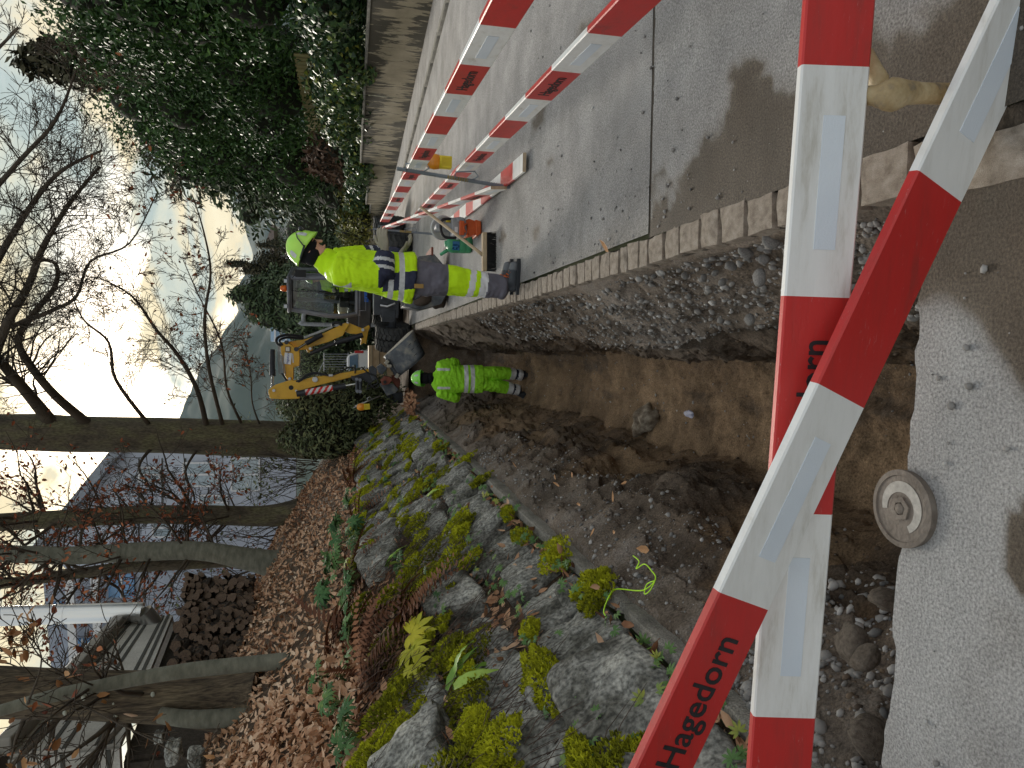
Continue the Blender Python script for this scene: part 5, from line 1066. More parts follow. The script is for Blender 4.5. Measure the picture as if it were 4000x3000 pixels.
for r0, th in enumerate((R(58), R(80), R(102), R(122))):
    for s_ in (.28, .50, .74):
        sl_ = MB(); P4 = []
        for (ds, dt) in ((-.012, -.12), (.012, -.12), (.012, .12), (-.012, .12)):
            p = bk(s_ + ds + (r0 % 2) * .06, th + dt * .7); P4.append(p + Bv.normalized() * .014 - (mid - p) * .0)
        sl_.prism(P4, Bv.normalized() * .006); sl_.build('drain_slot', M['black'], bo)
# operator at the controls
op = empty('person', ub(CW / 2, .8, ZS), 'excavator operator in a yellow high-visibility jacket seated in the cab', 'person'); bp = Loft()
hp = ub(CW / 2 - .24, .80, ZS + .40); ch = ub(CW / 2 - .24, .86, ZS + .82)
bp.limb([hp, hp.lerp(ch, .5), ch, ch + ez * .06], [(.17, .12), (.18, .12), (.20, .11), (.08, .08)], [(1, 0)], ea, n=30)
for s_ in (-1, 1):
    sh_ = ch + ea * .19 * s_; elb = ch + ea * .25 * s_ - eb * .12 - ez * .26; wr3 = ub(CW / 2 - .24 + .20 * s_, .48, ZS + .58)
    bp.limb([sh_, elb], [(.07, .07), (.055, .055)], [(1, 0)], eb); bp.limb([elb, wr3], [(.055, .055), (.042, .042)], [(1, 0)], ez)
    kn = ub(CW / 2 - .24 + .14 * s_, .36, ZS + .42); bp.limb([hp + ea * .09 * s_, kn], [(.09, .09), (.07, .07)], [(1, 0)], ea); bp.limb([kn, ub(CW / 2 - .24 + .14 * s_, .25, ZS + .06)], [(.068, .068), (.05, .05)], [(.4, 0), (.6, 1), (.75, 0), (.9, 1), (1, 0)], ea)
    hand(op, wr3, -eb * .9 - ez * .2, -ez, -ea * s_, .8, .06)
bp.fuse('body', [M['hivis'], M['silver']], op, .011, 2, .008, (0,)); hh = ch + ez * .22 - eb * .03; head(op, hh, -eb + ea * .15, ez); helmet(op, hh + ez * .05, -eb + ea * .15, ez, 1.0, False)
# ================================================================== TOOLS AND SMALL THINGS
M['greenp'] = pmat('faded green plastic', [(0.3, (0.035, 0.22, 0.10)), (0.7, (0.075, 0.33, 0.17))], 6, 5, 0.45)
M['orange'] = pmat('orange machine plastic', [(0.3, (0.42, 0.065, 0.015)), (0.7, (0.62, 0.12, 0.03))], 8, 6, 0.45)
M['lgrey'] = pmat('dusty grey plastic', [(0.3, (0.19, 0.20, 0.22)), (0.7, (0.34, 0.35, 0.37))], 8, 6, 0.55)
M['handle'] = pmat('broom wood', [(0.3, (0.38, 0.28, 0.18)), (0.7, (0.56, 0.45, 0.31))], 5, 6, 0.7, .15, 60)
# broom lying on its bristles, handle leaning on the fallen plank
br = empty('broom', gnd(1075, 545), 'street broom with pale wooden handle and black bristles on the road', 'broom')
a, b = gnd(1072, 586) + Vector((0, 0, 0)), gnd(1072, 503); mid_ = (a + b) / 2; dd = (b - a).normalized()
mb = MB(); mb.beam(a + Vector((0, .02, .115)), b + Vector((0, .02, .115)), .065, .045, mi=0); mb.build('head', M['handle'], br, bevel=.008)
mb = MB(); rn = random.Random(2)
for i in range(46):
    for j in range(5):
        p = a.lerp(b, (i + .5) / 46) + Vector((0, -.005 + .011 * j, .095)); q = p + Vector((rn.uniform(-.012, .012), rn.uniform(-.018, .010) - .008, -.092)); mb.tube([p, q], [.0045, .0022], 4)
mb.build('bristles', M['black'], br)
h0 = a.lerp(b, .42) + Vector((0, .02, .13)); h1 = at(908, 447, 7.15); mb = MB(); mb.tube([h0, h0.lerp(h1, .08), h1], [.019, .0155, .0145], 10); mb.build('handle', M['handle'], br, smooth=True)
# cut-off saw
sw = empty('cut_off_saw', gnd(1038, 490), 'orange and grey petrol cut-off saw standing on the road', 'saw'); Ys = 7.75
def sp(px, py, dy=0): return at(px, py, Ys + dy)
def spoly(name, pts, dy, th, mat, parent=sw, bevel=.012): 
    mb = MB(); mb.prism([sp(p, q, dy) for p, q in pts], (0, th, 0)); return mb.build(name, mat, parent, bevel=bevel)
spoly('rear_handle', [(1000, 478), (1012, 474), (1022, 478), (1033, 490), (1033, 500), (1020, 510), (1005, 514), (1000, 508), (1006, 498), (1008, 490)], 0, .12, M['orange'])
spoly('engine_block', [(972, 474), (992, 472), (1003, 476), (1006, 512), (990, 515), (975, 510)], .03, .22, M['lgrey'])
spoly('tank', [(985, 470), (1002, 470), (1004, 478), (988, 480)], -.08, .05, M['lgrey']); spoly('starter_cover', [(992, 476), (1003, 478), (1003, 508), (992, 508)], -.09, .05, M['orange']); spoly('base', [(1022, 478), (1035, 482), (1036, 508), (1024, 514)], .05, .26, M['orange'])
spoly('label_plate', [(982, 490), (989, 490), (989, 502), (982, 502)], -.082, .005, M['whitetape'], bevel=0); spoly('blade_guard', [(938, 488), (948, 484), (974, 486), (974, 498), (948, 500), (938, 497)], .10, .30, M['lgrey']); spoly('filter_cap', [(963, 476), (974, 474), (976, 482), (965, 484)], .05, .1, M['yplastic'])
mb = MB(); mb.tube(smooth_path([sp(985, 474, -.02), sp(962, 473, -.05), sp(953, 480, -.07), sp(953, 500, -.07), sp(962, 512, -.05), sp(985, 514, -.02)], 6), .015, 8); mb.build('front_handle', M['black'], sw, smooth=True)
mb = MB(); c = sp(956, 492, .16); mb.lathe([(.12, -.004), (.135, 0), (.12, .004), (0, .004)], c, (.2, 1, 0), 30); mb.build('cutting_disc', M['steel'], sw)
mb = MB(); mb.tube(smooth_path([sp(1008, 482, -.08), sp(1002, 490, -.12), sp(1006, 502, -.1)], 5), .010, 6); mb.tube([sp(1010, 505, -.09), sp(1010, 511, -.10)], .016, 8); mb.build('throttle', M['orange'], sw, smooth=True)
# green canister
gc = empty('canister', gnd(1006, 527), 'faded green plastic watering canister with a looped handle behind the saw', 'canister'); Yg_ = 8.35
mb = MB(); c = at(1003, 528, Yg_); c.z = 0; mb.lathe([(0, .005), (.085, .005), (.10, .02), (.104, .07), (.100, .075), (.104, .08), (.104, .15), (.100, .155), (.104, .16), (.104, .23), (.095, .27), (.06, .295), (.035, .30), (.035, .32), (0, .32)], c, (0, 0, 1), 28); mb.build('body', M['greenp'], gc, smooth=True)
mb = MB(); mb.tube(smooth_path([c + Vector((.06, -.02, .27)), c + Vector((.085, -.06, .36)), c + Vector((.09, -.10, .38)), c + Vector((.10, -.13, .30)), c + Vector((.095, -.10, .14)), c + Vector((.085, -.04, .07))], 6), .017, 8, flat=.7); mb.build('handle', M['greenp'], gc, smooth=True)
mb = MB(); mb.tube([c + Vector((-.05, .03, .25)), c + Vector((-.12, .08, .36))], [.025, .018], 10); mb.build('spout', M['greenp'], gc, smooth=True)
mb = MB()
for i in range(9):
    for j in range(4):
        P4 = []
        for (di, dj) in ((0, 0), (1, 0), (1, 1), (0, 1)):
            q_ = R(-140 + (i + di) * 6.5); P4.append(c + Vector((math.cos(q_) * .1055, math.sin(q_) * .1055, .16 + (j + dj) * .02)))
        mb.add(P4, [(0, 1, 2, 3)])
mb.build('sticker', flat('blue sticker', (.03, .15, .34), .5), gc, smooth=True)
# spare digging bucket lying on the road behind the first worker
sbk = empty('spare_bucket', gnd(960, 620), 'spare digging bucket caked in soil lying on the road behind the first worker', 'bucket'); Yb = 10.6
mb = MB(); pr = []
c = at(935, 615, Yb); c.z = .34; prof = [(-.34, .30), (-.38, .05), (-.30, -.22), (-.08, -.34), (.20, -.30), (.40, -.12)]
for (x, z) in prof: pr.append(c + Vector((x, 0, z)))
k_ = len(pr); V = [p + Vector((0, -.33, 0)) for p in pr] + [p + Vector((0, .33, 0)) for p in pr]; mb.add(V, [(i, i + 1, i + 1 + k_, i + k_) for i in range(k_ - 1)]); bo = mb.build('shell', M['wornsteel'], sbk, smooth=True, auto=60); s2 = bo.modifiers.new('s', 'SOLIDIFY'); s2.thickness = .025
for dy in (-.34, .34):
    mb = MB(); mb.prism([p + Vector((0, dy, 0)) for p in pr] + [c + Vector((.36, dy, .10)), c + Vector((.05, dy, .30))], (0, .024, 0)); mb.build('side_plate', M['wornsteel'], sbk)
mb = MB(); mb.beam(pr[-1] + Vector((.04, -.36, .03)), pr[-1] + Vector((.04, .36, .03)), .12, .03); mb.build('cutting_edge', M['rustred'], sbk, bevel=.005)
for dy in (-.12, .12):
    mb = MB(); e0 = at(905, 597, Yb) + Vector((0, dy, 0)); e1 = at(912, 572, Yb) + Vector((0, dy, 0)); mb.prism([e0 + Vector((-.12, 0, -.10)), e0 + Vector((.06, 0, -.18)), e1 + Vector((.05, 0, -.09)), e1 + Vector((.075, 0, -.02)), e1 + Vector((.04, 0, .06)), e1 + Vector((-.03, 0, .07)), e0 + Vector((-.10, 0, .08))], (0, .04, 0)); eo = mb.build('hanger_ear', M['gcab'], sbk, bevel=.008)
    mb = MB(); mb.tube([e1 + Vector((.01, -.03, 0)), e1 + Vector((.01, .03, 0))], .035, 14); mb.build('pin', M['steel'], eo, smooth=True, auto=40)
tv, tf = rock_tmpl(8, 3, 0.7, 0.5); dm = raw_mesh('soil_lump', tv, tf, [M['crumb']], smooth=True)
for i, (dx_, dy, dz, s_) in enumerate(((-.05, -.2, -.02, .5), (.12, -.25, -.10, .4), (-.22, -.28, .05, .35), (-.2, -.1, -.2, .4))):
    o = link('soil_lump', dm, sbk); o.matrix_parent_inverse = wmat(sbk).inverted(); o.location = c + Vector((dx_, dy, dz)); o.scale = (s_, s_, s_ * .8); o.rotation_euler = (i, i * 2, i * .5)
# valve cover standing proud at the apron edge
vc = empty('valve_cover', (-0.39, 1.56, 0), 'round iron valve cover with a square nut on the apron edge', 'cover'); cc = Vector((-.395, 1.555, .012))
M['iron'] = pmat('mud-smeared iron', [(0.3, (0.11, 0.09, 0.075)), (0.6, (0.20, 0.17, 0.145)), (0.8, (0.27, 0.24, 0.21))], 14, 6, .7, .4, 60)
mb = MB(); mb.lathe([(0, -.10), (.085, -.10), (.096, -.02), (.100, .0), (.100, .008), (.086, .011), (.084, .007), (.0, .007)], cc, (0, 0, 1), 40); mb.build('disc', M['iron'], vc, smooth=True, auto=30)
mb = MB(); V = []; n_ = 30
for i in range(n_ + 1):
    q_ = R(-150 + 250 * i / n_); w_ = .5 + .5 * math.sin(math.pi * i / n_)
    for r_ in (.052 - .010 * w_, .058 + .013 * w_): V.append(cc + Vector((math.cos(q_) * r_, math.sin(q_) * r_, .0085)))
mb.add(V, [(2 * i, 2 * i + 1, 2 * i + 3, 2 * i + 2) for i in range(n_)]); mb.build('pale_scrape', flat('pale cement smear', (.40, .38, .35), .8, var=.25, scale=60), vc)
mb = MB(); mb.lathe([(.018, 0), (.032, 0), (.032, .006), (.018, .006)], cc + Vector((0, 0, .007)), (0, 0, 1), 6, closed=True); mb.ball(cc + Vector((0, 0, .010)), (.015, .015, .010), None, 12, 6); mb.build('nut', M['iron'], vc, smooth=True, auto=30)
# yellow-green mason's line
sgm = flat('fluorescent cord', (.45, .80, .02), .6); mb = MB(); pts = [gnd(1375, 1200, -.14), gnd(1388, 1212, -.13), gnd(1382, 1228, -.12), gnd(1400, 1218, -.13), gnd(1415, 1232, -.13), gnd(1424, 1248, -.13), gnd(1412, 1275, -.1), gnd(1400, 1282, -.1), gnd(1405, 1262, -.12), gnd(1422, 1255, -.13), gnd(1395, 1275, -.10), gnd(1340, 1272, -.04), gnd(1325, 1285, .035), gnd(1312, 1318, .06), gnd(1318, 1332, .07)]
mb.tube(smooth_path([p + Vector((0, 0, .02)) for p in pts], 8), .0035, 6); mb.build('mason_line', sgm, smooth=True, label='fluorescent yellow cord curled over the soil and concrete edging', cat='cord')
# boulder and blue scrap in the trench floor
tv, tf = rock_tmpl(21, 4, 0.6, 0.9); bm2 = raw_mesh('boulder', tv, tf, [pmat('pale sandstone', [(.35, (.11, .08, .055)), (.5, (.22, .18, .135)), (.65, (.40, .35, .28))], 5, 9, .95, .8, 40)], smooth=True)
o = link('boulder', bm2); o.location = gnd(1395, 905, -1.44); o.scale = (.30, .40, .34); o.rotation_euler = (.3, .2, .6); tag(o, 'pale boulder sticking out of the left side of the trench floor', 'stone')
tv, tf = rock_tmpl(33, 3, 0.5, 0.6); sm2 = raw_mesh('plastic_scrap', tv, tf, [flat('bluish scrap', (.25, .26, .36), .6, var=.3)]); o = link('plastic_scrap', sm2); o.location = gnd(1490, 895, -1.40); o.scale = (.06, .16, .05); tag(o, 'crumpled bluish scrap on the trench floor beside the boulder', 'scrap')
# second warning lamp leaning by the far end of the wall, and the dark skip behind it
lp = zc(1030, 1490, 15.5); lamp('amber warning lamp with yellow case leaning by the far wall end', lp, (-.05, 0, 1), 1.15)
lf_ = empty('lamp_frame', zc(1090, 1440, 15.6), 'galvanised wire frame leaning beside the amber lamp at the wall end', 'frame'); mb = MB(); mb.tube([zc(1205, 1368, 15.6), zc(915, 1500, 15.6)], .012, 6); mb.tube([zc(1205, 1375, 15.55), zc(930, 1480, 15.55)], .010, 6); mb.tube([zc(1120, 1420, 15.5), zc(1090, 1380, 15.5), zc(1060, 1400, 15.5), zc(1085, 1440, 15.5)], .008, 6); mb.build('wire_frame', M['steel'], lf_, smooth=True)
# ================================================================== LEFT BANK VEGETATION
rng = np.random.default_rng(77)
M['litter'] = pmat('dead beech leaves', [(0.05, (0.085, 0.04, 0.024)), (0.3, (0.28, 0.13, 0.066)), (0.55, (0.48, 0.275, 0.16)), (0.8, (0.62, 0.41, 0.27)), (0.98, (0.66, 0.50, 0.36))], 40, 3, 0.75, attr='rnd')
M['moss'] = pmat('moss', [(0.1, (0.08, 0.085, 0.006)), (0.4, (0.25, 0.26, 0.010)), (0.7, (0.50, 0.51, 0.018)), (0.95, (0.62, 0.62, 0.05))], 25, 3, 0.95, attr='rnd')
M['hell'] = pmat('hellebore leaf', [(0.05, (0.025, 0.065, 0.022)), (0.5, (0.055, 0.13, 0.042)), (0.85, (0.12, 0.21, 0.065)), (0.98, (0.34, 0.34, 0.06))], 20, 3, 0.6, attr='rnd', spec=.2)
M['deadfern'] = pmat('dead fern', [(0.1, (0.075, 0.03, 0.016)), (0.5, (0.15, 0.06, 0.03)), (0.9, (0.24, 0.105, 0.05))], 30, 3, 0.9, attr='rnd')
M['fern'] = pmat('fern green', [(0.1, (0.12, 0.24, 0.03)), (0.5, (0.22, 0.38, 0.05)), (0.9, (0.36, 0.50, 0.09))], 20, 3, 0.5, attr='rnd')
M['straw'] = pmat('dry grass', [(0.1, (0.25, 0.22, 0.11)), (0.9, (0.50, 0.46, 0.28))], 20, 3, 0.8, attr='rnd')
LEAF_V = [(0, 0, 0), (.22, -.26, .05), (.25, 0, -.02), (.22, .26, .05), (.62, -.24, .10), (.65, 0, .02), (.62, .24, .10), (1.0, 0, .12)]
LEAF_F = [(0, 1, 2), (0, 2, 3), (1, 4, 5, 2), (2, 5, 6, 3), (4, 7, 5), (5, 7, 6)]
LEAF_V2 = [(x, y * .9, z + .30 * y * y * (1 if i % 2 else .6) + .25 * x * x) for i, (x, y, z) in enumerate(LEAF_V)]
def surf_scatter(name, n, box_, s0, s1, tmpl, mat, tiltn=0.6, dens=None, lift=0.012, kind='stuff', label=None, rnd=None, zf=hill, ybias=1.4):
    x = box_[0] + (box_[1] - box_[0]) * rng.random(n); y = box_[2] + (box_[3] - box_[2]) * rng.random(n) ** ybias
    if dens is not None:
        k = rng.random(n) < dens(x, y); x, y = x[k], y[k]
    n = len(x); z = zf(x, y); nn = hnorm(x, y) + tiltn * rng.standard_normal((n, 3)); s_ = s0 + (s1 - s0) * rng.random(n)
    P = np.stack([x, y, z + lift * (1 + rng.random(n))], 1); Mx = mats_from(P, nn, rng.random(n) * 6.28, s_)
    o = scatter(name, tmpl[0], tmpl[1], Mx, mat, rnd=rnd if rnd is None else rnd(x, y, n)); return tag(o, label, kind=kind)
patch = lambda x, y: fbm(np.stack([x, y, 0 * x], 1), 0.9, 3)
lit_d = lambda x, y: np.clip(0.25 + 1.3 * sstep(-2.0, -2.7, x), 0, 1)
lit_c = lambda x, y, n: np.clip(0.57 + 0.34 * patch(x, y) + 0.20 * rng.standard_normal(n), 0, 1)
surf_scatter('leaf_litter', 22000, (-1.6, -5.6, 1.0, 19.0), .05, .095, (LEAF_V2, LEAF_F), M['litter'], .55, lit_d, label='dead brown beech leaves carpeting the bank above the wall', rnd=lit_c)
surf_scatter('leaf_litter', 12000, (-1.7, -4.6, 0.6, 6.5), .045, .10, (LEAF_V, LEAF_F), M['litter'], .7, lit_d, .025, label='larger dead leaves on the near part of the bank', rnd=lit_c, ybias=1.0)
surf_scatter('leaf_litter', 5000, (-5.0, -12.0, 2.0, 22.0), .07, .13, (LEAF_V2, LEAF_F), M['litter'], .5, label='dark leaf litter under the trees behind the bank', rnd=lambda x, y, n: np.clip(.28 + .18 * rng.standard_normal(n), 0, 1))
# leaves caught in the wall joints and on the edging
n = 1300; y = 1.3 + 15 * rng.random(n) ** 1.5; s_ = 0.0 + 1.5 * rng.random(n); P = np.stack([-1.47 - .555 * s_ + .03 + .05 * rng.random(n), y, .0 + .832 * s_], 1)
k = rng.random(n) < .55; P = P[k]; scl = .045 + .05 * rng.random(len(P)); tag(scatter('wall_leaves', LEAF_V2, LEAF_F, mats_from(P, np.array([[.8, 0, .6]]) + .8 * rng.standard_normal((len(P), 3)), rng.random(len(P)) * 6.28, scl), M['litter'], rnd=np.clip(rng.normal(.42, .2, len(P)), 0, 1)), 'dead leaves caught between the wall stones', kind='stuff')
n = 420; y = 1.5 + 15 * rng.random(n) ** 1.3; P = np.stack([-1.43 + .05 * rng.standard_normal(n), y, .03 + .03 * rng.random(n)], 1); tag(scatter('edging_leaves', LEAF_V2, LEAF_F, mats_from(P, np.array([[0, 0, 1.]]) + .6 * rng.standard_normal((n, 3)), rng.random(n) * 6.28, .04 + .05 * rng.random(n)), M['litter'], rnd=np.clip(rng.normal(.40, .18, n), 0, 1)), 'dead leaves lying along the concrete edging', kind='stuff')
n = 260; P = np.stack([-1.15 + .12 * rng.standard_normal(n), 15.6 + .5 * rng.standard_normal(n), .05 + .10 * rng.random(n)], 1); tag(scatter('leaf_pile', LEAF_V2, LEAF_F, mats_from(P, np.array([[.3, -.4, 1.]]) + .7 * rng.standard_normal((n, 3)), rng.random(n) * 6.28, .09 + .06 * rng.random(n)), M['litter'], rnd=np.clip(rng.normal(.35, .15, n), 0, 1)), 'heap of brown leaves at the far corner of the trench', kind='stuff')
# single leaves one can point at on the soil
lvs = []
lm = raw_mesh('fallen_leaf', LEAF_V2, LEAF_F, [pmat('tan leaf', [(.3, (.36, .18, .08)), (.7, (.52, .30, .15))], 15, 3, .7, objrand=1)])
for i, (px, py, z, s_) in enumerate([(1330, 1085, -.30, .075), (1410, 1188, -.24, .09), (1290, 1140, -.12, .06), (1330, 1150, -.2, .05), (1322, 545, .012, .09), (1360, 1040, -.5, .05), (1240, 1020, -.2, .05), (1205, 1035, -.05, .06), (1215, 1050, -.03, .06), (1000, 920, -.12, .10), (1015, 940, -.1, .1), (1120, 1010, -.1, .07), (1260, 1090, -.1, .05)]):
    o = link('fallen_leaf', lm); o.location = gnd(px, py, z) + Vector((0, 0, .02)); o.scale = (s_, s_, s_); o.rotation_euler = (.3 * math.sin(i * 3), .3 * math.cos(i * 2), i * 1.7)
    lvs.append(o)
    if i == 4: tag(lvs.pop(), 'tan fallen leaf lying on the granite setts', 'leaf')
lvs.sort(key=lambda o: o.location.y)
for i, o in enumerate(lvs): tag(o, ORD[i] + ' single tan fallen leaf on the bare soil of the left bank', 'leaf', 'leaves on the bare soil')
# moss cushions: thousands of little tufts hugging the stones
TUFT_V = [(-.5, 0, 0), (.5, 0, 0), (0, 0, 1.3), (0, -.5, 0), (0, .5, 0), (.1, .1, 1.2)]; TUFT_F = [(0, 1, 2), (3, 4, 5)]
def moss(center, rx, ry, h, n, nrm_, seed, dull=0.0, label=None):
    r_ = np.random.default_rng(seed); q = r_.random(n) * 6.283; rr_ = np.sqrt(r_.random(n)); nz_ = Vector(nrm_).normalized(); u = Vector((0, 1, 0)); u = (u - nz_ * u.dot(nz_)).normalized(); w = u.cross(nz_)
    e = 1 + .45 * vn(np.stack([np.cos(q) * 1.7 + seed, np.sin(q) * 1.7, 0 * q], 1)); a, b = rr_ * np.cos(q) * e, rr_ * np.sin(q) * e
    lump = .5 + .5 * vn(np.stack([a * 3 + seed, b * 3, 0 * a], 1)); hh = h * np.maximum(0, 1 - (rr_ ** 2)) * (.45 + .8 * lump)
    P = np.array(center)[None] + a[:, None] * ry * np.array(u)[None] + b[:, None] * rx * np.array(w)[None] + hh[:, None] * np.array(nz_)[None]
    Zn = np.array(nz_)[None] + (a[:, None] * np.array(u)[None] + b[:, None] * np.array(w)[None]) * .6 + .55 * r_.standard_normal((n, 3)); s_ = .010 + .013 * r_.random(n)
    o = scatter('moss', TUFT_V, TUFT_F, mats_from(P, Zn, r_.random(n) * 6.28, s_), M['moss'], wl, rnd=np.clip(.30 + .45 * lump + .12 * r_.standard_normal(n) - dull, 0, 1)); o['kind'] = 'stuff'; return o
random.seed(21); mi_ = 0
def wp(s_, y, out=.16): 
    p = Vector((-1.50, 0, 0)) + WALL_DIR * s_ + WALL_N * out; p.y = y; return p
for (c, p, lx, ly, lz) in STONES:
    for rep in range(3):
        if random.random() > (.80 if p.y < 6 else .60): continue
        s_ = (p - Vector((-1.5, p.y, 0))).dot(WALL_DIR) + random.choice((-.55, -.48, .5, .45, .52, .3)) * lx * random.uniform(.7, 1.05); near = max(0.3, 1.2 - p.y / 14)
        moss(wp(s_, p.y + random.choice((random.uniform(-.4, .4), -.5, .5)) * ly, .055 + .22 * lz - .015), random.uniform(.05, .20), random.uniform(.06, .28), random.uniform(.012, .05), int(random.uniform(600, 1100) * near), WALL_N + Vector((0, 0, random.uniform(0, .5))), mi_, random.choice((0, 0, .1, .25))); mi_ += 1
for i in range(26):
    y = random.uniform(1.8, 9.5); s_ = random.uniform(.75, 1.55); moss(wp(s_, y, .06), random.uniform(.12, .26), random.uniform(.15, .34), random.uniform(.03, .07), 950, WALL_N + Vector((0, 0, .6)), 200 + i, random.choice((.05, .2, .3)))
# dark root mat and dead ferns hanging over the upper stones
FERN_V = []; FERN_F = []
for i in range(14):
    t = i / 14; b = len(FERN_V); w = .16 * (1 - t) ** .7 * (1 if i > 0 else .3); zz_ = -.35 * t * t
    FERN_V += [(t, 0, zz_), (t + .03, w, zz_ - .05 * w), (t + .055, .01, zz_), (t + .03, -w, zz_ - .05 * w)]; FERN_F += [(b, b + 1, b + 2), (b, b + 2, b + 3)]
def ferns(name, spots, n, s0, s1, mat, seed, label, dirx, group=None, cat='fern', parentless=True, droop=.4):
    r_ = np.random.default_rng(seed)
    for k_, (x, y, lb) in enumerate(spots):
        z = float(hill(np.array([x]), np.array([y]))[0]); P = np.array([[x, y, z + .05]]) + r_.normal(0, .07, (n, 3)) * np.array([[1, 1.3, .3]])
        D = np.array([dirx]) + .45 * r_.standard_normal((n, 3)); D /= np.linalg.norm(D, axis=1, keepdims=True); up = np.array([[.45, 0, .9]]) + .3 * r_.standard_normal((n, 3)); Yv = np.cross(up, D); Yv /= np.linalg.norm(Yv, axis=1, keepdims=True); Zv = np.cross(D, Yv); sc_ = (s0 + (s1 - s0) * r_.random(n))[:, None]
        Mx = np.zeros((n, 4, 4)); Mx[:, :3, 0] = D * sc_; Mx[:, :3, 1] = Yv * sc_; Mx[:, :3, 2] = Zv * sc_; Mx[:, :3, 3] = P; Mx[:, 3, 3] = 1
        root = empty(name, (x, y, z), lb, cat, group); scatter('fronds', FERN_V, FERN_F, Mx, mat, root, rnd=r_.random(n))['kind'] = 'stuff'
ferns('dead_fern', [(-2.35, 5.0, 'rust-brown dead fern clump hanging over the wall nearest the camera'), (-2.45, 5.9, 'rust-brown dead fern clump beyond the nearest one on the bank'), (-2.4, 7.4, 'rust-brown dead fern clump halfway along the wall'), (-2.15, 5.4, 'rust-brown dead fern draped lowest over the mossy stones'), (-2.6, 6.5, 'rust-brown dead fern clump highest on the bank'), (-2.3, 9.6, 'small rust-brown dead fern above the far wall stones'), (-2.35, 12.8, 'dead fern on the bank near the big trunk')], 46, .35, .75, M['deadfern'], 4, None, (.75, -.25, -.45), 'dead ferns on the bank')
ferns('green_fern', [(-2.35, 3.55, 'feathery green fern lying on the litter above the near wall'), (-2.45, 2.7, 'feathery green fern at the picture edge above the near wall')], 16, .3, .55, pmat('olive fern', [(.1, (.05, .075, .02)), (.9, (.14, .18, .06))], 20, 3, .7, attr='rnd'), 9, None, (.6, -.5, .1), 'green ferns on the bank')
# hart's-tongue ferns
STRAP_V = []; STRAP_F = []
for i in range(11):
    t = i / 10; w = .085 * math.sin(math.pi * min(1, .12 + .88 * t) ** .8) + .006; zz_ = .55 * t - .62 * t * t; wv = .012 * math.sin(i * 2.4); STRAP_V += [(t * .85, -w, zz_ + wv), (t * .85, 0, zz_ - .015), (t * .85, w, zz_ - wv)]
STRAP_F = [(3 * i + j, 3 * i + j + 1, 3 * i + j + 4, 3 * i + j + 3) for i in range(10) for j in range(2)]
def strap(p, n, s0, s1, seed, lb, nrm_=(.75, 0, .66)):
    r_ = np.random.default_rng(seed); P = np.array([p]) + r_.normal(0, .02, (n, 3)); s_ = s0 + (s1 - s0) * r_.random(n); tag(scatter('hart_tongue_fern', STRAP_V, STRAP_F, mats_from(P, np.array([nrm_]) + .35 * r_.standard_normal((n, 3)), -1.2 + 1.6 * r_.random(n) - 1.2, s_), M['fern'], rnd=r_.random(n), smooth=True), lb, 'fern', 'strap-leaved ferns in the wall')
strap(wp(.92, 3.95, .10), 9, .22, .36, 3, 'bright green strap-leaved fern growing from the near wall stones'); strap(wp(.10, 3.0, .12), 4, .12, .2, 5, 'small strap-leaved fern low in the near wall'); strap(wp(.55, 8.0, .14), 5, .2, .3, 6, 'strap-leaved fern among the mossy stones halfway along'); strap(wp(1.2, 6.9, .1), 6, .2, .32, 7, 'strap-leaved fern below the hellebores')
# hellebores: palmate leaves on short stems
def palmate(k, r_):
    V, Fc = [], []
    for i in range(k):
        a = -1.9 + 3.8 * i / (k - 1); d = Vector((math.cos(a), math.sin(a), 0)); s_ = Vector((-math.sin(a), math.cos(a), 0)); L_ = .8 + .2 * math.cos(a); b = len(V)
        for t, w, z in ((.05, .02, .0), (.35, .11, .06), (.65, .13, .02), (1.0, .0, -.14)):
            c = d * t * L_ + Vector((0, 0, z)); V += [tuple(c - s_ * w + Vector((0, 0, .02))), tuple(c), tuple(c + s_ * w + Vector((0, 0, .02)))]
        Fc += [(b + 3 * q + j, b + 3 * q + j + 1, b + 3 * q + j + 4, b + 3 * q + j + 3) for q in range(3) for j in range(2)]
    return V, Fc
PAL_V, PAL_F = palmate(7, 0)
hsp = []
r_ = np.random.default_rng(12)
for (px, py, Y_) in [(500, 1540, 5.2), (480, 1470, 6.0), (540, 1445, 5.6), (610, 1350, 6.0), (600, 1290, 8), (590, 1240, 8.8), (640, 1220, 8.0), (620, 1180, 9.5), (680, 1170, 8.5), (650, 1130, 10), (700, 1110, 9.4), (690, 1070, 11), (660, 1090, 11.5), (720, 1050, 11), (700, 1020, 13), (735, 1010, 13), (740, 970, 14.5), (720, 950, 15.5), (760, 940, 14), (790, 1000, 11.5), (770, 1040, 10.5), (830, 1230, 6.4), (870, 1260, 5.6), (860, 1210, 6.6), (900, 1320, 5.0), (460, 1600, 4.6), (520, 1620, 4.2), (800, 1100, 8.4), (845, 1000, 10.4), (700, 1200, 7.6), (580, 1330, 6.8), (655, 1250, 7.2), (725, 1140, 9)]:
    p = at(px, py, Y_); hsp.append((p.x, p.y))
hsp.sort(key=lambda q: q[1])
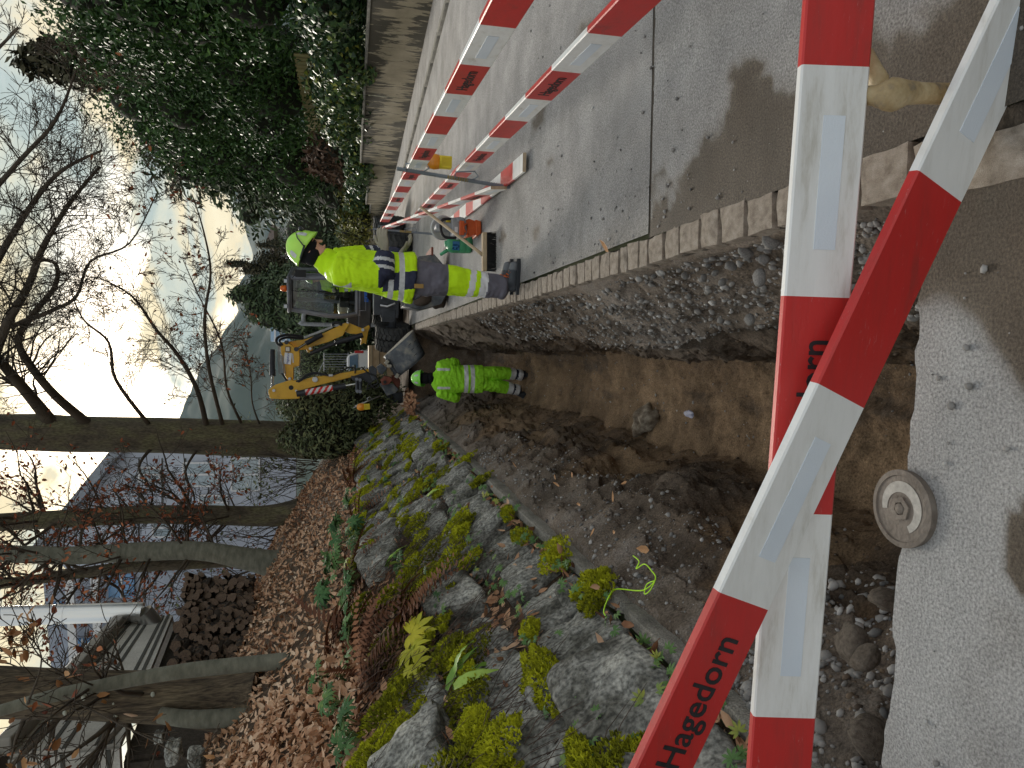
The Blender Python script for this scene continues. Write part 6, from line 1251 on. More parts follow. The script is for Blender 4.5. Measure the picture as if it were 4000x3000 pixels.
for i, (x, y) in enumerate(hsp):
    x = min(x, -1.75); z = float(hill(np.array([x]), np.array([y]))[0]) if x < -2.4 else None
    if z is None: s2 = (-1.5 - x) / .555; z = s2 * .832 + .18
    big_ = x < -2.2; n = int(r_.integers(6, 11)) if big_ else 4; sc_ = (.085 + .06 * r_.random(n)) * (1 if big_ else .6) * (0.75 if y < 6.5 else 1.0)
    P = np.stack([x + .10 * r_.standard_normal(n), y + .12 * r_.standard_normal(n), z + .07 + .07 * r_.random(n)], 1); root = empty('hellebore', (x, y, z), ORD[i] + ' green hellebore clump on the bank, counted from the camera', 'plant', 'hellebores on the bank')
    tilt_ = np.array([[.35, -.45, 1.]]) + .45 * r_.standard_normal((n, 3)); scatter('leaves', PAL_V, PAL_F, mats_from(P, tilt_, r_.random(n) * 6.28, sc_), M['hell'], root, rnd=np.clip(r_.normal(.45, .2, n), 0, 1))
    mb = MB()
    for q in P: mb.tube([(x, y, z - .02), ((x + q[0]) / 2, (y + q[1]) / 2, z + .08), tuple(q)], [.006, .005, .004], 4)
    mb.build('stems', flat('pale stem', (.16, .22, .08), .7) if i == 0 else bpy.data.materials['pale stem'], root)
x, y = -2.02, 4.65; n = 6; P = np.stack([x + .06 * r_.standard_normal(n), y + .08 * r_.standard_normal(n), .95 + .05 * r_.random(n)], 1); tag(scatter('yellowing_plant', PAL_V, PAL_F, mats_from(P, np.array([[.7, -.5, .8]]) + .3 * r_.standard_normal((n, 3)), r_.random(n) * 6.28, .14 + .05 * r_.random(n)), pmat('yellowing leaf', [(.1, (.25, .30, .02)), (.6, (.55, .50, .03)), (.9, (.50, .32, .03))], 20, 3, .5, attr='rnd'), rnd=r_.random(n)), 'yellowing palmate leaf cluster on the dark wall slope', 'plant')
# clover-like seedlings in the joints
n = 330; y = 1.5 + 12 * r_.random(n) ** 1.4; s2 = np.where(r_.random(n) < .5, .02 + .05 * r_.standard_normal(n), .40 + .06 * r_.standard_normal(n)); P = np.stack([-1.47 - .555 * s2 + .10, y, .03 + .832 * s2 + .05], 1)
tag(scatter('joint_seedlings', PAL_V, PAL_F, mats_from(P, np.array([[.6, -.3, .8]]) + .4 * r_.standard_normal((n, 3)), r_.random(n) * 6.28, .025 + .03 * r_.random(n)), M['hell'], rnd=np.clip(r_.normal(.75, .15, n), 0, 1)), 'small green seedlings rooted in the wall joints', kind='stuff')
# dry grass tuft, thin roots and twigs on the bank
mb = MB(); p = wp(1.15, 2.95, .05)
for i in range(90):
    d = Vector((r_.normal(.5, .3), r_.normal(-.1, .35), r_.normal(.35, .25))); d.normalize(); L_ = r_.uniform(.15, .32); mb.tube([p + Vector((r_.normal(0, .02), r_.normal(0, .04), 0)), p + d * L_ * .5 + Vector((0, 0, .03)), p + d * L_ + Vector((.02, 0, -.06))], [.0022, .0018, .0008], 3, caps=False)
mb.build('grass_tuft', flat('dry straw', (.42, .38, .20), .8, var=.25), label='pale tuft of dry grass on the near bank', cat='grass')
mb = MB()
for i in range(900):
    y = 1.6 + 8 * r_.random() ** 1.2; s2 = .45 + 1.15 * r_.random(); p = wp(s2, y, .10 + .05 * r_.random()); d = (-WALL_DIR + Vector((0, r_.normal(0, .45), 0)) + WALL_N * r_.normal(0, .12)); L_ = r_.uniform(.12, .40); mb.tube([p, p + d * L_ * .5 + WALL_N * r_.normal(.02, .02), p + d * L_], [.0028, .0022, .001], 3, caps=False)
tag(mb.build('root_mat', flat('dark roots', (.065, .042, .032), .9, var=.3)), 'thin dark roots and runners hanging over the wall', kind='stuff')
for i, (a, b, c, lb) in enumerate((((480, 1290, 4.8), (560, 1270, 4.6), (600, 1230, 4.7), 'short dead branch lying on the leaf litter'), ((620, 1600, 3.9), (700, 1480, 4.3), (760, 1400, 4.6), 'long thin twig lying across the near leaf litter'))):
    pts = []
    for q in (a, b, c):
        p = at(*q); p.z = float(hill(np.array([p.x]), np.array([p.y]))[0]) + .05; pts.append(p)
    mb = MB(); mb.tube(smooth_path(pts, 6), .012 - .004 * i, 6); mb.build('fallen_branch', flat('grey branch bark', (.13, .105, .085), .9) if i == 0 else bpy.data.materials['grey branch bark'], smooth=True, label=lb, cat='branch')
# ================================================================== RIGHT SIDE: retaining wall, ivy, fence, hedge
def wx(y): return 5.76 - (y - 12.6) * 0.046
M['rwall'] = None
def wall_material():
    m_ = bpy.data.materials.new('streaked board-marked concrete'); m_.use_nodes = True; t = m_.node_tree; lk = t.links; bs = t.nodes['Principled BSDF']; tcn = t.nodes.new('ShaderNodeTexCoord')
    mp = nd(t, 'ShaderNodeMapping'); mp.inputs['Scale'].default_value = (1, 2.0, .42); lk.new(tcn.outputs['Object'], mp.inputs[0])
    n1_ = nd(t, 'ShaderNodeTexNoise', i_Scale=3.0, i_Detail=9.0, i_Roughness=.68, i_Distortion=.6); lk.new(mp.outputs[0], n1_.inputs['Vector'])
    n2_ = nd(t, 'ShaderNodeTexNoise', i_Scale=0.8, i_Detail=7.0, i_Roughness=.65); lk.new(tcn.outputs['Object'], n2_.inputs['Vector'])
    c1 = ramp(t, [(.3, (.16, .135, .085)), (.5, (.27, .23, .155)), (.7, (.35, .31, .23))]); lk.new(n2_.outputs['Fac'], c1.inputs[0])
    sepn = nd(t, 'ShaderNodeSeparateXYZ'); lk.new(tcn.outputs['Object'], sepn.inputs[0])
    # algae grows from the coping downwards and from the wet foot upwards
    mr = nd(t, 'ShaderNodeMapRange', i_1=.45, i_2=1.1, i_3=-.03, i_4=.20); lk.new(sepn.outputs['Z'], mr.inputs[0]); mr2 = nd(t, 'ShaderNodeMapRange', i_1=.42, i_2=.0, i_3=0.0, i_4=.20); lk.new(sepn.outputs['Z'], mr2.inputs[0])
    a1 = nd(t, 'ShaderNodeMath', operation='ADD'); lk.new(mr.outputs[0], a1.inputs[0]); lk.new(mr2.outputs[0], a1.inputs[1]); pn = nd(t, 'ShaderNodeMath', operation='MULTIPLY_ADD', i_1=.55, i_2=-.275); lk.new(n2_.outputs['Fac'], pn.inputs[0]); a0 = nd(t, 'ShaderNodeMath', operation='ADD'); lk.new(n1_.outputs['Fac'], a0.inputs[0]); lk.new(pn.outputs[0], a0.inputs[1]); a2 = nd(t, 'ShaderNodeMath', operation='ADD'); lk.new(a1.outputs[0], a2.inputs[0]); lk.new(a0.outputs[0], a2.inputs[1])
    st_ = ramp(t, [(.545, (0, 0, 0)), (.60, (1, 1, 1))]); lk.new(a2.outputs[0], st_.inputs[0])
    mx_ = nd(t, 'ShaderNodeMix', data_type='RGBA'); mx_.inputs[7].default_value = (.028, .024, .014, 1); fm = nd(t, 'ShaderNodeMath', operation='MULTIPLY', i_1=.93); lk.new(st_.outputs[0], fm.inputs[0]); lk.new(fm.outputs[0], mx_.inputs[0]); lk.new(c1.outputs[0], mx_.inputs[6])
    lk.new(mx_.outputs[2], bs.inputs['Base Color']); bs.inputs['Roughness'].default_value = .9; bn = nd(t, 'ShaderNodeBump', i_Strength=.6, i_Distance=.02); lk.new(n1_.outputs['Fac'], bn.inputs['Height']); lk.new(bn.outputs[0], bs.inputs['Normal']); return m_
M['rwall'] = wall_material()
rw = empty('retaining_wall', (5.7, 16, 0), 'stained board-marked concrete retaining wall along the right of the road', 'wall')
def wall_seg(y0, y1, h, xoff=0.0, name='wall_panel'):
    ys = np.linspace(y0, y1, max(2, int((y1 - y0) / .15))); zs = np.linspace(-.05, h, 9); Yq, Zq = np.meshgrid(ys, zs); Xq = wx(Yq) + xoff + .012 * fbm(np.stack([0 * Yq.ravel(), Yq.ravel(), Zq.ravel()], 1), 2, 3).reshape(Yq.shape)
    grid_obj(name, Xq, Yq, Zq, M['rwall'], kind=None, parent=rw)
    mb = MB(); a, b = Vector((wx(y0) + xoff + .16, y0, h + .012)), Vector((wx(y1) + xoff + .16, y1, h + .012)); mb.beam(a, b, .36, .05); mb.build('coping', M['concrete'], rw, bevel=.01)
    mb = MB(); p0, p1 = Vector((wx(y0) + xoff, y0 - .001, 0)), Vector((wx(y1) + xoff, y1 + .001, 0)); 
    for p in (p0, p1): mb.box(p + Vector((.17, 0, h / 2)), (.30, .02, h - .01))
    mb.build('end_face', M['rwall'], rw)
for (y0, y1) in ((3.0, 7.4), (7.42, 11.9), (11.92, 16.4), (16.42, 21.4)): wall_seg(y0, y1, 1.06)
wall_seg(21.6, 27.0, .78, .18); wall_seg(27.02, 42, .6, .25)
# footway with a low kerb in front of the wall
ys = np.arange(-2, 58, .25)
xs = np.linspace(0, 1, 14); T, Yg = np.meshgrid(xs, ys); Xr = wx(Yg) + .02; X = Xr - .82 * (1 - T); P = np.stack([X.ravel(), Yg.ravel(), 0 * X.ravel()], 1); f = fbm(P, 2.5, 4).reshape(X.shape)
grid_obj('footway', X, Yg, .045 + .004 * f, M['asphalt'], {'wet': np.clip(.12 + .2 * f + .45 * sstep(.86, 1.0, T), 0, 1)})
kb = empty('road_kerb', (4.9, 10, 0), 'low concrete kerb between the road and the footway on the right', 'kerb'); y = -1.5; i = 0
km = chipped_block('kerb_stone', .10, .98, .12, 50, M['concrete'], .006, 5, .02)
while y < 45:
    o = link('kerb_stone', km, kb); o.matrix_parent_inverse = wmat(kb).inverted(); o.location = (wx(y + .5) - .85, y + .5, .0); o.rotation_euler = (0, 0, R(2.6)); y += 1.0

M['ivy'] = pmat('ivy leaves', [(0.05, (0.012, 0.030, 0.012)), (0.4, (0.028, 0.065, 0.025)), (0.75, (0.07, 0.13, 0.04)), (0.93, (0.17, 0.24, 0.06)), (1.0, (0.42, 0.40, 0.06))], 10, 3, 0.45, attr='rnd', spec=.32)
M['laurel'] = pmat('cherry laurel leaves', [(0.05, (0.022, 0.048, 0.014)), (0.5, (0.044, 0.098, 0.026)), (0.85, (0.080, 0.155, 0.042)), (1.0, (0.12, 0.22, 0.04))], 6, 3, 0.5, attr='rnd', spec=.16)
M['thuja'] = pmat('conifer sprays', [(0.05, (0.026, 0.044, 0.02)), (0.5, (0.055, 0.088, 0.036)), (0.95, (0.11, 0.14, 0.06))], 3, 4, 0.7, attr='rnd')
M['olive'] = pmat('olive bush leaves', [(0.05, (0.045, 0.06, 0.026)), (0.5, (0.10, 0.125, 0.055)), (0.95, (0.20, 0.215, 0.10))], 4, 4, 0.7, attr='rnd')
M['brownbush'] = pmat('dead brown twigs', [(0.05, (0.05, 0.03, 0.02)), (0.5, (0.12, 0.07, 0.045)), (0.95, (0.20, 0.125, 0.085))], 4, 4, 0.9, attr='rnd')
M['core'] = pmat('dark core and trunk', [(0.3, (0.012, 0.014, 0.008)), (0.7, (0.030, 0.030, 0.018))], 3, 6, 0.95)  # near-black colour of the light-blocking bush cores; trunks share it
OVAL_V = [(0, 0, 0), (.45, -.20, .05), (.45, .20, .05), (1, 0, -.08), (.5, 0, -.02)]; OVAL_F = [(0, 1, 4), (0, 4, 2), (1, 3, 4), (4, 3, 2)]
IVY_V = [(0, 0, 0), (.1, -.5, .03), (.45, -.32, 0), (1.0, 0, -.05), (.45, .32, 0), (.1, .5, .03), (.4, 0, .06)]; IVY_F = [(0, 1, 6), (1, 2, 6), (2, 3, 6), (3, 4, 6), (4, 5, 6), (5, 0, 6)]
SPRAY_V = [(0, -.03, 0), (0, .03, 0), (.5, -.20, .02), (.55, .18, -.02), (1, 0, -.10)]; SPRAY_F = [(0, 2, 4), (0, 4, 3, 1)]
def on_blobs(blobs, n, rs, r0=.50, r1=1.06, bump=.16):
    w = np.array([(b[1][0] * b[1][1] + b[1][1] * b[1][2] + b[1][0] * b[1][2]) for b in blobs]); idx = rs.choice(len(blobs), n, p=w / w.sum())
    C = np.array([b[0] for b in blobs])[idx]; Rr = np.array([b[1] for b in blobs])[idx]; D = rs.standard_normal((n, 3)); D /= np.linalg.norm(D, axis=1, keepdims=True)
    k = (r0 + (r1 - r0) * rs.random(n) ** .6)[:, None] * (1 + bump * fbm(C * .3 + D * 2.2, 1.0, 3))[:, None]; P = C + D * Rr * k; Nn = D / Rr
    Q = np.ones(n, bool)                       # drop what is buried deep inside another blob
    for b in blobs:
        q = (((P - np.array(b[0])) / np.array(b[1])) ** 2).sum(1); Q &= q > .22
    return P[Q], Nn[Q]
def bush(name, label, cat, blobs, n, s0, s1, tmpl, mat, seed, group=None, trunk=None, up=0.0, core=.50, jit=.55, zmin=None, ymin=None, rndmu=.45):
    rs = np.random.default_rng(seed); P, Nn = on_blobs(blobs, n, rs)
    if zmin is not None: k = P[:, 2] > zmin; P, Nn = P[k], Nn[k]
    Nn = Nn / np.linalg.norm(Nn, axis=1, keepdims=True) + jit * rs.standard_normal((len(P), 3)) + np.array([[0, 0, up]]); c = np.mean([b[0] for b in blobs], axis=0); zb = min(b[0][2] - b[1][2] for b in blobs)
    root = empty(name, (c[0], c[1], max(0, zb)), label, cat, group)
    shade = np.clip(rndmu + .26 * rs.standard_normal(len(P)) + .18 * fbm(P, .9, 2), 0, 1)
    scatter('foliage', tmpl[0], tmpl[1], mats_from(P, Nn, rs.random(len(P)) * 6.28, s0 + (s1 - s0) * rs.random(len(P))), mat, root, rnd=shade)
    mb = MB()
    for b in blobs: mb.ball(b[0], Vector(b[1]) * core, None, 14, 9)  # dark solid balls added inside the foliage to block light
    mb.build('light_block_core', M['core'], root, smooth=True)['kind'] = 'stuff'
    if trunk:
        mb = MB(); 
        for (a, b, r_) in trunk: mb.tube([a, b], [r_, r_ * .7], 8)
        mb.build('trunk', M['core'], root, smooth=True)
    return root
def blobs_along(x0, x1, y0, y1, z0, ztop, n, r, seed):
    rs = random.Random(seed); out = []
    for i in range(n):
        y = rs.uniform(y0, y1); zt = ztop(y) if callable(ztop) else ztop; rr = rs.uniform(r * .7, r * 1.25); x = rs.uniform(x0, x1); z = rs.uniform(z0 + rr * .6, max(z0 + rr * .7, zt - rr)); out.append(((x, y, z), (rr, rr * 1.05, rr * rs.uniform(.8, 1.15))))
    return out
HG = 'evergreens above the retaining wall'
bush('laurel_hedge', 'tall glossy cherry laurel at the top right edge above the wall', 'hedge', blobs_along(6.9, 8.2, 8.5, 14.5, 2.2, 7.1, 26, 1.15, 1) + [((7.3, 12.8, 6.1), (1.1, 1.3, 1.1)), ((7.3, 11, 6.2), (1.1, 1.3, 1.1))], 44000, .10, .17, (OVAL_V, OVAL_F), M['laurel'], 31, HG, zmin=1.7)
bush('laurel_hedge', 'second tall cherry laurel, behind the nearest one along the wall', 'hedge', blobs_along(6.7, 8.0, 14.5, 20.5, 2.2, 7.4, 26, 1.2, 2) + [((7.2, 16.0, 6.6), (1.1, 1.4, 1.2)), ((7.2, 18.8, 6.9), (1.1, 1.4, 1.1))], 40000, .11, .18, (OVAL_V, OVAL_F), M['laurel'], 32, HG, zmin=1.8)
bush('laurel_hedge', 'third cherry laurel, beyond the wooden fence panel', 'hedge', blobs_along(6.4, 8.0, 20.5, 27.5, 2.0, 8.2, 28, 1.3, 3) + [((7.0, 22.5, 7.3), (1.2, 1.6, 1.3)), ((7.0, 25.8, 7.6), (1.2, 1.6, 1.2))], 36000, .13, .20, (OVAL_V, OVAL_F), M['laurel'], 33, HG, zmin=1.9)
bush('conifer_hedge', 'feathery conifer hedge at the far end of the evergreens', 'hedge', blobs_along(6.4, 8.6, 27.5, 37.5, .8, lambda y: 8.8 - (y - 27) * .13, 40, 1.35, 4), 15000, .25, .45, (SPRAY_V, SPRAY_F), M['thuja'], 34, HG, up=.9, zmin=.7)
bush('pine', 'dark pine top rising above the laurels', 'tree', [((8.6, 24.5, 9.2), (.9, .9, .8)), ((8.6, 24.5, 10.0), (.6, .6, .8)), ((8.7, 24.6, 8.0), (1.3, 1.3, 1.0)), ((8.4, 24.3, 10.6), (.35, .35, .5))], 2600, .25, .45, (SPRAY_V, SPRAY_F), pmat('pine needles', [(.1, (.03, .032, .016)), (.9, (.10, .085, .045))], 4, 3, .8, attr='rnd'), 35, HG, trunk=[((8.6, 24.5, 0), (8.6, 24.5, 10), .16)], up=.5, core=.3)
bush('ivy', 'glossy ivy spilling over the wall nearest the camera', 'ivy', blobs_along(6.05, 6.7, 8.5, 14.5, 1.1, 2.5, 24, .55, 5), 15000, .07, .13, (IVY_V, IVY_F), M['ivy'], 36, 'ivy on the wall', rndmu=.5, zmin=.95)
bush('ivy', 'ivy with yellowing sprays hanging over the middle of the wall', 'ivy', blobs_along(5.75, 6.5, 14.5, 20.5, 1.05, 2.3, 24, .5, 6) + [((5.62, 18.2, 1.02), (.14, .9, .22)), ((5.55, 19.5, 1.0), (.12, .5, .3)), ((5.68, 15.3, 1.05), (.12, .4, .25))], 15000, .07, .13, (IVY_V, IVY_F), M['ivy'], 37, 'ivy on the wall', rndmu=.66, zmin=.72)
bush('ivy', 'low ivy along the far lower wall section', 'ivy', blobs_along(5.35, 6.1, 21.5, 29, .65, 1.7, 26, .5, 7), 7000, .09, .15, (IVY_V, IVY_F), M['ivy'], 38, 'ivy on the wall', rndmu=.55, zmin=.5)
bush('brown_shrub', 'leafless brown shrub below the far laurel', 'shrub', blobs_along(5.9, 6.6, 22.0, 27.0, 1.3, 2.9, 16, .55, 8), 6000, .12, .30, (SPRAY_V, SPRAY_F), M['brownbush'], 39, core=.8)
bush('yellow_shrub', 'yellowish green shrub at the far end of the wall behind the first worker', 'shrub', blobs_along(5.0, 6.2, 28.5, 36, .4, 2.2, 22, .6, 9), 6000, .12, .22, (OVAL_V, OVAL_F), pmat('yellow green leaves', [(.1, (.05, .06, .012)), (.6, (.13, .14, .025)), (.95, (.28, .25, .04))], 5, 3, .6, attr='rnd'), 40, rndmu=.55)
# weathered wooden fence panel showing between ivy and hedge
fp = empty('wooden_fence', (6.35, 20, 1.2), 'weathered greenish board fence showing between ivy and laurel', 'fence'); M['fence'] = pmat('greenish fence boards', [(.3, (.12, .105, .035)), (.7, (.26, .22, .085))], 3, 7, .85, .3, 30, (1, 1, .3), objrand=1)
bmz = raw_mesh('board', *((lambda q: (q.v, q.f))(MB().box((0, 0, 0), (.02, .085, 1.5)))), [M['fence']])
for i in range(72):
    o = link('board', bmz, fp); o.matrix_parent_inverse = wmat(fp).inverted(); y = 17.0 + i * .098; o.location = (6.55 - (y - 17) * .046 + .006 * (i % 2), y, 1.85 + .02 * math.sin(i * 2.3)); o.rotation_euler = (.008 * math.sin(i), 0, R(2.6))
mb = MB()
for z in (1.4, 2.3): mb.beam((6.59, 17, z), (6.26, 24.05, z), .03, .07)
mb.build('rail', M['fence'], fp)
# ================================================================== TREES
M['bark'] = pmat('smooth beech bark', [(0.25, (0.045, 0.038, 0.028)), (0.45, (0.095, 0.078, 0.055)), (0.6, (0.125, 0.115, 0.062)), (0.8, (0.20, 0.18, 0.14))], 3.5, 10, 0.9, 0.6, 25, (1, 1, .35), speck=.35, sscale=35)
M['furrow'] = pmat('furrowed bark', [(0.3, (0.030, 0.022, 0.016)), (0.5, (0.095, 0.072, 0.048)), (0.7, (0.16, 0.125, 0.08))], 9, 10, 0.95, 1.0, 22, (1.6, 1.6, .22), speck=.4, sscale=40, distort=.5)
M['greybark'] = pmat('grey green bark', [(0.3, (0.10, 0.10, 0.075)), (0.7, (0.22, 0.215, 0.17))], 5, 8, 0.85, 0.4, 30, (1, 1, 2.5))
M['twig'] = pmat('twigs', [(0.3, (0.040, 0.030, 0.022)), (0.7, (0.085, 0.065, 0.045))], 3, 4, 0.9)
def rdir(rs, d, ang):
    d = Vector(d).normalized(); o = d.orthogonal().normalized(); q = rs.uniform(0, 6.283); o = o * math.cos(q) + d.cross(o) * math.sin(q); return (d * math.cos(ang) + o * math.sin(ang)).normalized()
def branch(mb, rs, p, d, L, r, depth, tips, up=.15, kids=(5, 8), rmin=.0045):
    n = max(3, min(8, int(L / .25))); pts = [p.copy()]; rad = [r]; dd = d.copy()
    for i in range(n):
        dd = (rdir(rs, dd, rs.uniform(.05, .32)) + Vector((0, 0, up * .25))).normalized(); pts.append(pts[-1] + dd * L / n); rad.append(max(rmin, r * (1 - .82 * (i + 1) / n)))
    mb.tube(pts, rad, 6 if r > .04 else 4 if r > .015 else 3, caps=False)
    if depth <= 0: tips += pts[1:]; return
    for _ in range(rs.randint(*kids)):
        t = rs.uniform(.18, 1.0); i = min(n - 1, int(t * n)); q = pts[i].lerp(pts[i + 1], t * n - i); bd = rdir(rs, (pts[i + 1] - pts[i]), rs.uniform(.45, .95)); branch(mb, rs, q, bd, L * rs.uniform(.32, .62) * (1.15 - .5 * t), max(rmin, rad[i] * rs.uniform(.42, .65)), depth - 1, tips, up, kids, rmin)
def limb(mb, rs, pts, r0, r1, tips, subs, L, depth, up=.15, kids=(5, 8)):
    pts = smooth_path(pts, 5); k = len(pts); rad = [r0 + (r1 - r0) * (i / (k - 1)) ** .8 for i in range(k)]; mb.tube(pts, rad, 8, caps=False); tot = sum((pts[i + 1] - pts[i]).length for i in range(k - 1))
    for i in range(subs):
        t = rs.uniform(.12, 1); j = min(k - 2, int(t * (k - 1))); q = pts[j].lerp(pts[j + 1], rs.random()); bd = rdir(rs, pts[j + 1] - pts[j], rs.uniform(.5, 1.05)); branch(mb, rs, q, bd, L * rs.uniform(.45, 1.1) * (1.1 - .5 * t), max(.006, rad[j] * rs.uniform(.16, .34)), depth, tips, up, kids)
def trunk_mesh(pts, rad, n=28, seed=0, rough=.05, flare=.0):
    pts = smooth_path(pts, 8); k = len(pts); R_ = np.interp(np.linspace(0, 1, k), np.linspace(0, 1, len(rad)), rad); mb = MB(); mb.tube(pts, list(R_), n, caps=False)
    V = np.array(mb.v); C = np.repeat(np.array([p[:] for p in pts]), n, 0); D = V - C; z0 = C[0, 2]; fl = 1 + flare * np.exp(-(C[:, 2] - z0) / .35) * (1 + .35 * np.sin(np.arctan2(D[:, 1], D[:, 0]) * 5 + seed)); V = C + D * (fl * (1 + rough * fbm(V * np.array([1, 1, .35]) + seed, 4, 3)))[:, None]; mb.v = [tuple(v) for v in V]; return mb
M['redleaf'] = pmat('russet beech leaves', [(0.1, (0.13, 0.032, 0.014)), (0.5, (0.28, 0.075, 0.03)), (0.9, (0.42, 0.15, 0.06))], 6, 2, .7, attr='rnd')
M['brownleaf'] = pmat('withered leaves', [(0.1, (0.05, 0.03, 0.02)), (0.9, (0.15, 0.09, 0.055))], 6, 2, .7, attr='rnd')
def leaves_on(root, tips, n, s0, s1, mat, seed, keep=None):
    rs = np.random.default_rng(seed); T = np.array([t[:] for t in tips]); 
    if keep is not None: T = T[[keep(t) for t in T]]
    if len(T) == 0: return
    P = T[rs.integers(0, len(T), n)] + rs.normal(0, .03, (n, 3)); scatter('leaves', LEAF_V2, LEAF_F, mats_from(P, rs.standard_normal((n, 3)) + np.array([[0, -.3, .3]]), rs.random(n) * 6.28, s0 + (s1 - s0) * rs.random(n)), mat, root, rnd=rs.random(n))
def hz(x, y): return float(hill(np.array([x]), np.array([y]))[0])
# big beech by the far end of the wall: trunk, forks and the limbs that cross the sky
rs = random.Random(5); Y1 = 19.0; bx, by = -2.25, 19.0
t1 = empty('beech_tree', (bx, by, hz(bx, by)), 'big grey beech trunk at the end of the stone wall with limbs across the sky', 'tree')
tr = [at(800, 948, Y1), at(735, 949, Y1), at(640, 950, Y1), at(500, 946, Y1), at(350, 940, Y1), at(200, 938, Y1), at(90, 934, Y1), at(-60, 930, Y1), at(-250, 915, Y1), at(-480, 890, Y1)]
trunk_mesh(tr, [.56, .52, .47, .45, .44, .43, .44, .40, .32, .20], 32, 3, .05, .15).build('trunk', M['bark'], t1, smooth=True)
mb = MB(); tips = []
def A(pts): return [at(p, q, y) for p, q, y in pts]
LM = [([(110, 912, 18.8), (75, 868, 18.5), (30, 815, 18.0), (-30, 750, 17.5), (-120, 700, 17)], .21, .09, 22, 2.6), ([(190, 915, 18.8), (120, 855, 18.3), (66, 790, 17.8), (40, 735, 17.2), (70, 680, 16.8), (118, 620, 16.5), (120, 570, 16.2), (75, 560, 16)], .15, .035, 30, 2.2),
      ([(-40, 920, 18.6), (-20, 800, 17.6), (15, 700, 16.5), (60, 620, 15.8), (95, 530, 15.2), (150, 440, 14.8), (215, 360, 14.5)], .17, .03, 46, 2.4), ([(-160, 900, 18.4), (-90, 740, 17), (-20, 590, 15.8), (50, 470, 15), (125, 375, 14.3), (220, 325, 14)], .15, .025, 44, 2.3), ([(-260, 890, 18.4), (-170, 640, 16.5), (-60, 470, 15.2), (40, 350, 14.4), (120, 260, 13.8), (165, 150, 13.4)], .11, .02, 26, 1.8),
      ([(25, 705, 17.0), (110, 672, 16.4), (165, 640, 16.0), (195, 565, 15.6), (280, 525, 15.3), (340, 415, 15)], .07, .012, 34, 1.6), ([(445, 915, 18.7), (425, 840, 18.0), (385, 768, 17.4), (340, 715, 16.9), (285, 640, 16.4), (215, 600, 16)], .095, .015, 34, 1.6), ([(480, 915, 18.7), (452, 800, 17.6), (442, 690, 16.9), (455, 590, 16.3), (440, 500, 15.9), (415, 420, 15.6)], .07, .012, 30, 1.3),
      ([(520, 912, 18.8), (490, 840, 18.0), (478, 740, 17.4), (430, 640, 16.9), (395, 560, 16.6)], .05, .01, 22, 1.2), ([(320, 915, 18.7), (250, 820, 17.8), (235, 740, 17.2), (180, 690, 16.7), (150, 620, 16.3)], .07, .012, 28, 1.6), ([(-300, 880, 18.4), (-260, 560, 15.5), (-160, 330, 13.8), (-60, 170, 12.8), (40, 60, 12.2)], .11, .02, 26, 1.9), ([(560, 915, 18.8), (545, 870, 18.2), (540, 800, 17.8), (520, 740, 17.5)], .035, .008, 16, .9), ([(330, 965, 18.8), (300, 1010, 18.4), (330, 1070, 18), (300, 1130, 17.6)], .06, .012, 26, 1.3), ([(430, 965, 18.8), (400, 1020, 18.2), (420, 1080, 17.8), (390, 1150, 17.4)], .05, .012, 26, 1.2)]
for (g, r0, r1, sub, L_) in LM: limb(mb, rs, A(g), r0 * .78, r1 * .8, tips, int(sub * 1.15), L_ * .9, 2, .10, (4, 6))
mb.build('crown', M['twig'], t1, smooth=True)
leaves_on(t1, tips, 420, .07, .12, M['redleaf'], 3, lambda t: t[2] < 5.6); leaves_on(t1, tips, 240, .06, .09, M['brownleaf'], 4, lambda t: t[2] > 5.2)
# slimmer beeches on the bank
def small_tree(label, base, pts, rad, bark, seed, nl, L_, leaves=0, depth=2, flare=.3, zmin=None, up=.1, kids=(3, 6)):
    rs = random.Random(seed); b = Vector(base); root = empty('bank_tree', b, label, 'tree', 'trees on the leafy bank'); P_ = [b - Vector((0, 0, .15))] + [at(*q) for q in pts]
    trunk_mesh(P_, rad, 22, seed, .07, flare).build('trunk', bark, root, smooth=True); mb = MB(); tp_ = []; path = smooth_path(P_, 6)
    for i in range(nl):
        t = rs.uniform(.22, 1); j = min(len(path) - 2, int(t * (len(path) - 1))); q = path[j].lerp(path[j + 1], rs.random()); d = Vector((rs.uniform(-1, 1), rs.uniform(-1, .6), rs.uniform(-.1, .7))).normalized(); branch(mb, rs, q, d, L_ * rs.uniform(.5, 1.2), rs.uniform(.018, .045), depth, tp_, up, kids)
    mb.build('crown', M['twig'], root, smooth=True)
    if leaves: leaves_on(root, tp_, leaves * 2, .07, .12, M['redleaf'], seed)
    return root
p = at(600, 1108, 17.5); small_tree('slim beech with russet leaves left of the big trunk', (p.x, p.y, hz(p.x, p.y)), [(560, 1115, 17.5), (450, 1112, 17.5), (300, 1112, 17.5), (150, 1120, 17.5), (0, 1128, 17.5), (-200, 1140, 17.5)], [.26, .235, .22, .21, .20, .19, .15], M['bark'], 41, 54, 2.3, 1050)
p = at(575, 1222, 15.2); small_tree('pale grey trunk with a swollen foot in the middle of the bank', (p.x, p.y, hz(p.x, p.y)), [(540, 1208, 15.2), (430, 1190, 15.2), (300, 1192, 15.2), (150, 1200, 15.2), (0, 1195, 15.2), (-200, 1180, 15.2)], [.24, .21, .185, .19, .17, .16, .12], M['greybark'], 42, 34, 1.9, 520)
p = at(572, 1216, 15.5); small_tree('leaning stem beside the pale grey trunk', (p.x, p.y + .3, hz(p.x, p.y)), [(400, 1218, 15.6), (250, 1228, 15.7), (120, 1246, 15.8), (0, 1262, 15.9), (-150, 1285, 16)], [.13, .12, .11, .105, .10, .08], M['bark'], 43, 26, 1.8, 260)
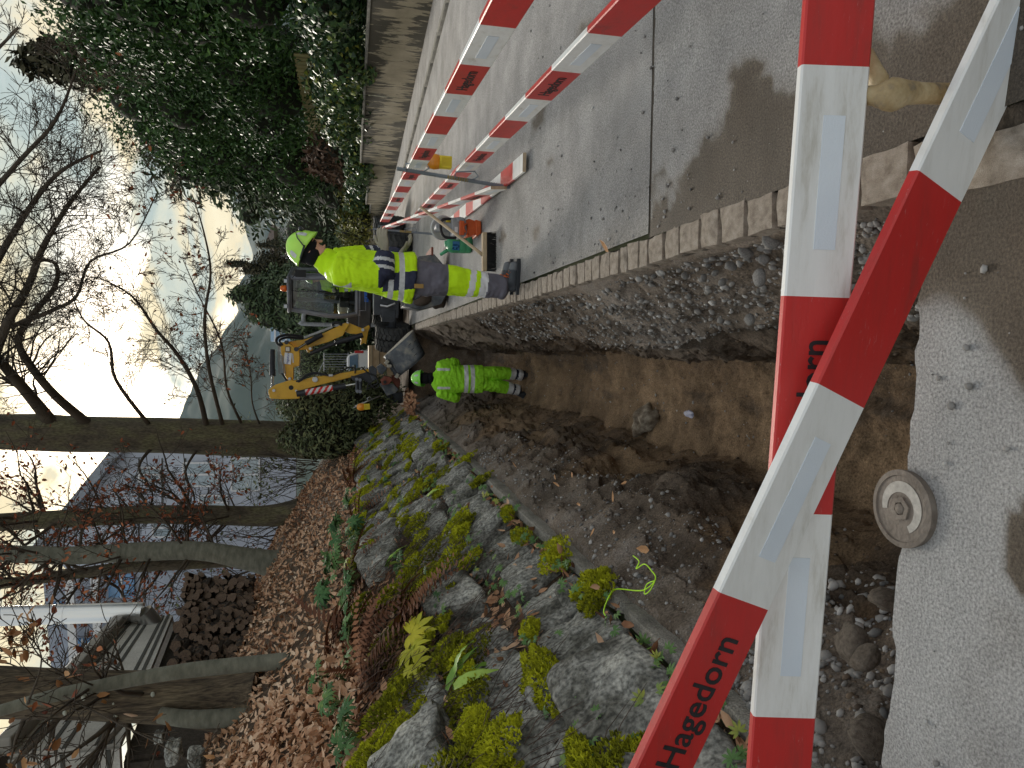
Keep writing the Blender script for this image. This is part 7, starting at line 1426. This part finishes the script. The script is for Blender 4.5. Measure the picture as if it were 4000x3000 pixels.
p = at(500, 1515, 8.3); t4 = small_tree('thick furrowed trunk nearest the camera on the left', (p.x, p.y, hz(p.x, p.y)), [(400, 1508, 8.3), (280, 1505, 8.3), (150, 1500, 8.3), (0, 1495, 8.3), (-250, 1480, 8.3)], [.33, .27, .255, .25, .26, .22], M['furrow'], 44, 16, 1.4, 40, flare=.35)
M['lichen'] = flat('pale lichen', (.36, .37, .31), .9)
# bracket fungi and a split in the furrowed trunk
for (px, py) in ((245, 1522), (250, 1545), (140, 1540), (330, 1500), (195, 1530), (180, 1508)):
    mb = MB(); mb.ball(at(px, py, 8.06), (.03, .012, .022), None, 10, 6); mb.build('pale_lichen', M['lichen'], t4, smooth=True)
mb = MB(); mb.tube([at(262, 1540, 8.06), at(285, 1545, 8.04), at(305, 1545, 8.06)], [.006, .018, .005], 6); mb.build('split_wood', flat('fresh wood', (.50, .33, .22), .8), t4, smooth=True)
# smooth climbing stem in front of the furrowed trunk
rs = random.Random(9); c1 = at(515, 1436, 7.7); tg_ = empty('young_tree', (c1.x, c1.y, hz(c1.x, c1.y)), 'smooth grey green stem slanting in front of the furrowed trunk', 'tree')
trunk_mesh([Vector((c1.x, c1.y, hz(c1.x, c1.y) - .1)), at(460, 1442, 7.7), at(360, 1455, 7.65), at(250, 1475, 7.6), at(120, 1502, 7.5), at(0, 1535, 7.4), at(-120, 1570, 7.3)], [.085, .078, .072, .066, .06, .052, .04], 16, 6, .03).build('trunk', M['greybark'], tg_, smooth=True)
mb = MB(); tp_ = []
for g, r0 in (([(190, 1490, 7.5), (120, 1540, 7.0), (60, 1600, 6.6), (20, 1680, 6.2)], .02), ([(200, 1480, 7.5), (110, 1440, 7.2), (60, 1380, 7.0), (20, 1300, 6.8)], .012), ([(130, 1500, 7.5), (250, 1560, 6.9), (330, 1600, 6.6), (420, 1650, 6.3)], .012), ([(60, 1520, 7.4), (90, 1420, 7.0), (40, 1350, 6.7)], .014)): limb(mb, rs, A(g), r0 * .8, .003, tp_, 8, .7, 1, 0, (2, 4))
mb.build('crown', M['twig'], tg_, smooth=True); leaves_on(tg_, tp_, 60, .08, .13, pmat('tan hanging leaves', [(.1, (.26, .11, .04)), (.9, (.46, .25, .11))], 6, 2, .7, attr='rnd'), 8)
# cut stump
p = at(455, 1555, 7.9); sp_ = empty('stump', (p.x, p.y, hz(p.x, p.y)), 'short mossy cut stump left of the furrowed trunk', 'stump'); trunk_mesh([Vector((p.x, p.y, hz(p.x, p.y) - .1)), at(420, 1553, 7.9), at(345, 1545, 7.95)], [.10, .09, .08], 16, 2, .08).build('trunk', M['greybark'], sp_, smooth=True)
# undergrowth on the bank
def brush(label, x, y, n, h, mat, seed, r=.02, spread=.6, leaf=0, lm_=None):
    rs = random.Random(seed); z = hz(x, y); root = empty('undergrowth', (x, y, z), label, 'shrub', 'bare undergrowth on the bank'); mb = MB(); tp_ = []
    for i in range(n): branch(mb, rs, Vector((x + rs.gauss(0, spread), y + rs.gauss(0, spread), z - .05)), Vector((rs.gauss(0, .35), rs.gauss(0, .3), 1)).normalized(), h * rs.uniform(.5, 1.1), r * rs.uniform(.5, 1), 1, tp_, .2, (3, 6), .004)
    mb.build('stems', mat, root)
    if leaf: leaves_on(root, tp_, leaf, .07, .13, lm_, seed)
for i, (px, py, Y_, n, h, lf, lb) in enumerate(((660, 1010, 20, 26, 2.6, 160, 'bare twiggy shrub between the big trunk and the slim beech'), (600, 1060, 21, 22, 2.4, 200, 'bare shrub with a few green leaves beyond the slim beech'), (560, 1160, 18, 20, 2.0, 90, 'twiggy undergrowth between the slim beech and the pale trunk'), (540, 1270, 17, 22, 2.2, 120, 'twiggy undergrowth right of the firewood stack'), (520, 1320, 19, 22, 2.6, 60, 'tall bare stems behind the firewood stack'))):
    p = at(px, py, Y_); brush(lb, p.x, p.y, n, h, M['twig'], 60 + i, leaf=lf, lm_=M['redleaf'] if i in (2,) else M['olive'] if i in (0, 1, 3) else M['brownleaf'])
bb = at(700, 915, 17.6); bush('bamboo_bush', 'grey green bushy thicket at the foot of the big beech', 'shrub', [((bb.x + .4, bb.y, 1.7), (.6, 1.0, 1.3)), ((bb.x + .8, bb.y + .6, 1.4), (.5, 1.0, 1.2)), ((bb.x - .3, bb.y - .2, 2.0), (.5, .9, 1.0))], 16000, .06, .16, (SPRAY_V, SPRAY_F), M['olive'], 71, up=.8, core=.8)
# ================================================================== SHED, BUILDINGS, BACKGROUND
M['panel'] = pmat('grey fibre-cement panels', [(0.3, (0.40, 0.38, 0.345)), (0.7, (0.54, 0.52, 0.48))], 1.5, 8, 0.85, 0.2, 40, (1, 1, 1), speck=.15, sscale=60)
M['groove'] = flat('panel groove', (0.07, 0.068, 0.06), .9)
M['gutter'] = flat('zinc gutter', (0.30, 0.28, 0.25), .5, .3)
M['pipe'] = pmat('stainless flue', [(.3, (.55, .55, .55)), (.7, (.70, .69, .67))], 2, 4, 0.28, metal=.9, stretch=(1, 1, .2))
sh_ = empty('shed', at(400, 1400, 12), 'grey panelled garden shed with zinc gutter behind the trunks', 'shed')
# wall receding along the bank, its near corner left of the furrowed trunk
n_xy, f_xy = at(100, 1629, 8.6), at(318, 1338, 13.0); near_t, near_b = Vector((n_xy.x, n_xy.y, 5.0)), Vector((n_xy.x, n_xy.y, 3.9)); far_t, far_b = Vector((f_xy.x, f_xy.y, 5.0)), Vector((f_xy.x, f_xy.y, 4.34))
def quad_wall(name, tl, bl, br_, tr_, th, mat, parent):
    mb = MB(); n_ = (br_ - bl).cross(tl - bl).normalized(); mb.prism([tl, bl, br_, tr_], n_ * th); return mb.build(name, mat, parent)
fw = (far_t - near_t); nw = fw.cross(Vector((0, 0, 1))).normalized(); nw = nw if nw.x > 0 else -nw
lw = Vector((-1, .12, 0)).normalized(); left_t, left_b = near_t + lw * 3.2, near_b + lw * 3.2; nl_ = Vector((-.12, -1, 0)).normalized()
wl_o = quad_wall('wall', near_t, near_b, far_b, far_t, .08, M['panel'], sh_); wl_2 = quad_wall('front_wall', left_t, left_b, near_b - lw * .0, near_t, .08, M['panel'], sh_)
for i, f_ in enumerate((.10, .22, .52, .66, .90)):
    mb = MB(); p0 = near_b.lerp(near_t, f_) + nw * .043; p1 = far_b.lerp(far_t, f_) + nw * .043; mb.beam(p0, p1, .014, .045); mb.build('groove', M['groove'], wl_o)
    mb = MB(); p0 = near_b.lerp(near_t, f_) + nl_ * .043; p1 = p0 + lw * 3.2; mb.beam(p0, p1, .014, .045); mb.build('groove', M['groove'], wl_2)
for (p_, q_) in ((near_b, far_b), (left_b, near_b)):
    o_ = Vector((-.25, .15, 0)); quad_wall('dark_gap_sheet', p_ + o_, p_ + o_ - Vector((0, 0, 1.6)), q_ + o_ - Vector((0, 0, 1.6)), q_ + o_, .1, M['mortar'], sh_)  # dark set-back sheets; their colour stands in for the shaded gap below the shed
mb = MB(); mb.beam(near_t + nw * .12 + Vector((0, 0, .06)), far_t + nw * .12 + Vector((0, 0, .06)), .20, .16); mb.build('gutter', M['gutter'], sh_, bevel=.02)
ew = Vector((-1.0, .45, 0)).normalized(); quad_wall('end_wall', far_t, far_b, far_b + ew * 2.6, far_t + ew * 2.6, .08, M['panel'], sh_)
mb = MB(); mb.prism([near_t + nw * .06 - fw * .06 + Vector((0, 0, .16)), far_t + nw * .06 + fw * .04 + Vector((0, 0, .16)), far_t + ew * 2.8 + Vector((0, 0, .75)), left_t + Vector((0, -.2, .75))], (0, 0, .10)); mb.build('roof', M['gdark'], sh_)
# flue pipe
fl = empty('flue_pipe', at(335, 1360, 12.7), 'shiny stainless steel flue with an elbow rising beside the shed', 'pipe'); mb = MB()
e0, e1, e2, e3 = at(330, 1390, 13.0), at(332, 1350, 12.75), at(308, 1322, 12.7), at(280, 1322, 12.7); mb.tube([e0, e1], .155, 24); mb.tube([e1, e2], .155, 24); mb.build('elbow', M['pipe'], fl, smooth=True, auto=30)
mb = MB(); mb.tube([e2, e3, at(100, 1328, 12.7), at(-120, 1335, 12.7)], .155, 24); mb.build('upright', M['pipe'], fl, smooth=True, auto=30); mb = MB()
for px in (290, 296, 140): p = at(px, 1322 + (300 - px) * .03, 12.7); mb.tube([p - Vector((0, 0, .012)), p + Vector((0, 0, .012))], .161, 24)
mb.build('clamp_band', M['pipe'], fl)
# firewood
fwd_ = empty('firewood_stack', at(520, 1330, 11.5), 'dark stack of split firewood under the shed wall', 'firewood'); M['logend'] = pmat('log end', [(.3, (.08, .055, .04)), (.7, (.20, .135, .095))], 9, 5, .85, objrand=1); M['logbark'] = pmat('dark log bark', [(.3, (.022, .017, .013)), (.7, (.06, .045, .034))], 9, 5, .95, objrand=1)
lmesh = []
for k_ in range(5):
    mb = MB(); rs = random.Random(k_); n_ = 9; V = []
    rr = [rs.uniform(.75, 1.15) * (.35 if (j % 4 == k_ % 4 and k_ > 1) else 1) for j in range(n_)]
    for s_ in (-.5, .5):
        for j in range(n_): V.append((math.cos(j * 6.283 / n_) * rr[j] * .5, s_, math.sin(j * 6.283 / n_) * rr[j] * .5))
    mb.add(V, [(j, (j + 1) % n_, n_ + (j + 1) % n_, n_ + j) for j in range(n_)], 0); mb.add(V, [tuple(range(n_)), tuple(range(2 * n_ - 1, n_ - 1, -1))], 1)
    me = bpy.data.meshes.new('log'); me.from_pydata(mb.v, [], mb.f); me.materials.append(M['logbark']); me.materials.append(M['logend']); me.polygons.foreach_set('material_index', np.array(mb.m, np.int32)); lmesh.append(me)
rs = random.Random(15); A0_, A1_, B0_, B1_ = at(372, 1440, 10.6), at(560, 1440, 10.6), at(405, 1250, 13.6), at(545, 1250, 13.6)
for i in range(24):
    u = (i + .5) / 24; t_, b_ = A0_.lerp(B0_, u), A1_.lerp(B1_, u); nrow = 12
    for j in range(nrow):
        v = (j + .5) / nrow; s_ = rs.uniform(.10, .17); o = link('log', lmesh[rs.randrange(5)], fwd_); p = t_.lerp(b_, v); p += Vector((rs.gauss(0, .03), rs.gauss(0, .06), rs.gauss(0, .02)))
        o.matrix_parent_inverse = wmat(fwd_).inverted(); o.location = p; o.scale = (s_, .35, s_); o.rotation_euler = (rs.gauss(0, .1), rs.uniform(0, 6), R(20) + rs.gauss(0, .25))
# stones and planks near the left edge under the shed
for i, (px, py, Y_, s_, lb) in enumerate(((345, 1590, 8.0, .12, 'mossy block under the shed corner at the lower left'), (375, 1625, 7.6, .16, 'mossy stone left of the cut stump'), (425, 1640, 7.2, .14, 'mossy stone at the picture edge below the shed'))):
    o = link('stone', stone_mesh(s_, s_ * .9, s_ * .7, 300 + i)); o.location = at(px, py, Y_); tag(o, lb, 'stone')
mb = MB(); mb.box(at(375, 1330, 12.4), (2.6, .04, .06), Matrix.Rotation(.5, 3, 'Z')); 
# large grey-blue building behind the trees
M['clad'] = pmat('blue grey cladding', [(0.3, (0.36, 0.39, 0.47)), (0.7, (0.45, 0.48, 0.55))], .6, 6, 0.7); M['win'] = flat('window glass', (.30, .36, .40), .1, .0, .2, spec=.8); M['winblue'] = flat('blue glazed panel', (.10, .25, .48), .25, spec=.7); M['warmwin'] = None
bd = empty('apartment_house', (-14, 44, 0), 'large blue grey clad house with sloping roof behind the trunks', 'building'); YB = 44
def bp_(px, py, dy=0): return at(px, py, YB + dy)
mb = MB(); mb.prism([bp_(268, 972), bp_(92, 1180), bp_(230, 1300), bp_(640, 1300), bp_(640, 985)], (0, .4, 0)); mb.build('wall', M['clad'], bd)
mb = MB(); mb.prism([bp_(255, 960, -.4), bp_(76, 1180, -.4), bp_(92, 1186, -.4), bp_(272, 972, -.4)], (0, 1.6, 0)); mb.build('roof', flat('roof edge', (.22, .24, .28), .6), bd)
for (x0, x1, y0, y1, mt) in ((395, 470, 1000, 1050, 'win'), (300, 345, 1010, 1040, 'win'), (430, 490, 1070, 1100, 'win'), (330, 370, 1120, 1160, 'win'), (500, 560, 990, 1060, 'win')):
    mb = MB(); mb.prism([bp_(x0, y0, -.25), bp_(x1, y0, -.25), bp_(x1, y1, -.25), bp_(x0, y1, -.25)], (0, .06, 0)); w_ = mb.build('window', M['win'], bd); mb = MB()
    for (p, q) in (((x0, y0), (x1, y0)), ((x1, y0), (x1, y1)), ((x1, y1), (x0, y1)), ((x0, y1), (x0, y0)), ((x0, (y0 + y1) / 2), (x1, (y0 + y1) / 2))): mb.beam(bp_(*p, -.30), bp_(*q, -.30), .10, .10)
    mb.build('frame', M['whitetape'], w_)
for px in (300, 350, 400, 450): 
    mb = MB(); mb.beam(bp_(px, 990 + max(0, 0), -.24), bp_(px, 1290, -.24), .05, .06); mb.build('cladding_joint', M['groove'], bd)
bd2 = empty('apartment_house', (-22, 40, 0), 'pale house with balconies and blue glazing seen past the flue', 'building'); YB2 = 38
def b2_(px, py, dy=0): return at(px, py, YB2 + dy)
mb = MB(); mb.prism([b2_(95, 1235), b2_(118, 1480), b2_(640, 1480), b2_(640, 1235)], (0, .4, 0)); mb.build('wall', flat('pale grey render', (.30, .33, .40), .85), bd2)
for i, px in enumerate((150, 205)):
    mb = MB(); mb.beam(b2_(px, 1245, -1.0), b2_(px + 12, 1475, -1.0), .2, .35); mb.build('balcony_slab', M['whitetape'], bd2)
for (x0, x1, y0, y1) in ((235, 290, 1240, 1290), (240, 300, 1395, 1440), (160, 195, 1380, 1440), (110, 140, 1300, 1350)):
    mb = MB(); mb.prism([b2_(x0, y0, -.3), b2_(x1, y0, -.3), b2_(x1, y1, -.3), b2_(x0, y1, -.3)], (0, .1, 0)); w_ = mb.build('window', M['winblue'], bd2); mb = MB(); mb.beam(b2_((x0 + x1) / 2, y0, -.38), b2_((x0 + x1) / 2, y1, -.38), .08, .08); mb.build('mullion', M['whitetape'], w_)
# conifers and cypress behind the digger
CG = 'conifers behind the excavator'
def cone_tree(name, label, px, py_top, px_base, Y_, rb, mat, seed, n, s0, s1, slim=1.0, up=.6):
    top = at(py_top[0], py_top[1], Y_); base = Vector((top.x, top.y, 0)); H_ = top.z; bl = []; k = 9; rr = random.Random(seed)
    for i in range(k):
        t = (i + .5) / k; r_ = rb * (1 - t) ** .75 * (.8 + .35 * rr.random()) + .15; bl.append(((base.x + rr.gauss(0, .12) * rb, base.y + rr.gauss(0, .12) * rb, .4 + H_ * .97 * t), (r_, r_, H_ / k * .95)))
    return bush(name, label, 'tree', bl, n, s0, s1, (SPRAY_V, SPRAY_F), mat, seed, CG, trunk=[(tuple(base), (base.x, base.y, H_ * .8), .2)], up=up, core=.78)
cone_tree('cypress', 'tall dark brownish cypress left of the first worker\'s helmet', 0, (503, 572), 0, 50, 1.3, pmat('brownish cypress', [(.1, (.03, .03, .016)), (.9, (.10, .085, .045))], 3, 3, .8, attr='rnd'), 81, 9000, .2, .36, up=1.2)
cone_tree('conifer', 'broad green conifer behind the excavator cab', 0, (522, 612), 0, 47, 3.2, M['thuja'], 82, 26000, .2, .42)
cone_tree('conifer', 'drooping dark conifer behind the boom', 0, (512, 650), 0, 44, 3.0, M['thuja'], 83, 22000, .2, .42)
cone_tree('conifer', 'low green conifer between cab and boom', 0, (580, 690), 0, 42, 2.6, M['thuja'], 84, 16000, .2, .4)
cone_tree('cypress', 'small brownish cypress against the mountain above the helmet', 0, (565, 530), 0, 60, 1.0, bpy.data.materials['brownish cypress'], 85, 5000, .22, .4, up=1.2)
def rbush(label, px, py, Y_, rx, rz, mat, seed, n, s0=.15, s1=.35):
    p = at(px, py, Y_); bush('bush', label, 'bush', [((p.x, p.y, max(rz * .6, p.z)), (rx, rx, rz)), ((p.x + rx * .5, p.y + .4, max(rz * .5, p.z - rz * .2)), (rx * .7, rx * .7, rz * .8))], n, s0, s1, (SPRAY_V, SPRAY_F), mat, seed, 'garden bushes beyond the excavator', core=.82)
rbush('clipped green bush seen between boom and dipper', 690, 790, 44, 1.9, 1.5, M['olive'], 91, 9000, .10, .22); rbush('brighter green bush left of the white car', 715, 830, 40, 1.3, 1.1, M['olive'], 92, 6000, .1, .2); rbush('brown bare hedge behind the excavator cab', 720, 700, 46, 2.2, 1.4, M['brownbush'], 93, 3000); rbush('olive bush behind the dark skip', 700, 885, 27, .7, 1.0, M['olive'], 94, 5000, .07, .16); rbush('grey green bush left of the dipper', 665, 870, 30, .9, 1.2, M['olive'], 95, 5000, .08, .18)
rbush('dark shrub beyond the far end of the hedge', 690, 505, 50, 2.4, 2.6, M['thuja'], 96, 3500); rbush('dense shrub between hedge and conifers', 700, 545, 52, 2.4, 2.2, M['olive'], 97, 3500)
# parked white car
car = empty('parked_car', at(790, 790, 36), 'white estate car parked beyond the excavator seen from behind', 'car'); YC_ = 36; c = at(790, 795, YC_); c.z = 0; M['carw'] = flat('white car paint', (.62, .63, .66), .25, .0, .05, coat=.6)
mb = MB(); prof = [(-.86, .35), (-.88, .85), (-.80, 1.0), (-.66, 1.42), (-.50, 1.50), (.50, 1.50), (.66, 1.42), (.80, 1.0), (.88, .85), (.86, .35), (.80, .28), (-.80, .28)]
mb.prism([c + Vector((x, 0, z)) for x, z in prof], (0, 4.2, 0)); mb.build('body', M['carw'], car, bevel=.06)
mb = MB(); mb.prism([c + Vector((x, -2.115, z)) for x, z in ((-.70, 1.0), (-.60, 1.38), (.60, 1.38), (.70, 1.0))], (0, .02, 0)); mb.build('rear_window', flat('blue tinted glass', (.10, .17, .26), .1, spec=.8), car)
for s_ in (-1, 1):
    mb = MB(); mb.box(c + Vector((.80 * s_, -2.10, .95)), (.12, .06, .40)); mb.build('tail_light', flat('red lens', (.45, .02, .02), .3) if s_ < 0 else bpy.data.materials['red lens'], car, bevel=.02)
    for dy in (-1.35, 1.35): 
        mb = MB(); mb.tube([c + Vector((.68 * s_, dy, .32)), c + Vector((.90 * s_, dy, .32))], .32, 20); wv = mb.build('wheel', M['black'], car, smooth=True, auto=40); mb = MB(); mb.tube([c + Vector((.90 * s_, dy, .32)), c + Vector((.91 * s_, dy, .32))], .20, 16); mb.build('hub_cap', M['steel'], wv)
mb = MB(); mb.box(c + Vector((0, -2.115, .62)), (.52, .02, .12)); mb.build('licence_plate', M['whitetape'], car); mb = MB(); mb.box(c + Vector((0, -2.12, .42)), (1.6, .08, .16)); mb.build('bumper', M['gcab'], car, bevel=.03)
# railing, dark skip, crate, lamp post
rl = empty('railing', at(740, 800, 33), 'pale metal stair railing between the boom and the white car', 'railing'); mb = MB(); 
for i in range(14): p, q = at(700, 765 + i * 5.5, 38), at(752, 765 + i * 5.5, 38); mb.tube([p, q], .012, 4)
mb.build('baluster', M['lgrey'], rl); mb = MB(); mb.tube([at(700, 762, 38), at(700, 838, 38)], .02, 5); mb.tube([at(752, 762, 38), at(752, 838, 38)], .02, 5); mb.tube([at(672, 838, 38), at(700, 780, 38)], .02, 5); mb.build('rail', M['lgrey'], rl)
sk = empty('container', at(850, 860, 18), 'dark container with a white label behind the bucket arm', 'container'); mb = MB(); p0, p1 = at(760, 862, 18.2), at(840, 862, 18.2); p0.z = max(p0.z, 1.3); mb.prism([at(757, 846, 18.2), at(757, 868, 18.2), at(868, 868, 18.2), at(868, 846, 18.2)], (0, .9, 0)); mb.build('body', M['gdark'], sk, bevel=.03); mb = MB(); mb.prism([at(753, 842, 17.9), at(753, 872, 17.9), at(761, 872, 17.9), at(761, 842, 17.9)], (0, 1.2, 0)); mb.build('lid', M['lgrey'], sk, bevel=.02); mb = MB(); p = at(792, 850, 17.7); mb.box(p, (.10, .01, .2)); mb.build('label_plate', M['whitetape'], sk)
cr_ = empty('pallet_box', at(810, 780, 22), 'pale wooden box standing beyond the twin wheels', 'box'); mb = MB(); q = at(812, 782, 22); mb.box((q.x, q.y, .42), (1.0, .8, .84)); mb.build('panel', M['handle'], cr_, bevel=.02); mb = MB(); 
for i in range(4): mb.box((q.x, q.y - .41, .12 + i * .2), (1.02, .02, .012))
mb.build('board_gaps', M['groove'], cr_)
lpst = empty('street_lamp', at(760, 668, 30), 'grey curved street lamp post behind the boom', 'lamp'); mb = MB(); mb.tube(smooth_path([Vector((at(660, 700, 34).x, 34, 0)), at(662, 700, 34), at(656, 694, 34), at(656, 680, 34), at(662, 672, 34)], 5), .09, 10); mb.build('post', M['lgrey'], lpst, smooth=True)
hs = empty('house', at(640, 520, 70), 'pale house with windows below the mountain at the end of the hedge', 'building'); mb = MB(); mb.prism([at(598, 500, 75), at(598, 560, 75), at(760, 560, 75), at(760, 500, 75)], (0, 6, 0)); mb.build('wall', flat('pale lilac render', (.44, .44, .47), .9), hs); mb = MB(); mb.prism([at(597, 494, 71.6), at(585, 530, 71.6), at(597, 566, 71.6), at(600, 566, 71.6), at(600, 494, 71.6)], (0, 7, 0)); mb.build('roof', flat('roof tile', (.20, .16, .15), .9), hs)
for py in (515, 540): 
    mb = MB(); mb.prism([at(612, py - 6, 71.9), at(612, py + 6, 71.9), at(632, py + 6, 71.9), at(632, py - 6, 71.9)], (0, .1, 0)); mb.build('window', M['win'], hs)
bl_ = empty('office_block', at(610, 715, 80), 'pale blue building with white bands behind the boom', 'building'); mb = MB(); mb.prism([at(590, 706, 80), at(590, 738, 80), at(760, 738, 80), at(760, 706, 80)], (0, 5, 0)); mb.build('wall', flat('pale blue facade', (.30, .42, .56), .7), bl_)
for i in range(4): 
    mb = MB(); mb.prism([at(592 + i * 12, 706, 77.2), at(592 + i * 12, 738, 77.2), at(596 + i * 12, 738, 77.2), at(596 + i * 12, 706, 77.2)], (0, .2, 0)); mb.build('white_band', M['whitetape'], bl_)
hg2 = [('house', 'grey house far behind the dipper arm', 640, 880, 60, (.36, .38, .44)), ('house', 'white garage behind the railing', 745, 735, 55, (.5, .5, .52))]
for nm, lb, px, py, Y_, cc_ in hg2:
    hh_ = empty(nm, at(px, py, Y_), lb, 'building'); mb = MB(); mb.prism([at(px, py - 25, Y_), at(px, py + 25, Y_), at(790, py + 25, Y_), at(790, py - 25, Y_)], (0, 4, 0)); mb.build('wall', flat('render ' + lb[:5], cc_, .9), hh_); mb = MB(); mb.prism([at(px - 1, py - 28, Y_ - 2.3), at(px - 14, py, Y_ - 2.3), at(px - 1, py + 28, Y_ - 2.3)], (0, 4.6, 0)); mb.build('roof', M['gdark'], hh_)
# ------------------------------------------------------------------ mountains
M['mount'] = pmat('wooded mountainside', [(.3, (.030, .042, .030)), (.55, (.055, .068, .045)), (.8, (.10, .11, .08))], .004, 9, .95)
def mountain(name, dist, prof, seed, depth=1400):
    az = np.radians(np.linspace(prof[0][0], prof[-1][0], 220)); el = np.interp(np.degrees(az), [p[0] for p in prof], [p[1] for p in prof]); H_ = dist * np.tan(np.radians(el)) + 1.4; t = np.linspace(0, 1, 40); A_, T = np.meshgrid(az, t); D_ = dist - depth * (1 - T); X = np.sin(A_) * D_; Yq = np.cos(A_) * D_; P = np.stack([X.ravel(), Yq.ravel(), 0 * X.ravel()], 1)
    Zq = np.repeat(H_[None], 40, 0) * T ** 1.15 + (70 * fbm(P, .0025, 4, .55).reshape(X.shape) * np.sin(np.pi * T) + 14 * fbm(P, .02, 3, .6).reshape(X.shape) * sstep(0, .3, T)); return grid_obj(name, X, Yq, Zq - 8, M['mount'])
mountain('mountain', 2600, [(-60, 11), (-30, 12), (-14, 13), (-8, 13), (-4, 11.8), (-1.7, 10.9), (1.0, 9.2), (3.8, 7.6), (6, 5.5), (12, 3), (40, 2)], 1)
mountain('mountain_range', 3400, [(-30, 4), (-2, 6.4), (1, 7.6), (3.8, 8.5), (6.6, 7.1), (8.6, 7.5), (12, 8.5), (20, 9.5), (40, 9), (60, 7)], 2)
# hazy air
hzm = bpy.data.materials.new('haze'); hzm.use_nodes = True; t = hzm.node_tree
for n_ in list(t.nodes): t.nodes.remove(n_)
pv = nd(t, 'ShaderNodeVolumePrincipled', i_Density=HAZE); pv.inputs['Color'].default_value = (.55, .78, 1.0, 1); pv.inputs['Anisotropy'].default_value = 0.0; ou = nd(t, 'ShaderNodeOutputMaterial'); t.links.new(pv.outputs[0], ou.inputs['Volume'])
mb = MB(); mb.box((0, 1850, 349), (8200, 4300, 702)); mb.build('haze', hzm, kind='stuff')
